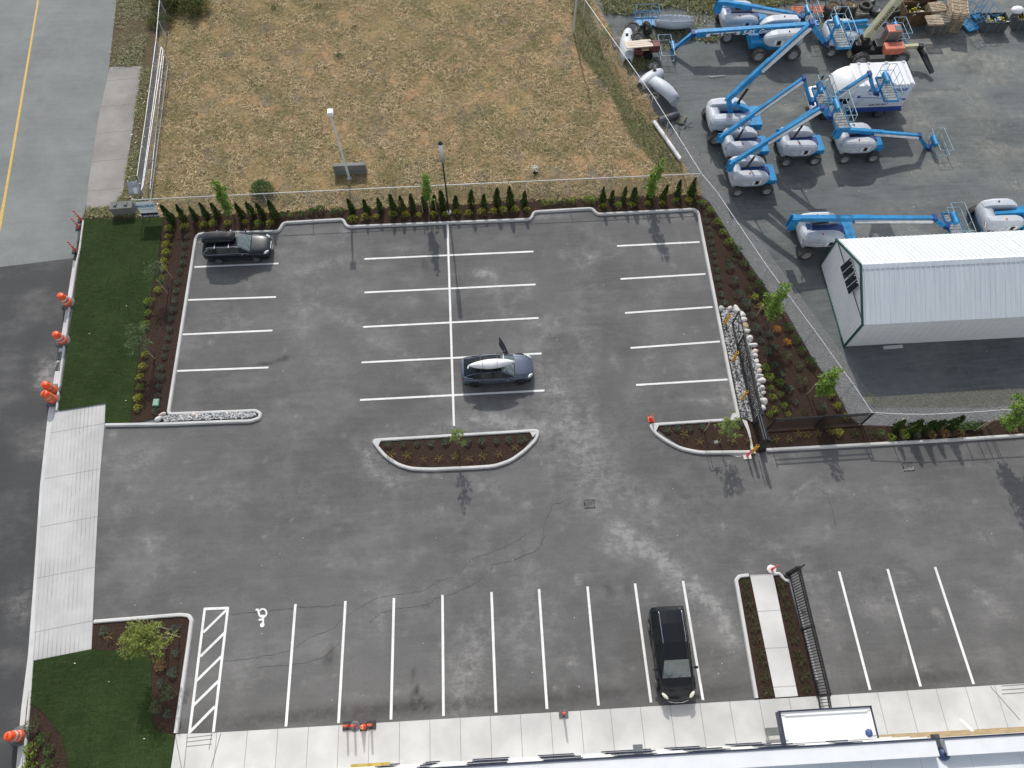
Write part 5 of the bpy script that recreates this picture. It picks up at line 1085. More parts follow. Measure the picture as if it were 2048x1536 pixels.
# ================================================================ CARS
M['glass'] = pm('tinted glass', (.012,.016,.018), .10, var=.25, scale=2, spec=.3)
M['screen'] = pm('windscreen glass', (.13,.16,.155), .08, var=.15, scale=3, spec=.8)
M['rim'] = pm('alloy', (.40,.41,.42), .35, .8, var=.1); M['rim_dark'] = pm('dark alloy', (.06,.06,.065), .4, .6)
M['tyre'] = pm('tyre', (.022,.022,.023), .85, var=.3, scale=6); M['chrome'] = pm('chrome', (.62,.63,.64), .22, .9, var=.05)
M['lamp'] = pm('headlamp', (.55,.58,.60), .15, var=.1); M['tail'] = pm('tail lamp', (.35,.012,.015), .25); M['seam'] = pm('seam', (.004,.004,.005), .8); M['under'] = pm('underbody', (.012,.012,.012), .9)
def wheel(t, x, y, r, wd, side, rim='rim', n=18, spokes=5):
    mb = MB(); mb.s = True; h = wd/2
    mb.lathe([(r*.62,-h),(r*.93,-h),(r,-h*.7),(r,h*.7),(r*.93,h),(r*.62,h)], c=(x, y, r), axis='y', n=n)
    o = mb.build('wheel', M['tyre'], t)
    q = MB(); q.cyl((x, y-h*.8, r), (x, y+h*.8, r), r*.60, n=n); q.build('hub', M['rim_dark'], o)
    q = MB(); yy = y+side*h*.92
    for k in range(spokes):
        a = 2*PI*k/spokes; q.beam((x+r*.08*math.cos(a), yy, r+r*.08*math.sin(a)), (x+r*.6*math.cos(a), yy, r+r*.6*math.sin(a)), r*.16, .02, r*.12)
    q.cyl((x, yy-.01, r), (x, yy+.01, r), r*.16, n=10)
    for k in range(n):
        a, b = 2*PI*k/n, 2*PI*(k+1)/n; q.beam((x+r*.6*math.cos(a), yy, r+r*.6*math.sin(a)), (x+r*.6*math.cos(b), yy, r+r*.6*math.sin(b)), r*.07, .03)
    q.build('rim', M[rim], o); return o
def car(name, label, cat, loc, rz, L, W, wb, body, house, paint, roofmat=None, wr=.31, scr='screen', rim='rim', wx=0.0, lamp='lamp', skip_door=False, sleek=False):
    t = thing(name, label, cat, loc, rz); w_ = W/2
    mb = MB(); mb.s = True; rings = []
    for f, k, z0, zs, zt in body:
        x = f*L; ww = w_*k
        half = [(-ww*.82, z0), (-ww*.97, z0+.10), (-ww, (z0+zs)/2), (-ww*.985, zs-.10), (-ww*.94, zs), (-ww*.72, zt), (-ww*.3, zt+.022)]
        rings.append([(x, y, z) for y, z in half]+[(x, -y, z) for y, z in half[::-1]])
    mb.loft(rings, closed=True, cap=True, flip=True); bo_ = mb.build('body', paint, t, sub=2)
    rr = []
    for x, b, zb, r_, zr in house:
        half = [(-b, zb), (-r_, zr-.07), (-r_*.86, zr-.012), (-r_*.35, zr+.018)]
        rr.append([(x, y, z) for y, z in half]+[(x, -y, z) for y, z in half[::-1]])
    def part(nm, pairs, strips, mat, off=0.0):
        q = MB(); q.s = True
        for j in pairs:
            for i in strips: q.add([rr[j][i], rr[j+1][i], rr[j+1][i+1], rr[j][i+1]], [(0, 1, 2, 3)])
        return q.build(nm, mat, t)
    n = len(rr)-1
    part('windscreen', [0], [1,2,3,4,5], M[scr]); part('rear_window', [n-1], [1,2,3,4,5], M['glass'])
    part('roof', range(1, n-1), [1,2,3,4,5], roofmat or paint)
    for st in (0, 6): part('side_window', range(0, n), [st], M['glass'])
    for sg in (0, 1):
        q = MB(); q.s = True
        i = 1 if sg == 0 else 6
        for j in range(n): q.cyl(rr[j][i], rr[j+1][i], .028, n=6)
        i0 = 0 if sg == 0 else 7
        for j in range(n): q.cyl(rr[j][i0], rr[j+1][i0], .022, n=6)
        for j in range(1, n):
            if j in (2, 3, n-1) and sleek is False: q.cyl(rr[j][i0], rr[j][i], .026, n=6)
        q.build('pillar', paint, t)
    for sx_ in (1, -1):
        for sy_ in (1, -1):
            wheel(t, wx+sx_*wb/2, sy_*(w_-.09), wr, .20, sy_, rim)
            q = MB(); q.s = True
            for k in range(10):
                a, b = PI*k/10-.05, PI*(k+1)/10-.05; q.beam((wx+sx_*wb/2+(wr+.055)*math.cos(a), sy_*(w_*.985), wr+(wr+.055)*math.sin(a)), (wx+sx_*wb/2+(wr+.055)*math.cos(b), sy_*(w_*.985), wr+(wr+.055)*math.sin(b)), .07, .05)
            q.build('wheel_arch', M['under'], t)
    q = MB(); q.box(0, 0, .2, L*.9, W*.86, .12); q.build('underbody', M['under'], t)
    for sy_ in (1, -1):
        f = body[0]
        q = MB(); q.s = True; q.ell((L*.445, sy_*w_*.72, np.interp(.445*L, [b_[0]*L for b_ in body], [b_[4] for b_ in body])-.03), .21, .09, .075, 10, 6, Matrix.Rotation(-sy_*.75, 3, 'Z')); q.build('headlight', M[lamp], t)
        q = MB(); q.s = True; q.ell((-L*.468, sy_*w_*.74, body[1][3]-.06), .05, .12, .06, 10, 6, Matrix.Rotation(sy_*.5, 3, 'Z')); q.build('tail_light', M['tail'], t)
        if not (skip_door and sy_ == 1):
            q = MB(); x = house[0][0]-.42; q.ell((x, sy_*(w_+.10), house[0][2]+.08), .07, .11, .07, 10, 6); q.beam((x, sy_*w_*.95, house[0][2]+.03), (x, sy_*(w_+.06), house[0][2]+.06), .05, .04); q.build('wing_mirror', paint, t)
        q = MB(); q.box(.16*L*.2, sy_*w_*.993, .62, .012, .012, .55); q.box(house[0][0]-.35, sy_*w_*.993, .62, .012, .012, .5); q.box(-.2*L, sy_*w_*.99, .62, .012, .012, .5); q.build('door_seam', M['seam'], t)
        for x in (house[0][0]-1.15, house[0][0]-2.0): q = MB(); q.box(x, sy_*(w_*.99), .78, .16, .03, .03); q.build('door_handle', paint, t)
    q = MB(); hx = house[0][0]
    pts = [(hx+.03, y*w_*.70, house[0][2]+.035-.03*abs(y)) for y in (-1, -.5, 0, .5, 1)]; q.tube(pts, .018, 5)
    q.tube([(hx+.03, -w_*.55, house[0][2]+.06), (hx-.30, -.02, house[0][2]+.22)], .008, 4); q.tube([(hx+.03, w_*.05, house[0][2]+.06), (hx-.30, w_*.55, house[0][2]+.22)], .008, 4); q.build('wiper', M['seam'], t)
    q = MB()
    bz_ = lambda f: np.interp(f*L, [b[0]*L for b in body], [b[4]+.024 for b in body])
    for sy_ in (1, -1): q.tube([(f*L, sy_*w_*(.70-.9*(f-.2)**2), bz_(f)-.022) for f in (.22, .30, .36, .42)], .008, 4)
    q.build('bonnet_seam', M['seam'], t)
    return t, rr
black = NT('black car paint'); black.fin((.006,.007,.010), .35, metal=.0, coat=.35, spec=.25); M['car_black'] = black.m
navy_ = NT('dark navy car paint'); navy_.fin((.009,.012,.019), .32, metal=.1, coat=.5, spec=.3); M['car_navy'] = navy_.m
gy = NT('midnight grey car paint'); gy.fin((.085,.105,.15), .36, metal=.45, coat=.6); M['car_grey'] = gy.m
# black wagon
pw = G(438,521,.3); pw2 = G(513,518,.3); WB = (pw2-pw).length; cx = (pw.x+pw2.x)/2; cy = pw.y+.82
bodyW = [(-.5,.50,.38,.68,.74),(-.493,.78,.30,.80,.86),(-.475,.92,.24,.88,.93),(-.42,.98,.20,.92,.95),(-.2,1,.18,.90,.94),(.08,1,.18,.88,.92),(.2,.99,.18,.85,.92),(.34,.97,.19,.78,.86),(.44,.90,.2,.68,.77),(.48,.74,.24,.58,.67),(.495,.52,.30,.52,.60),(.5,.30,.36,.48,.54)]
houseW = [(.95,.76,.90,.70,.93),(.28,.80,.92,.58,1.36),(-.35,.82,.93,.60,1.41),(-1.1,.82,.93,.60,1.40),(-1.75,.80,.93,.56,1.34),(-2.12,.74,.93,.62,.98)]
t, rr = car('parked_wagon', 'black station wagon with a black roof box, parked in the top left bay', 'car', (cx+.02, cy, .004), R(.0), 4.42, 1.78, WB, bodyW, houseW, M['car_navy'], wr=.30, wx=-.02)
for sg in (-1, 1):
    q = MB(); q.s = True; q.tube([(.35,sg*.63,1.36),(.2,sg*.63,1.43),(-1.6,sg*.63,1.43),(-1.72,sg*.63,1.36)], .018, 6); q.build('roof_rail', M['chrome'], t)
for x in (-.25, -1.15): q = MB(); q.beam((x,-.72,1.46), (x,.72,1.46), .06, .03); q.build('crossbar', M['chrome'], t)
q = MB(); q.s = True
q.loft([[(x, sy*wd_*.48+.06, z) for sy, z in ((-1,1.52),(-1.02,1.60),(-.9,zt-.05),(-.4,zt),(.4,zt),(.9,zt-.05),(1.02,1.60),(1,1.52))] for x, wd_, zt in ((-2.0,.70,1.70),(-1.9,.84,1.82),(-1.2,.92,1.88),(-.4,.92,1.88),(.0,.80,1.80),(.16,.55,1.62))], flip=True)
q.build('roof_box', M['car_black'], t, sub=1)
q = MB(); q.s = False; q.tube([(.9,-.86,.92),(.3,-.83,.95),(-1.7,-.84,.94),(-2.0,-.78,.96)], .012, 5); q.tube([(.3,-.62,1.34),(-.4,-.65,1.37),(-1.65,-.63,1.32),(-2.0,-.76,1.0)], .012, 5); q.build('window_trim', M['chrome'], t)
q = MB(); q.box(2.2,0,.42,.03,.36,.12); q.build('number_plate', M['white_metal'], t)
q = MB(); q.box(2.185,0,.56,.03,.62,.2); q.build('grille', M['chrome'], t)
# grey hatchback with the kayak
pw = G(950,769,.3); pw2 = G(1041,764,.3); WB = (pw2-pw).length; cx = (pw.x+pw2.x)/2; cy = pw.y+.84
bodyT = [(-.5,.40,.40,.76,.82),(-.49,.66,.34,.84,.92),(-.465,.86,.26,.90,.99),(-.40,.97,.20,.92,.97),(-.2,1,.18,.88,.92),(.08,1,.18,.86,.90),(.2,.99,.18,.82,.88),(.34,.97,.19,.76,.83),(.43,.88,.2,.68,.76),(.475,.70,.24,.58,.67),(.493,.48,.30,.52,.60),(.5,.25,.36,.48,.54)]
houseT = [(1.02,.76,.87,.70,.90),(.25,.80,.90,.56,1.33),(-.35,.82,.92,.58,1.40),(-1.0,.81,.94,.56,1.32),(-1.45,.78,.95,.54,1.20),(-2.0,.66,.96,.60,1.0)]
t, rr = car('parked_hatchback', 'dark blue-grey hatchback with its front door open, carrying a white kayak', 'car', (cx, cy, .004), R(.5), 4.42, 1.80, WB, bodyT, houseT, M['car_grey'], roofmat=M['glass'], rim='rim_dark', skip_door=True, sleek=True)
d0 = (.72, .88); a_ = R(117)
dr_ = MB(); dr_.T = Matrix.Translation((d0[0], d0[1], 0)) @ Matrix.Rotation(a_, 4, 'Z')
dr_.box(.52, 0, .62, 1.02, .10, .62); dm_ = dr_.build('open_door', M['car_grey'], t, bevel=.03)
q = MB(); q.T = dr_.T; q.tube([(.05,0,.93),(.45,0,1.28),(1.0,0,1.30),(1.03,0,.93)], .022, 5); q.build('door_frame', M['iron_black'], dm_)
q = MB(); q.T = dr_.T; q.add([(.08,0,.93),(1.0,0,.93),(.98,0,1.28),(.45,0,1.26)], [(0,1,2,3)]); q.build('door_glass', M['glass'], dm_)
q = MB(); q.T = dr_.T; q.ell((.12,.16,1.0), .07, .12, .07, 10, 6); q.build('door_mirror', M['iron_black'], dm_)
q = MB(); q.T = dr_.T; q.box(.5, .055, .6, .9, .02, .5); q.build('door_lining', M['iron_black'], dm_)
for x in (-.95, .05): q = MB(); q.beam((x,-.66,1.44), (x,.66,1.44), .06, .03); q.cyl((x,-.66,1.28), (x,-.66,1.44), .02, n=6); q.cyl((x,.66,1.28), (x,.66,1.44), .02, n=6); q.build('crossbar', M['iron_black'], t)
q = MB(); q.box(.42,0,1.335,.06,1.1,.02); q.build('roof_divider', M['chrome'], t)
ka = G(937,731,1.62); kb = G(1029,723,1.62); kd = kb-ka; KL = kd.length; kt = thing('kayak', 'white pointed kayak strapped upside down on the grey hatchback', 'kayak', ka, math.atan2(kd.y, kd.x))
q = MB(); q.s = True; ks = []
for k in range(13):
    f = k/12; wd_ = .33*math.sin(PI*min(1, max(0, .02+f*.96)))**.8+.004; ks.append([(f*KL, -wd_, -.06), (f*KL, -wd_*.85, .05*min(1, wd_*6)), (f*KL, -wd_*.3, .14*min(1, wd_*5)), (f*KL, wd_*.3, .14*min(1, wd_*5)), (f*KL, wd_*.85, .05*min(1, wd_*6)), (f*KL, wd_, -.06)])
q.loft(ks, flip=True); kk = q.build('hull', pm('kayak white', (.74,.75,.76), .35, var=.03), kt)
q = MB(); q.beam((.0,0,-.02), (-.06,-.18,-.03), .06, .03); q.build('fin', M['white_metal'], kt)
for f in (.30, .62):
    q = MB(); q.tube([(f*KL-.01,-.55,-.2),(f*KL,-.34,-.03),(f*KL,-.1,.15),(f*KL,.1,.15),(f*KL,.34,-.03),(f*KL,.55,-.2)], .012, 5); q.build('strap', M['iron_black'], kt)
# black minivan
pc = G(1337,1212,.9); pf = G(1360,1400,.5); LV = 4.5; cx = (G(1299,1230,.9).x+G(1368,1230,.9).x)/2+.04
bodyV = [(-.5,.55,.40,.82,.90),(-.493,.82,.32,.92,1.0),(-.475,.95,.26,1.0,1.05),(-.42,.98,.20,1.0,1.04),(-.1,1,.18,.98,1.02),(.12,1,.18,.95,1.0),(.22,.99,.18,.92,1.0),(.34,.97,.19,.86,.96),(.43,.90,.2,.76,.86),(.478,.72,.24,.62,.73),(.494,.48,.30,.55,.64),(.5,.26,.36,.50,.57)]
houseV = [(1.20,.80,.97,.74,1.0),(.42,.84,1.0,.62,1.56),(-.4,.86,1.03,.66,1.66),(-1.3,.86,1.03,.65,1.65),(-1.95,.84,1.03,.62,1.58),(-2.20,.80,1.02,.66,1.10)]
van, rr = car('parked_minivan', 'black minivan parked nose-in against the sidewalk', 'minivan', (cx, (pc.y+pf.y)/2-.02, .004), R(-90), LV, 1.86, 2.72, bodyV, houseV, M['car_black'], wr=.32)
for sg in (-1, 1): q = MB(); q.s = True; q.tube([(-1.9,sg*.58,1.62),(-1.8,sg*.58,1.67),(-.6,sg*.58,1.70),(-.4,sg*.57,1.64)], .016, 6); q.build('roof_rail', M['chrome'], van)
M['lamp_cream'] = pm('cream headlamp', (.62,.60,.50), .2, var=.1)
for o in [c for c in bpy.data.objects if c.parent == van and c.name.startswith('headlight')]: o.data.materials[0] = M['lamp_cream']; o.scale = (1.0, 1.0, 1.0)
q = MB(); q.s = True; q.tube([(2.24,-.5,.56),(2.32,-.2,.56),(2.33,.2,.56),(2.24,.5,.56)], .018, 6); q.build('grille_trim', M['chrome'], van)

# ================================================================ BOOM LIFTS
M['lift_blue'] = pm('lift blue', (.018,.235,.50), .40, var=.22, scale=1.6, dirt=(.08,.28,.44), dk=.5)
M['lift_navy'] = pm('lift dark blue', (.010,.045,.19), .5, var=.2)
M['cover'] = pm('light grey cover', (.49,.52,.56), .5, var=.07, scale=1.2, dirt=(.30,.32,.34), dk=.45)
M['hose'] = pm('hose track', (.70,.69,.68), .45, var=.1, scale=3)
M['floor'] = pm('grating floor', (.30,.27,.25), .7, var=.25, scale=9)
M['rail'] = pm('platform rail', (.28,.42,.50), .45, .2, var=.25, scale=6); M['rail_blue'] = pm('blue platform rail', (.02,.20,.42), .45, var=.2)
M['tyre_grey'] = pm('dusty tyre', (.075,.072,.066), .9, var=.4, scale=5); M['rim_grey'] = pm('pale rim', (.34,.34,.34), .6, var=.15)
M['beacon'] = pm('beacon', (.45,.06,.04), .4); M['beacon_orange'] = pm('beacon orange', (.8,.25,.02), .4)
REACH = None
def tyre_big(t, x, y, r, wd, side):
    mb = MB(); mb.s = False; n = 20; h = wd/2
    mb.lathe([(r*.58,-h*.8),(r*.72,-h),(r*.92,-h),(r*.97,-h*.8),(r*.97,h*.8),(r*.92,h),(r*.72,h),(r*.58,h*.8)], c=(x, y, r), axis='y', n=n)
    for k in range(n):
        a = 2*PI*k/n
        for sg in (-1, 1):
            p = Vector((x+r*.98*math.cos(a+sg*.08), y+sg*h*.5, r+r*.98*math.sin(a+sg*.08))); mb.beam(p+Vector((0, -h*.42, 0)), p+Vector((0, h*.42, 0)), r*.13, r*.06)
    o = mb.build('wheel', M['tyre_grey'], t)
    q = MB(); q.s = True; q.lathe([(r*.60,side*h*.85),(r*.5,side*h*.8),(r*.46,side*h*.3),(r*.2,side*h*.3),(r*.17,side*h*.55),(.0,side*h*.55)], c=(x, y, r), axis='y', n=14); q.build('rim', M['rim_grey'], o)
def platform(t, x0, x1, yw, z, floor='floor', rails='rail', hh=1.1, box=True, bx=None):
    mb = MB(); mb.box((x0+x1)/2, 0, z, x1-x0, 2*yw, .04)
    k = -yw+.1
    mb.m = 1
    while k < yw: mb.box((x0+x1)/2, k, z+.03, x1-x0-.06, .02, .03); k += .22
    f = mb.build('floor', [M[floor], M['rail']], t)
    mb = MB(); 
    for yy in (-yw, yw): mb.box((x0+x1)/2, yy, z+.03, x1-x0+.06, .05, .16)
    for xx in (x0, x1): mb.box(xx, 0, z+.03, .05, 2*yw, .16)
    mb.build('toe_board', M['rail_blue'], t)
    mb = MB(); mb.s = True
    C = [(x0,-yw),(x1,-yw),(x1,yw),(x0,yw)]
    for zz in (z+hh, z+hh*.55): mb.tube([(a, b, zz) for a, b in C], .020, 6, True)
    for a, b in C+[((x0+x1)/2,-yw),((x0+x1)/2,yw),(x1,-yw*.33),(x1,yw*.33),(x0,yw*.4),(x0,-yw*.4)]: mb.tube([(a, b, z), (a, b, z+hh)], .017, 6)
    mb.build('guard_rail', M[rails], t)
    if box:
        mb = MB(); mb.s = True; mb.loft([[(x0-.02+dx, yy, z+hh-.1+dz) for dx, dz in ((-.16,-.18),(.13,-.18),(.13,.02),(.05,.13),(-.10,.13),(-.16,.04))] for yy in (-.42,-.40,.40,.42)]); b_ = mb.build('control_box', M['lift_blue'], t)
        mb = MB(); mb.box(x0+.125, 0, z+hh-.16, .04, .7, .2); mb.build('control_panel', M['iron_black'], b_)
def lift(label, base, heading, s, piv, tip, jib, bask, yw=1.0, zb=None, riser=None, beacon='beacon', covers='pod', group='blue and grey boom lifts in the equipment yard', zscale=1.0, dual=False, taper=1.0, bx=.9, inner=.42, signs=()):
    t = thing('boom_lift', label, 'boom lift', (base[0], base[1], .016), heading, group)
    ca, sa = math.cos(heading), math.sin(heading)
    def lc(p):
        if isinstance(p, tuple) and len(p) == 2:
            v = hitplane(p[0], p[1], base, heading); return Vector(((v.x-base[0])*ca+(v.y-base[1])*sa, 0, v.z))
        return Vector((p[0], 0, p[2]))
    def at(px, z): v = G(px[0], px[1], z); return Vector(((v.x-base[0])*ca+(v.y-base[1])*sa, 0, z))
    # chassis
    mb = MB(); mb.box(0, 0, .58*s, 2.3*s, 1.0*s, .42*s); mb.box(1.12*s, 0, .86*s, .95*s, 1.45*s, .42*s); mb.box(1.02*s, 0, .48*s, .25*s, 1.7*s, .22*s); mb.box(-1.02*s, 0, .48*s, .25*s, 1.7*s, .22*s)
    mb.build('chassis', M['lift_blue'], t, bevel=.02)
    for sx_ in (1, -1):
        for sy_ in (1, -1): tyre_big(t, sx_*1.03*s, sy_*.98*s, .42*s, .34*s, sy_)
    s_full = s; s = s*(.93 if s <= 1.05 else .85)
    H_ = 1.86*s*zscale+.12; zl = .92*s_full*.95
    # covers: two pods and a rear counterweight
    for sy_ in (1, -1):
        mb = MB(); mb.s = True; rg = []
        prof = [(-1.60,.40,.92,.84,.6), (-1.46,.40,1.06,.97,.3), (-.8,.40,1.13,1.0,.0), (.25,.40,1.13,.96,.0), (.62,.42,1.08,.84,.10), (.90,.46,.96,.66,.4), (1.02,.52,.84,.52,.6)]
        for x, yi, yo, hf, lf in prof:
            zt = zl+(H_-zl)*hf; zb_ = zl+(H_-zl)*lf*.35
            rg.append([(x*s, sy_*yy*s, zz) for yy, zz in ((yi, zb_), (yo-.06, zb_), (yo, zb_+.12), (yo, zt-.22*s), (yo-.07, zt-.07*s), (yo-.22, zt), (yi+.05, zt), (yi, zt-.05))])
        mb.loft(rg, flip=(sy_ > 0)); mb.s = False; mb.sm = [False]*len(mb.f); pod = mb.build('engine_cover', M['cover'], t, bevel=.05*s)
        q = MB(); q.box(-.75*s, sy_*1.135*s, 1.42*s, .62*s, .006, .05*s); q.box(-.65*s, sy_*1.135*s, 1.22*s, .4*s, .006, .06*s); q.box(-.18*s, sy_*1.135*s, 1.36*s, .16*s, .008, .42*s); q.box(.32*s, sy_*1.12*s, 1.42*s, .13*s, .03, .40*s); q.m = 1; q.box(.07*s, sy_*1.15*s, 1.40*s, .24*s, .02, .32*s); q.build('decal', [M['white_metal'], M['iron_black']], pod)
        q = MB(); q.s = True; q.ell((-.55*s, sy_*.75*s, H_+.02), .06, .06, .06, 8, 6); q.build('beacon', M[beacon if sy_ < 0 else 'iron_black'], pod)
    mb = MB(); mb.s = True; rg = []
    for yy in (-.98,-.9,-.45,0,.45,.9,.98):
        k = 1-.28*abs(yy)**3; rg.append([(x*s, yy*s, z_) for x, z_ in ((-1.35, zl-.12*s), (-1.30-.38*k, zl-.08*s), (-1.32-.42*k, zl+.3*s), (-1.30-.40*k, H_-.3*s), (-1.22-.34*k, H_-.16*s), (-1.1, H_-.14*s))])
    mb.loft(rg); cw_ = mb.build('counterweight', M['cover'], t)
    mb = MB(); mb.box(-.1*s, 0, 1.15*s, 2.6*s, .72*s, .5*s); mb.box(-1.2*s, 0, 1.55*s, .4*s, .5*s, .5*s); mb.build('turntable', M['lift_navy'], t, bevel=.02)
    q = MB(); q.cyl((0, 0, .78*s), (0, 0, .95*s), .5*s, n=18); q.build('slew_ring', M['iron_black'], t)
    # lettering plate on the rear corner
    for sy_ in (-1,):
        pl = Vector((-1.66*s, sy_*.55*s, 1.5*s))
        q = MB(); q.T = Matrix.Translation(pl) @ Matrix.Rotation(R(-90-18 if sy_ < 0 else -72), 4, 'Z'); q.box(.0, -.03, 0, .95*s, .01, .20*s); pq = q.build('name_plate', M['white_metal'], cw_)
        Mx = q.T; e = Mx.to_3x3(); me_ = REACHM[0]
        o = bpy.data.objects.new('lettering', me_); COL.objects.link(o); o.parent = cw_; o.matrix_local = Mx @ Matrix.Translation((0, -.042, 0)) @ Matrix.Rotation(R(90), 4, 'X') @ Matrix.Scale(s, 4)
    s = s_full
    P0 = lc(piv); P1 = P0
    if riser:
        P1 = lc(riser); mb = MB(); mb.beam((.7*s, 0, 1.55*s), tuple(P1+Vector((.55, 0, -.5))), .42, .34, .30, .26); mb.beam(tuple(P0), tuple(P1), .30, .36, .34, .34); mb.build('riser', M['lift_blue'], t)
        mb = MB(); mb.cyl((.2*s, 0, 1.7*s), tuple(P1+Vector((.8, 0, -.2))), .06, n=8); mb.build('riser_cylinder', M['iron_black'], t)
    else:
        mb = MB(); mb.beam((P0.x-.05, -.16*s, 1.5*s), (P0.x, -.16*s, P0.z+.15), .06, .42*s); mb.beam((P0.x-.05, .16*s, 1.5*s), (P0.x, .16*s, P0.z+.15), .06, .42*s); mb.build('boom_bracket', M['lift_blue'], t)
    PT = at(*tip) if isinstance(tip[0], tuple) else lc(tip)
    dv = (PT-P1); LB = dv.length; d = dv/LB; up = Vector((-d.z, 0, d.x))
    if up.z < 0: up = -up
    w1, h1 = .25*s*taper, .33*s*taper
    if dual:
        mb = MB(); mb.beam(tuple(P1+up*.12), tuple(P1+d*LB*.62+up*.12+Vector((0, .16, 0))), .20*s, .24*s); mb.beam(tuple(P1-up*.18+Vector((0, -.22, 0))), tuple(PT-up*.1), .18*s, .22*s); mb.beam(tuple(P1+up*.2+Vector((0, .1, 0))), tuple(P1-up*.2+Vector((0, -.25, 0))), .24, .24); mb.build('main_boom', M['lift_blue'], t)
    else:
        mb = MB(); mb.beam(tuple(P1-d*.15), tuple(P1+d*LB*(inner+.12)), w1, h1*.8, w1, h1); mbo = mb.build('main_boom', M['lift_blue'], t, bevel=.015)
        mb = MB(); mb.beam(tuple(P1+d*LB*(inner+.12)), tuple(PT), w1*.86, h1*.80, w1*.8, h1*.72); mb.box(0,0,-50,.001,.001,.001) if False else None; mb.build('inner_boom', M['lift_blue'], t, bevel=.01)
        mb = MB(); off = Vector((0, -w1*.72, 0))-up*h1*.12; mb.beam(tuple(P1+d*LB*inner+off), tuple(P1+d*LB*.985+off), .15*s, .13*s); mb.build('hose_track', M['hose'], t, bevel=.01)
        mb = MB(); off = Vector((0, -w1*.7, 0))-up*h1*.46; mb.beam(tuple(P1+d*LB*inner+off), tuple(P1+d*LB*.88+off), .07, .06)
        off = -up*h1*.58; mb.beam(tuple(P1+d*LB*(inner+.02)+off), tuple(P1+d*LB*.9+off), .10, .05)
        k = inner
        while k < .85: q_ = P1+d*LB*k+Vector((0, -w1*.62, 0))-up*h1*.30; mb.beam(tuple(q_-up*.05), tuple(q_+up*.07), .05, .05); k += .035
        mb.build('cable_carrier', M['iron_black'], t)
        c0_ = P0+Vector((1.15*s, 0, -.55*s)) if not riser else P1-up*.9; mb = MB(); mb.s = True; c1_ = P1+d*LB*.34-up*h1*.5; cm_ = c0_.lerp(c1_, .55)
        mb.cyl(tuple(c0_), tuple(cm_), .075*s, n=10); mb.m = 1; mb.cyl(tuple(cm_), tuple(c1_), .045*s, n=8); mb.build('lift_cylinder', [M['iron_black'], M['chrome']], t)
    for body_, col, off, size in signs:
        text(body_, size, M[col], t, tuple(P1+d*LB*off+Vector((0, (-1 if ca > 0 else 1)*(w1/2+.022), 0))), tuple(d if ca > 0 else -d), (0, 0, 1), shear=.2, bold=.008)
    if jib is not None:
        PJ = lc(jib) if not isinstance(jib[0], tuple) else at(*jib)
        mb = MB(); mb.beam(tuple(PT), tuple(PJ), .20*s, .24*s, .16*s, .2*s); mb.build('jib', M['lift_blue'], t, bevel=.01)
        mb = MB(); mb.beam(tuple(PT+Vector((.02, .14, .05))), tuple(PJ+Vector((.1, .14, .05))), .05, .06); mb.box(PT.x, 0, PT.z, .22*s, .36*s, .3*s); mb.box(PJ.x+.12, 0, PJ.z, .26, .4, .3); mb.cyl((PJ.x+.2, -.3, PJ.z-.05), (PJ.x+.2, .3, PJ.z-.05), .09, n=8); mb.build('jib_linkage', M['lift_navy'], t)
        z_ = PJ.z+bask+(.45 if piv[1] > 150 and PJ.z > 2 else .15 if piv[1] > 150 else .0)+(.5 if riser else 0); x_ = PJ.x+.32; platform(t, x_, x_+bx, yw, z_)
        mb = MB(); mb.beam((PJ.x+.15, 0, PJ.z), (x_+.02, 0, z_+.05), .25, .2); mb.beam((x_-.05, 0, z_), (x_-.05, 0, z_+.9), .14, .12); mb.build('platform_mount', M['lift_blue'], t)
    return t
REACHM = [text_mesh('Reach Rentals', .135, M['navy'], shear=.2, bold=.004)]
W_ = lambda px, py, s=1.0: G(px, py, .42*s)
def mid(a, b, s): p, q = W_(*a, s), W_(*b, s); return ((p.x+q.x)/2, (p.y+q.y)/2+1.0*s)
b5 = mid((1475,383),(1533,381),1.0); b4 = (W_(1462,325).x+1.0, W_(1462,325).y+1.0); b6 = mid((1570,324),(1631,320),1.0); b7 = mid((1688,317),(1747,315),1.0)
b3 = mid((1427,280),(1504,272),1.25); b2 = mid((1517,108),(1586,111),1.3); b8 = (W_(1610,508,1.25).x+1.3, W_(1610,508,1.25).y+1.2)
b1 = (G(1453,72,.5).x+1.25, G(1453,72,.5).y+1.1); b10 = (G(1658,105,.4).x+1.15, G(1658,105,.4).y+1.0); b9 = (G(1940,425,.5).x+1.55, G(1940,425,.5).y-1.0)
lift('boom lift with raised boom, lowest left of the stacked row beside the diagonal fence', b5, 0, 1.0, (1463,327), (1643,216), (1654,232), -.55, 1.05)
lift('boom lift with raised boom, standing directly behind the lowest one of the row', b4, 0, 1.0, (1443,274), (1607,157), (1619,203), -.3, .95)
lift('boom lift in the second column whose basket hangs in front of the service truck', b6, 0, 1.0, (1560,265), (1738,149), (1748,184), -.3, 1.05)
lift('lowered boom lift standing apart on the open gravel, its boom pointing right', b7, 0, 1.0, (1680,259), (1838,272), (1852,296), -.45, 1.05)
lift('largest raised boom lift of the left row, with a high folded riser', b3, 0, 1.25, (1462,236), (1622,48), (1648,84), -.5, 1.2, riser=(1457,197))
lift('long boom lift with white lettering, its boom stretching left across the yard', b2, PI, 1.3, (1628,50), (1386,68), (1353,94), -.9, 1.15, taper=1.1, inner=.85, bx=1.0)
lift('boom lift half hidden behind the white metal shed, its boom pointing right', b8, 0, 1.2, (1590,437), (1868,437), (1888,452), -.35, 1.15, zscale=.98)
lift('boom lift at the top edge of the yard, its boom sloping down to the right', b1, 0, 1.2, (1440,4), (1588,29), (1602,36), -.3, 1.0, zscale=.98)
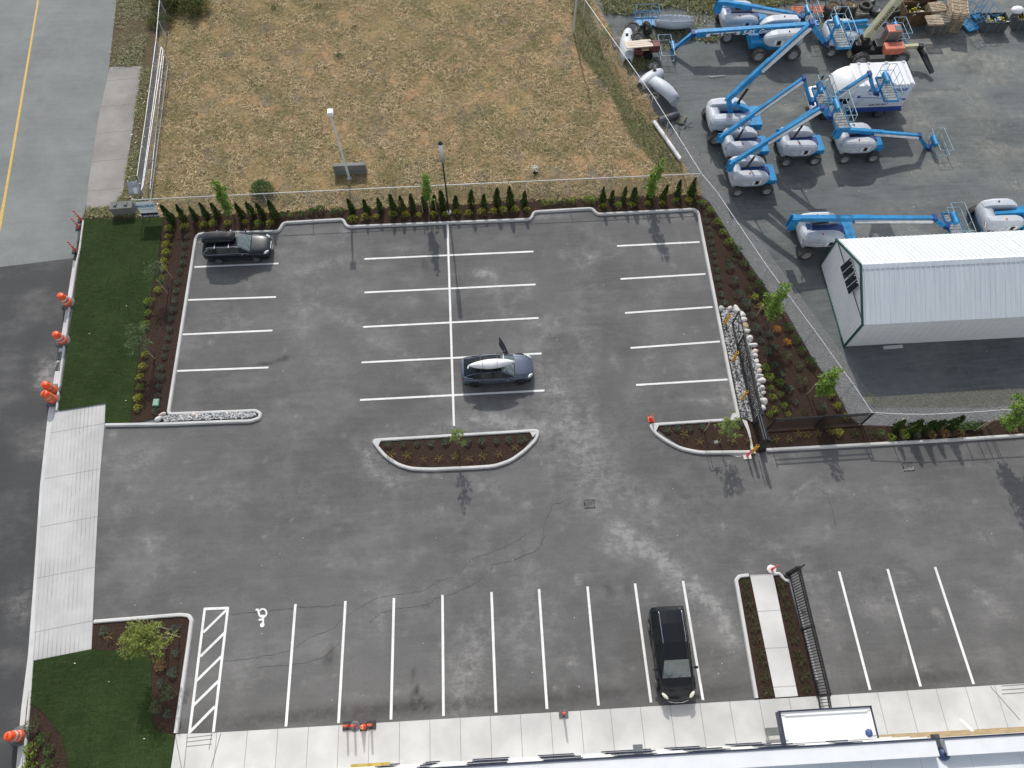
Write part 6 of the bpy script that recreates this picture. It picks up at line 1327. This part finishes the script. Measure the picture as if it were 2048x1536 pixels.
lift('compact round-bodied boom lift with folded double boom behind the beige telehandler boom', b10, 0, 1.0, (1679,50), (1768,47), (1776,72), -.2, .9, dual=True)
lift('boom lift at the right edge of the picture behind the shed roof', b9, 0, 1.12, (1978,431), (2260,420), None, 0, dual=True, beacon='beacon_orange')
# lettering on the long boom
bl_ = [o for o in bpy.data.objects if o.name.startswith('boom_lift') and o.get('label', '').startswith('long boom lift')][0]
P1_ = hitplane(1628,50,b2,PI); PT_ = hitplane(1386,68,b2,PI); dB = (PT_-P1_)
def onboom(f): p = P1_+dB*f; return Vector((-(p.x-b2[0]), -(p.y-b2[1]), p.z-.016))
def btext(body, f, size, mat, bold=.008):
    p = onboom(f); p.y += .26; dl_ = Vector((dB.x, 0, dB.z)).normalized(); text(body, size, M[mat], bl_, tuple(p+Vector((0, .012, -.02))), (1*(-1)*(-1)*1 if False else 1*-1*-1*-1, 0, 0) if False else tuple(Vector((-(-dB.x), 0, -dB.z)).normalized()*1.0) if False else tuple((onboom(0)-onboom(1)).normalized()), (0, 0, 1), shear=.2, bold=bold)
p0_ = onboom(.615); p1_ = onboom(.895); q = MB(); q.beam(tuple(p0_+Vector((0,.235,-.02))), tuple(p1_+Vector((0,.235,-.02))), .03, .27); q.build('name_plate', M['white_metal'], bl_, bevel=.012)
btext('Reach Rentals', .755, .36, 'iron_black', .008); btext('S-85', .545, .50, 'white_metal', .014); btext('Genie', .397, .50, 'white_metal', .014)

# ================================================================ SERVICE TRUCK
M['truck_white'] = pm('truck white', (.74,.74,.75), .4, var=.03, scale=1); M['truck_grey'] = pm('truck side', (.62,.66,.72), .45, var=.04); M['truck_blue'] = pm('truck blue', (.03,.07,.28), .45, var=.1)
tn = G(1830,168,3.05); tf = G(1813,122,3.05); tx1 = (tn.x+tf.x)/2; ty0, ty1 = tn.y, tf.y; tx0 = G(1700,125,3.05).x; TW = ty1-ty0
t = thing('service_truck', 'white box truck with blue lower band and lettering, parked behind the boom baskets', 'truck', (tx0, (ty0+ty1)/2, .016)); BL = tx1-tx0; hw = TW/2
mb = MB(); mb.box(BL/2, 0, 2.05, BL, TW, 1.98); bx_ = mb.build('box_body', M['truck_white'], t, bevel=.03)
for x in (.5, BL*.30, BL*.62, BL-.3): mb = MB(); mb.box(x, 0, 3.06, .09, TW-.1, .05); mb.box(x+.05, -hw+.1, 3.08, .2, .12, .08); mb.box(x+.05, hw-.1, 3.08, .2, .12, .08); mb.build('roof_rib', M['galv'], bx_)
mb = MB(); mb.box(BL/2, -hw-.008, 2.1, BL-.06, .012, 1.75); mb.build('side_panel', M['truck_grey'], bx_)
mb = MB(); mb.box(BL/2-.3, -hw+.02, .86, BL+.6, .1, .42); mb.box(BL/2-.3, hw-.02, .86, BL+.6, .1, .42); mb.box(BL/2, 0, .9, BL, TW-.1, .32); mb.build('lower_skirt', M['truck_blue'], t, bevel=.015)
mb = MB(); mb.s = True   # rounded fairing over the cab
mb.loft([[(x, y*hw, z) for y, z in ((-1, 2.05), (-1, zt-.25), (-.8, zt), (.8, zt), (1, zt-.25), (1, 2.05))] for x, zt in ((0, 3.05), (-.35, 3.0), (-.75, 2.8), (-1.05, 2.45), (-1.15, 2.15))]); mb.build('cab_fairing', M['truck_white'], t)
mb = MB(); mb.s = False; mb.loft([[(x, -hw*.92, .6), (x, -hw*.92, zt), (x, hw*.92, zt), (x, hw*.92, .6)] for x, zt in ((0, 2.1), (-1.0, 2.08), (-1.55, 1.35), (-2.3, 1.2), (-2.45, .9))], flip=False); mb.build('cab', M['truck_white'], t, bevel=.04)
mb = MB(); mb.add([(-1.03,-hw*.8,2.05),(-1.03,hw*.8,2.05),(-1.57,hw*.85,1.38),(-1.57,-hw*.85,1.38)], [(0,1,2,3)]); mb.v = [(v[0]-.02, v[1], v[2]+.02) for v in mb.v]; mb.build('windscreen', M['screen'], t)
mb = MB(); mb.box(-.5, -hw*.92-.01, 1.65, .75, .02, .5); mb.build('side_window', M['glass'], t)
for sy_ in (-1, 1): mb = MB(); mb.s = True; mb.ell((-1.45, sy_*(hw+.18), 1.7), .08, .12, .2, 8, 6); mb.build('wing_mirror', M['iron_black'], t)
for x in (-1.35, BL-1.4):
    for sy_ in (-1, 1): wheel(t, x, sy_*(hw-.12), .40, .26, sy_, 'rim', spokes=8)
yy = -hw-.018
text('Reach Rentals', .50, M['truck_blue'], bx_, (2.25, yy, 2.62), (1, 0, 0), (0, 0, 1), shear=.25, bold=.012)
text('Boom Lifts', .16, M['navy'], bx_, (1.35, yy, 2.30), (1, 0, 0), (0, 0, 1), shear=.25); text('Telehandlers', .16, M['navy'], bx_, (3.15, yy, 2.30), (1, 0, 0), (0, 0, 1), shear=.25)
text('604-392-0617', .24, M['navy'], bx_, (2.15, yy, 1.30), (1, 0, 0), (0, 0, 1), shear=.25, bold=.004)
mb = MB(); mb.beam((.45, yy, 2.05), (3.7, yy, 1.75), .012, .05); mb.box(.40, yy, 2.1, .22, .012, .24); mb.beam((3.7, yy, 1.72), (3.95, yy, 1.72), .012, .14); mb.build('painted_boom', M['truck_blue'], bx_)
mb = MB(); mb.beam((-.1, -hw-.2, 1.0), (.75, -hw-.2, 2.0), .05, .08); mb.beam((-.02, -hw-.05, .95), (-.1, -hw-.2, 1.0), .05, .05); mb.build('side_ladder', M['galv'], t)
mb = MB(); mb.box(BL+.1, 0, .55, .25, TW-.2, .12); mb.build('rear_bumper', M['iron_black'], t)

# ================================================================ TELEHANDLER
M['beige'] = pm('boom beige', (.47,.45,.30), .5, var=.08, scale=2, dirt=(.3,.27,.17), dk=.3); M['handler_red'] = pm('faded orange red', (.62,.18,.11), .55, var=.15, dirt=(.3,.14,.09), dk=.4)
hb = G(1752,112,.6); t = thing('telehandler', 'red and beige telehandler with a raised beige boom behind the service truck', 'telehandler', (hb.x, hb.y+.6, .016)); hbx, hby = hb.x, hb.y+.6
mb = MB(); mb.box(0, 0, .85, 3.6, 1.1, .45); mb.box(-1.2, 0, 1.2, 1.2, .8, .5); mb.box(.2, -.1, 1.25, .9, .9, .3); mb.build('chassis', M['iron_black'], t, bevel=.03)
for sx_ in (-1.35, 1.75):
    for sy_ in (-1, 1): tyre_big(t, sx_, sy_*1.0, .62, .42, sy_)
mb = MB(); mb.box(.95, -.72, 1.32, 1.5, .75, .55); mb.build('engine_hood', M['handler_red'], t, bevel=.06)
mb = MB(); mb.box(.95, .35, 1.65, 1.05, .8, 1.2); cb = mb.build('cab', M['handler_red'], t, bevel=.06)
mb = MB(); mb.box(.95, -.052, 1.75, .9, .02, .9); mb.box(1.2, .3, 2.256, .5, .55, .02); mb.box(.95, .3, 1.75, 1.07, .55, .8); mb.build('cab_window', M['screen'], cb)
by_ = .15; 
def hl(px, py): v = hity(px, py, hby+by_); return Vector((v.x-hbx, by_, v.z-.016))
q0, q1 = hl(1706,106), hl(1812,-22); dq = (q1-q0).normalized(); mb = MB(); mb.beam(tuple(q0-dq*.3), tuple(q1), .52, .62, .46, .50); mb.build('main_boom', M['beige'], t, bevel=.02)
mb = MB(); mb.beam(tuple(q0+dq*.1+Vector((0,-.3,-.3))), tuple(q0+dq*1.6+Vector((0,-.3,-.35))), .10, .3); mb.beam(tuple(q0+Vector((0,-.25,-.1))), (q0.x+.3, -.15, 1.1), .12, .3); mb.build('boom_foot', M['beige'], t)
mb = MB(); mb.box(q0.x+.3, 0, 1.4, .5, .7, .9); mb.cyl((q0.x+.9, 0, 1.2), tuple(q0+dq*1.8-Vector((0,0,.2))), .08, n=10); mb.build('boom_pivot', M['iron_black'], t)
dn = Vector((-dq.z, 0, dq.x)); pv = q0+dq*3.35+Vector((0,-.27,-.05))
text('DVALKLOOT', .34, M['iron_black'], t, tuple(pv), tuple(dq), tuple(dn if dn.z > 0 else -dn), bold=.008)
mb = MB(); 
for k in (1.15, 1.4): mb.beam(tuple(q0+dq*(k-.07)+Vector((0,-.27,.06))), tuple(q0+dq*(k+.05)+Vector((0,-.27,.06))), .02, .16)
mb.build('boom_slot', M['hole_black'], t)
mb = MB(); mb.beam((1.9,-.5,1.2), (3.1,-.5,1.25), .25, .3); mb.build('fork_carriage_arm', M['beige'], t)
mb = MB(); mb.beam((3.0,-.5,1.2), (3.4,-1.1,.9), .3, .25); mb.beam((3.3,-.9,.9), (3.9,-2.4,.35), .32, .12); mb.beam((3.6,-.9,.9), (4.05,-2.3,.35), .10, .10); mb.box(3.1,-.6,1.3,.35,.35,.3); mb.build('fork_carriage', M['iron_black'], t)

# ================================================================ YARD SCRAP
def loose_tyre(px, py, r, wd, label, tilt=(0, 0), z=0.0, rimc='rim_grey', grp='loose tyres in the equipment yard'):
    t = thing('loose_tyre', label, 'tyre', G(px, py, z+.02), 0, grp); t.rotation_euler = (R(tilt[0]), R(tilt[1]), rnd.random())
    mb = MB(); mb.s = True; mb.lathe([(r*.58,wd*.15),(r*.66,.02),(r*.92,0),(r,wd*.15),(r,wd*.85),(r*.92,wd),(r*.66,wd-.02),(r*.58,wd*.85),(r*.58,wd*.15)], n=22); mb.s = False
    for k in range(22): a = 2*PI*k/22; mb.beam((r*math.cos(a), r*math.sin(a), wd*.1), (r*math.cos(a+.12), r*math.sin(a+.12), wd*.9), .06, .05)
    mb.build('tread', M['tyre_grey'], t)
    if rimc: q = MB(); q.s = True; q.lathe([(r*.6,wd*.92),(r*.5,wd*.8),(r*.42,wd*.5),(r*.2,wd*.45),(r*.16,wd*.3)], n=18); q.build('rim', M[rimc], t)
M['rim_tan'] = pm('tan rim', (.46,.36,.22), .6, var=.15)
loose_tyre(1263,66,.58,.62,'large loader tyre with grey rim lying flat beside the blue basket', (8,0))
loose_tyre(1272,82,.55,.42,'chunky tractor tyre leaning in front of the large grey-rimmed tyre', (25,0), z=.4)
loose_tyre(1291,58,.5,.30,'dark chunky tyre standing on edge beside the large grey-rimmed tyre', (12,85), z=.5)
loose_tyre(1304,138,.42,.35,'small tractor wheel lying between the wreck and the white fibreglass shells', (0,0))
loose_tyre(1658,31,.62,.95,'left of the two tall tyres with tan rims at the back of the yard', (4,0), rimc='rim_tan')
loose_tyre(1690,29,.64,.95,'right of the two tall tyres with tan rims, a pale plank stuck in it', (-3,4), rimc='rim_tan')
loose_tyre(1728,20,.52,.50,'open black tyre on the pallet right of the tan-rimmed tyres', rimc=None)
loose_tyre(1736,6,.48,.42,'black tyre at the very top edge behind the pallet', rimc='rim_grey')
loose_tyre(1750,26,.46,.38,'small black tyre with grey rim next to the beige boom', rimc='rim_grey')
loose_tyre(1782,28,.6,.6,'black tyre half hidden behind the beige boom', rimc=None)
o = MB(); o.box(0, 0, .9, .1, .04, 1.9); o = o.build('plank', M['stake']); o.location = G(1691, 24, .1); o.rotation_euler = (R(15), 0, 0); tag(o, 'pale wooden plank standing in the right tan-rimmed tyre', 'plank')
M['pallet'] = pm('pallet wood', (.42,.34,.24), .85, var=.25, scale=3); M['pallet_dark'] = pm('weathered pallet', (.20,.19,.16), .9, var=.3, scale=3)
def pallet_stack(px, py, n, label, rz=0.0, m='pallet', z0=0.02, tilt=0.0, Lx=1.2, Ly=1.0):
    t = thing('pallet_stack' if n > 1 else 'pallet', label, 'pallet stack' if n > 1 else 'pallet', G(px, py, z0), R(rz), 'wooden pallets in the equipment yard'); t.rotation_euler = (R(tilt), 0, R(rz))
    for k in range(n):
        q = MB(); z = k*.15; q.T = Matrix.Rotation(rnd.uniform(-.06, .06), 4, 'Z')
        for x in (-.5, 0, .5): q.box(x*Lx*.95, 0, z+.06, .08, Ly, .08)
        for j in range(6): q.box(0, -Ly/2+.06+j*(Ly-.12)/5, z+.115, Lx, .10, .02)
        for j in (0, 2.5, 5): q.box(0, -Ly/2+.06+j*(Ly-.12)/5, z+.01, Lx, .10, .02)
        q.build('pallet', M[m], t)
    return t
pallet_stack(1868,62,8,'front left stack of weathered wooden pallets at the back of the yard', 6, 'pallet_dark', Lx=1.25)
pallet_stack(1868,42,1,'pale pallet lying on top of the weathered stack', 2, z0=1.25)
pallet_stack(1858,42,9,'taller pallet stack behind the front one', 3, z0=.02)
pallet_stack(1896,48,12,'tall tidy stack of pale pallets leaning right beside the blue baskets', -12, z0=.02, Ly=2.0)
pallet_stack(1718,26,2,'low weathered pallet under the open black tyre', 0, 'pallet_dark')
pallet_stack(1237,89,2,'weathered pallet leaning by the diagonal fence beside the wreck', 5, 'pallet_dark', Lx=1.0)
pallet_stack(1362,240,1,'broken pallet by the black culvert pipe', 60, 'pallet_dark', Lx=.9, Ly=.5)
# dumpster and bins
def bin_(px, py, sx_, sy_, h, mats, label, rz=0, junk=True, name='scrap_bin'):
    t = thing(name, label, 'bin', G(px, py, .02), R(rz)); q = MB(); th = .05
    for cx_, cy_, a, b in ((0,-sy_/2,sx_,th),(0,sy_/2,sx_,th),(-sx_/2,0,th,sy_+th),(sx_/2,0,th,sy_+th)): q.box(cx_, cy_, h/2, a, b, h)
    q.box(0, 0, .06, sx_, sy_, .08)
    for k in range(4): q.box(-sx_/2+sx_*(k+.5)/4, -sy_/2-.04, h/2, .07, .05, h*.9)
    q.build('bin_body', mats, t)
    if junk:
        for nm, mt in (('scrap', M['iron_black']), ('scrap', M['hose']), ('scrap', pm('yellow scrap', (.55,.5,.05), .6) if 'yellow scrap' not in bpy.data.materials else bpy.data.materials['yellow scrap'])):
            q = MB(); q.ell((0, 0, h*.45), sx_*.44, sy_*.42, h*.25, 10, 5)
            for k in range(9 if nm else 5): x, y = rnd.uniform(-.42, .42)*sx_, rnd.uniform(-.4, .4)*sy_; q.beam((x, y, h*rnd.uniform(.5, .9)), (x+rnd.uniform(-.4, .4), y+rnd.uniform(-.3, .3), h*rnd.uniform(.6, 1.05)), rnd.uniform(.04, .2), rnd.uniform(.03, .12))
            q.build(nm, mt, t)
bin_(1822,40,2.1,1.3,1.2,pm('rusty brown bin steel', (.13,.075,.035), .8, var=.3),'rusty open scrap bin full of metal behind the telehandler boom')
bin_(1833,16,2.0,.9,1.6,pm('rusty brown steel', (.20,.07,.03), .8, var=.3),'rusty brown steel bin at the top edge of the yard')
bin_(1978,56,1.9,1.1,.95,pm('dark grey steel bin', (.07,.085,.09), .6, var=.2),'dark grey open steel bin right of the blue baskets')
bin_(2040,52,1.7,1.1,1.0,pm('dark grey steel bin two', (.07,.085,.09), .6, var=.2),'dark grey steel bin at the right edge of the yard')
q = MB(); q.s = True; q.ell((0,0,0), .5, .38, .25, 12, 8); o = q.build('white_sack', M['white_metal']); o.location = G(2035, 20, 1.1); tag(o, 'white sack lying on the rightmost grey bin', 'sack')
for px, py in ((1978,38),): q = MB(); q.box(0, -.58, .6, .8, .03, .10); o = q.build('blue_bar', M['rail_blue']); o.location = G(px+12, py+12, .2); tag(o, 'blue bar hooked on the front of the grey open bin', 'bar')
for i, (px, py, rz, lb) in enumerate([(1290,48,90,'empty blue lift basket beside the large grey-rimmed tyre'),(1930,50,20,'empty blue lift basket right of the tall pale pallets, the left of two'),(1962,46,15,'empty blue lift basket right of the tall pale pallets, the right of two')]):
    t = thing('lift_basket', lb, 'basket', G(px, py, .02), R(rz), 'empty blue lift baskets'); platform(t, -.45, .45, .9, .15, 'rail_blue', 'rail_blue', 1.25, False)
# fibreglass shells: hollow half covers
def shell(px, py, label, L, W_2, H_3, rz, z=.02, roll=0.0, pitch=0.0, holes=((.2,.1),)):
    t = thing('cover_shell', label, 'fibreglass cover', G(px, py, z), 0, 'discarded white fibreglass covers'); t.rotation_euler = (R(roll), R(pitch), R(rz))
    q = MB(); q.s = True; rg = []
    for k in range(9):
        f = k/8; k_ = math.sin(PI*(.12+.76*f))**.7; hh = H_3*(.55+.45*k_)
        rg.append([((f-.5)*L, W_2*.5*k_*math.cos(a), hh*max(0, math.sin(a))**.6) for a in [PI*j/8 for j in range(9)]])
    q.loft(rg, closed=False, cap=False); o = q.build('shell', M['cover'], t); md = o.modifiers.new('s', 'SOLIDIFY'); md.thickness = .03
    for hx, hy in holes: q = MB(); q.box(hx*L, hy*W_2, H_3+.0, .26, .2, .03); q.build('opening', M['hole_black'], t)
shell(1254,100,'long white fibreglass cover lying against the wrecked tractor', 3.4, 1.3, .85, 82)
shell(1300,163,'white fibreglass cover, upper of the overlapping pair by the diagonal fence', 2.3, 1.2, .7, 38)
shell(1322,190,'white fibreglass cover with a square hole, larger of the overlapping pair', 2.6, 1.6, .95, -58, roll=-52, z=.55)
shell(1350,36,'upturned grey fibreglass cover lying open by the back weeds', 3.0, 1.6, .8, -4, z=.85, roll=160)
loose_tyre(1308,196,.3,.2,'small tyre resting on the larger white fibreglass cover', (15,0), z=1.15, rimc=None)
q = MB(); q.s = True; q.cyl((-.8,0,.25), (.8,0,.25), .25, n=16); o = q.build('culvert_pipe', M['rubber_grey']); o.location = G(1336, 240, .02); o.rotation_euler = (0, 0, R(22)); tag(o, 'dark corrugated culvert pipe lying by the diagonal fence', 'pipe')
q = MB()
for k in range(30): x, y = rnd.uniform(-.9, .9), rnd.uniform(-.6, .6); q.beam((x, y, .05), (x+rnd.uniform(-.4, .4), y+rnd.uniform(-.4, .4), rnd.uniform(.05, .3)), .05, .03)
o = q.build('scrap_pile', M['rubber_grey']); o.location = G(1350, 250, .02); tag(o, 'heap of dark scrap beside the culvert pipe', 'scrap')
t = thing('wrecked_tractor', 'small stripped red tractor wreck under a pale board', 'tractor', G(1287, 112, .02))
q = MB(); q.box(-.5, 0, .7, .7, .9, .5); q.box(.6, .1, .75, 1.0, .7, .6); q.build('body', pm('faded maroon', (.13,.04,.04), .7, var=.3), t, bevel=.04)
q = MB(); q.box(-.1, 0, 1.0, .55, 1.1, .12); q.build('seat_panel', pm('tan panel', (.40,.30,.18), .7, var=.2), t)
q = MB(); q.tube([(.3,-.3,.4),(.5,.1,1.2),(.2,.3,1.1),(.4,-.2,.7)], .05, 6); q.cyl((.25,-.5,.35), (.25,.5,.35), .35, n=12); q.build('engine', M['iron_black'], t)
t2 = thing('roof_board', 'pale plank board lying across the wrecked tractor and the long white cover', 'board', G(1277, 88, 1.2)); t2.rotation_euler = (R(-6), R(3), R(7))
q = MB(); q.box(0, 0, 0, 2.1, .85, .06); q.build('board', pm('pale board', (.62,.52,.42), .7, var=.08), t2)
q = MB()
for k in (-.2, 0, .2): q.box(0, k, .034, 1.9, .02, .008)
q.build('groove', M['pallet_dark'], t2)
q = MB()
for k in range(5): q.beam((-1.6, -.3+k*.18, .35), (1.5, -.3+k*.16, .38), .07, .05)
for x in (-1.4, 0, 1.4): q.beam((x, -.4, .1), (x, .4, .8), .06, .06)
o = q.build('orange_rack', pm('faded orange steel', (.62,.17,.06), .6, var=.2)); o.location = G(1620, 28, .1); tag(o, 'faded orange steel rack lying behind the top boom lift basket', 'rack')
q = MB(); q.tube([(0,0,.06),(.15,-.12,.06),(1.3,-.02,.06)], .025, 5); o = q.build('bent_pipe', M['galv']); o.location = G(1416, 153, .02); tag(o, 'thin bent pale pipe lying alone on the open gravel', 'pipe')
lit = MB()
for k in range(26): p = G(rnd.uniform(1380, 2040), rnd.uniform(100, 460), .03); lit.box(p.x, p.y, .035, rnd.uniform(.03, .07), rnd.uniform(.03, .06), .03, rnd.random()*3)
for k in range(60): p = G(rnd.uniform(220, 2040), rnd.uniform(450, 1400), .01); lit.box(p.x, p.y, .015, rnd.uniform(.02, .05), rnd.uniform(.02, .05), .02, rnd.random()*3)
for k in range(3): p = G(rnd.uniform(160, 260), rnd.uniform(460, 820), .1); lit.box(p.x, p.y, .13, rnd.uniform(.04, .08), rnd.uniform(.03, .06), .02, rnd.random()*3)
for k in range(3): p = G(rnd.uniform(130, 290), rnd.uniform(1320, 1520), .1); lit.box(p.x, p.y, .13, rnd.uniform(.04, .08), rnd.uniform(.03, .06), .02, rnd.random()*3)
tag(lit.build('litter', pm('pale litter', (.6,.6,.57), .8)), 'tiny pale specks of litter and pebbles scattered over the paving and lawns', 'litter', kind='stuff')
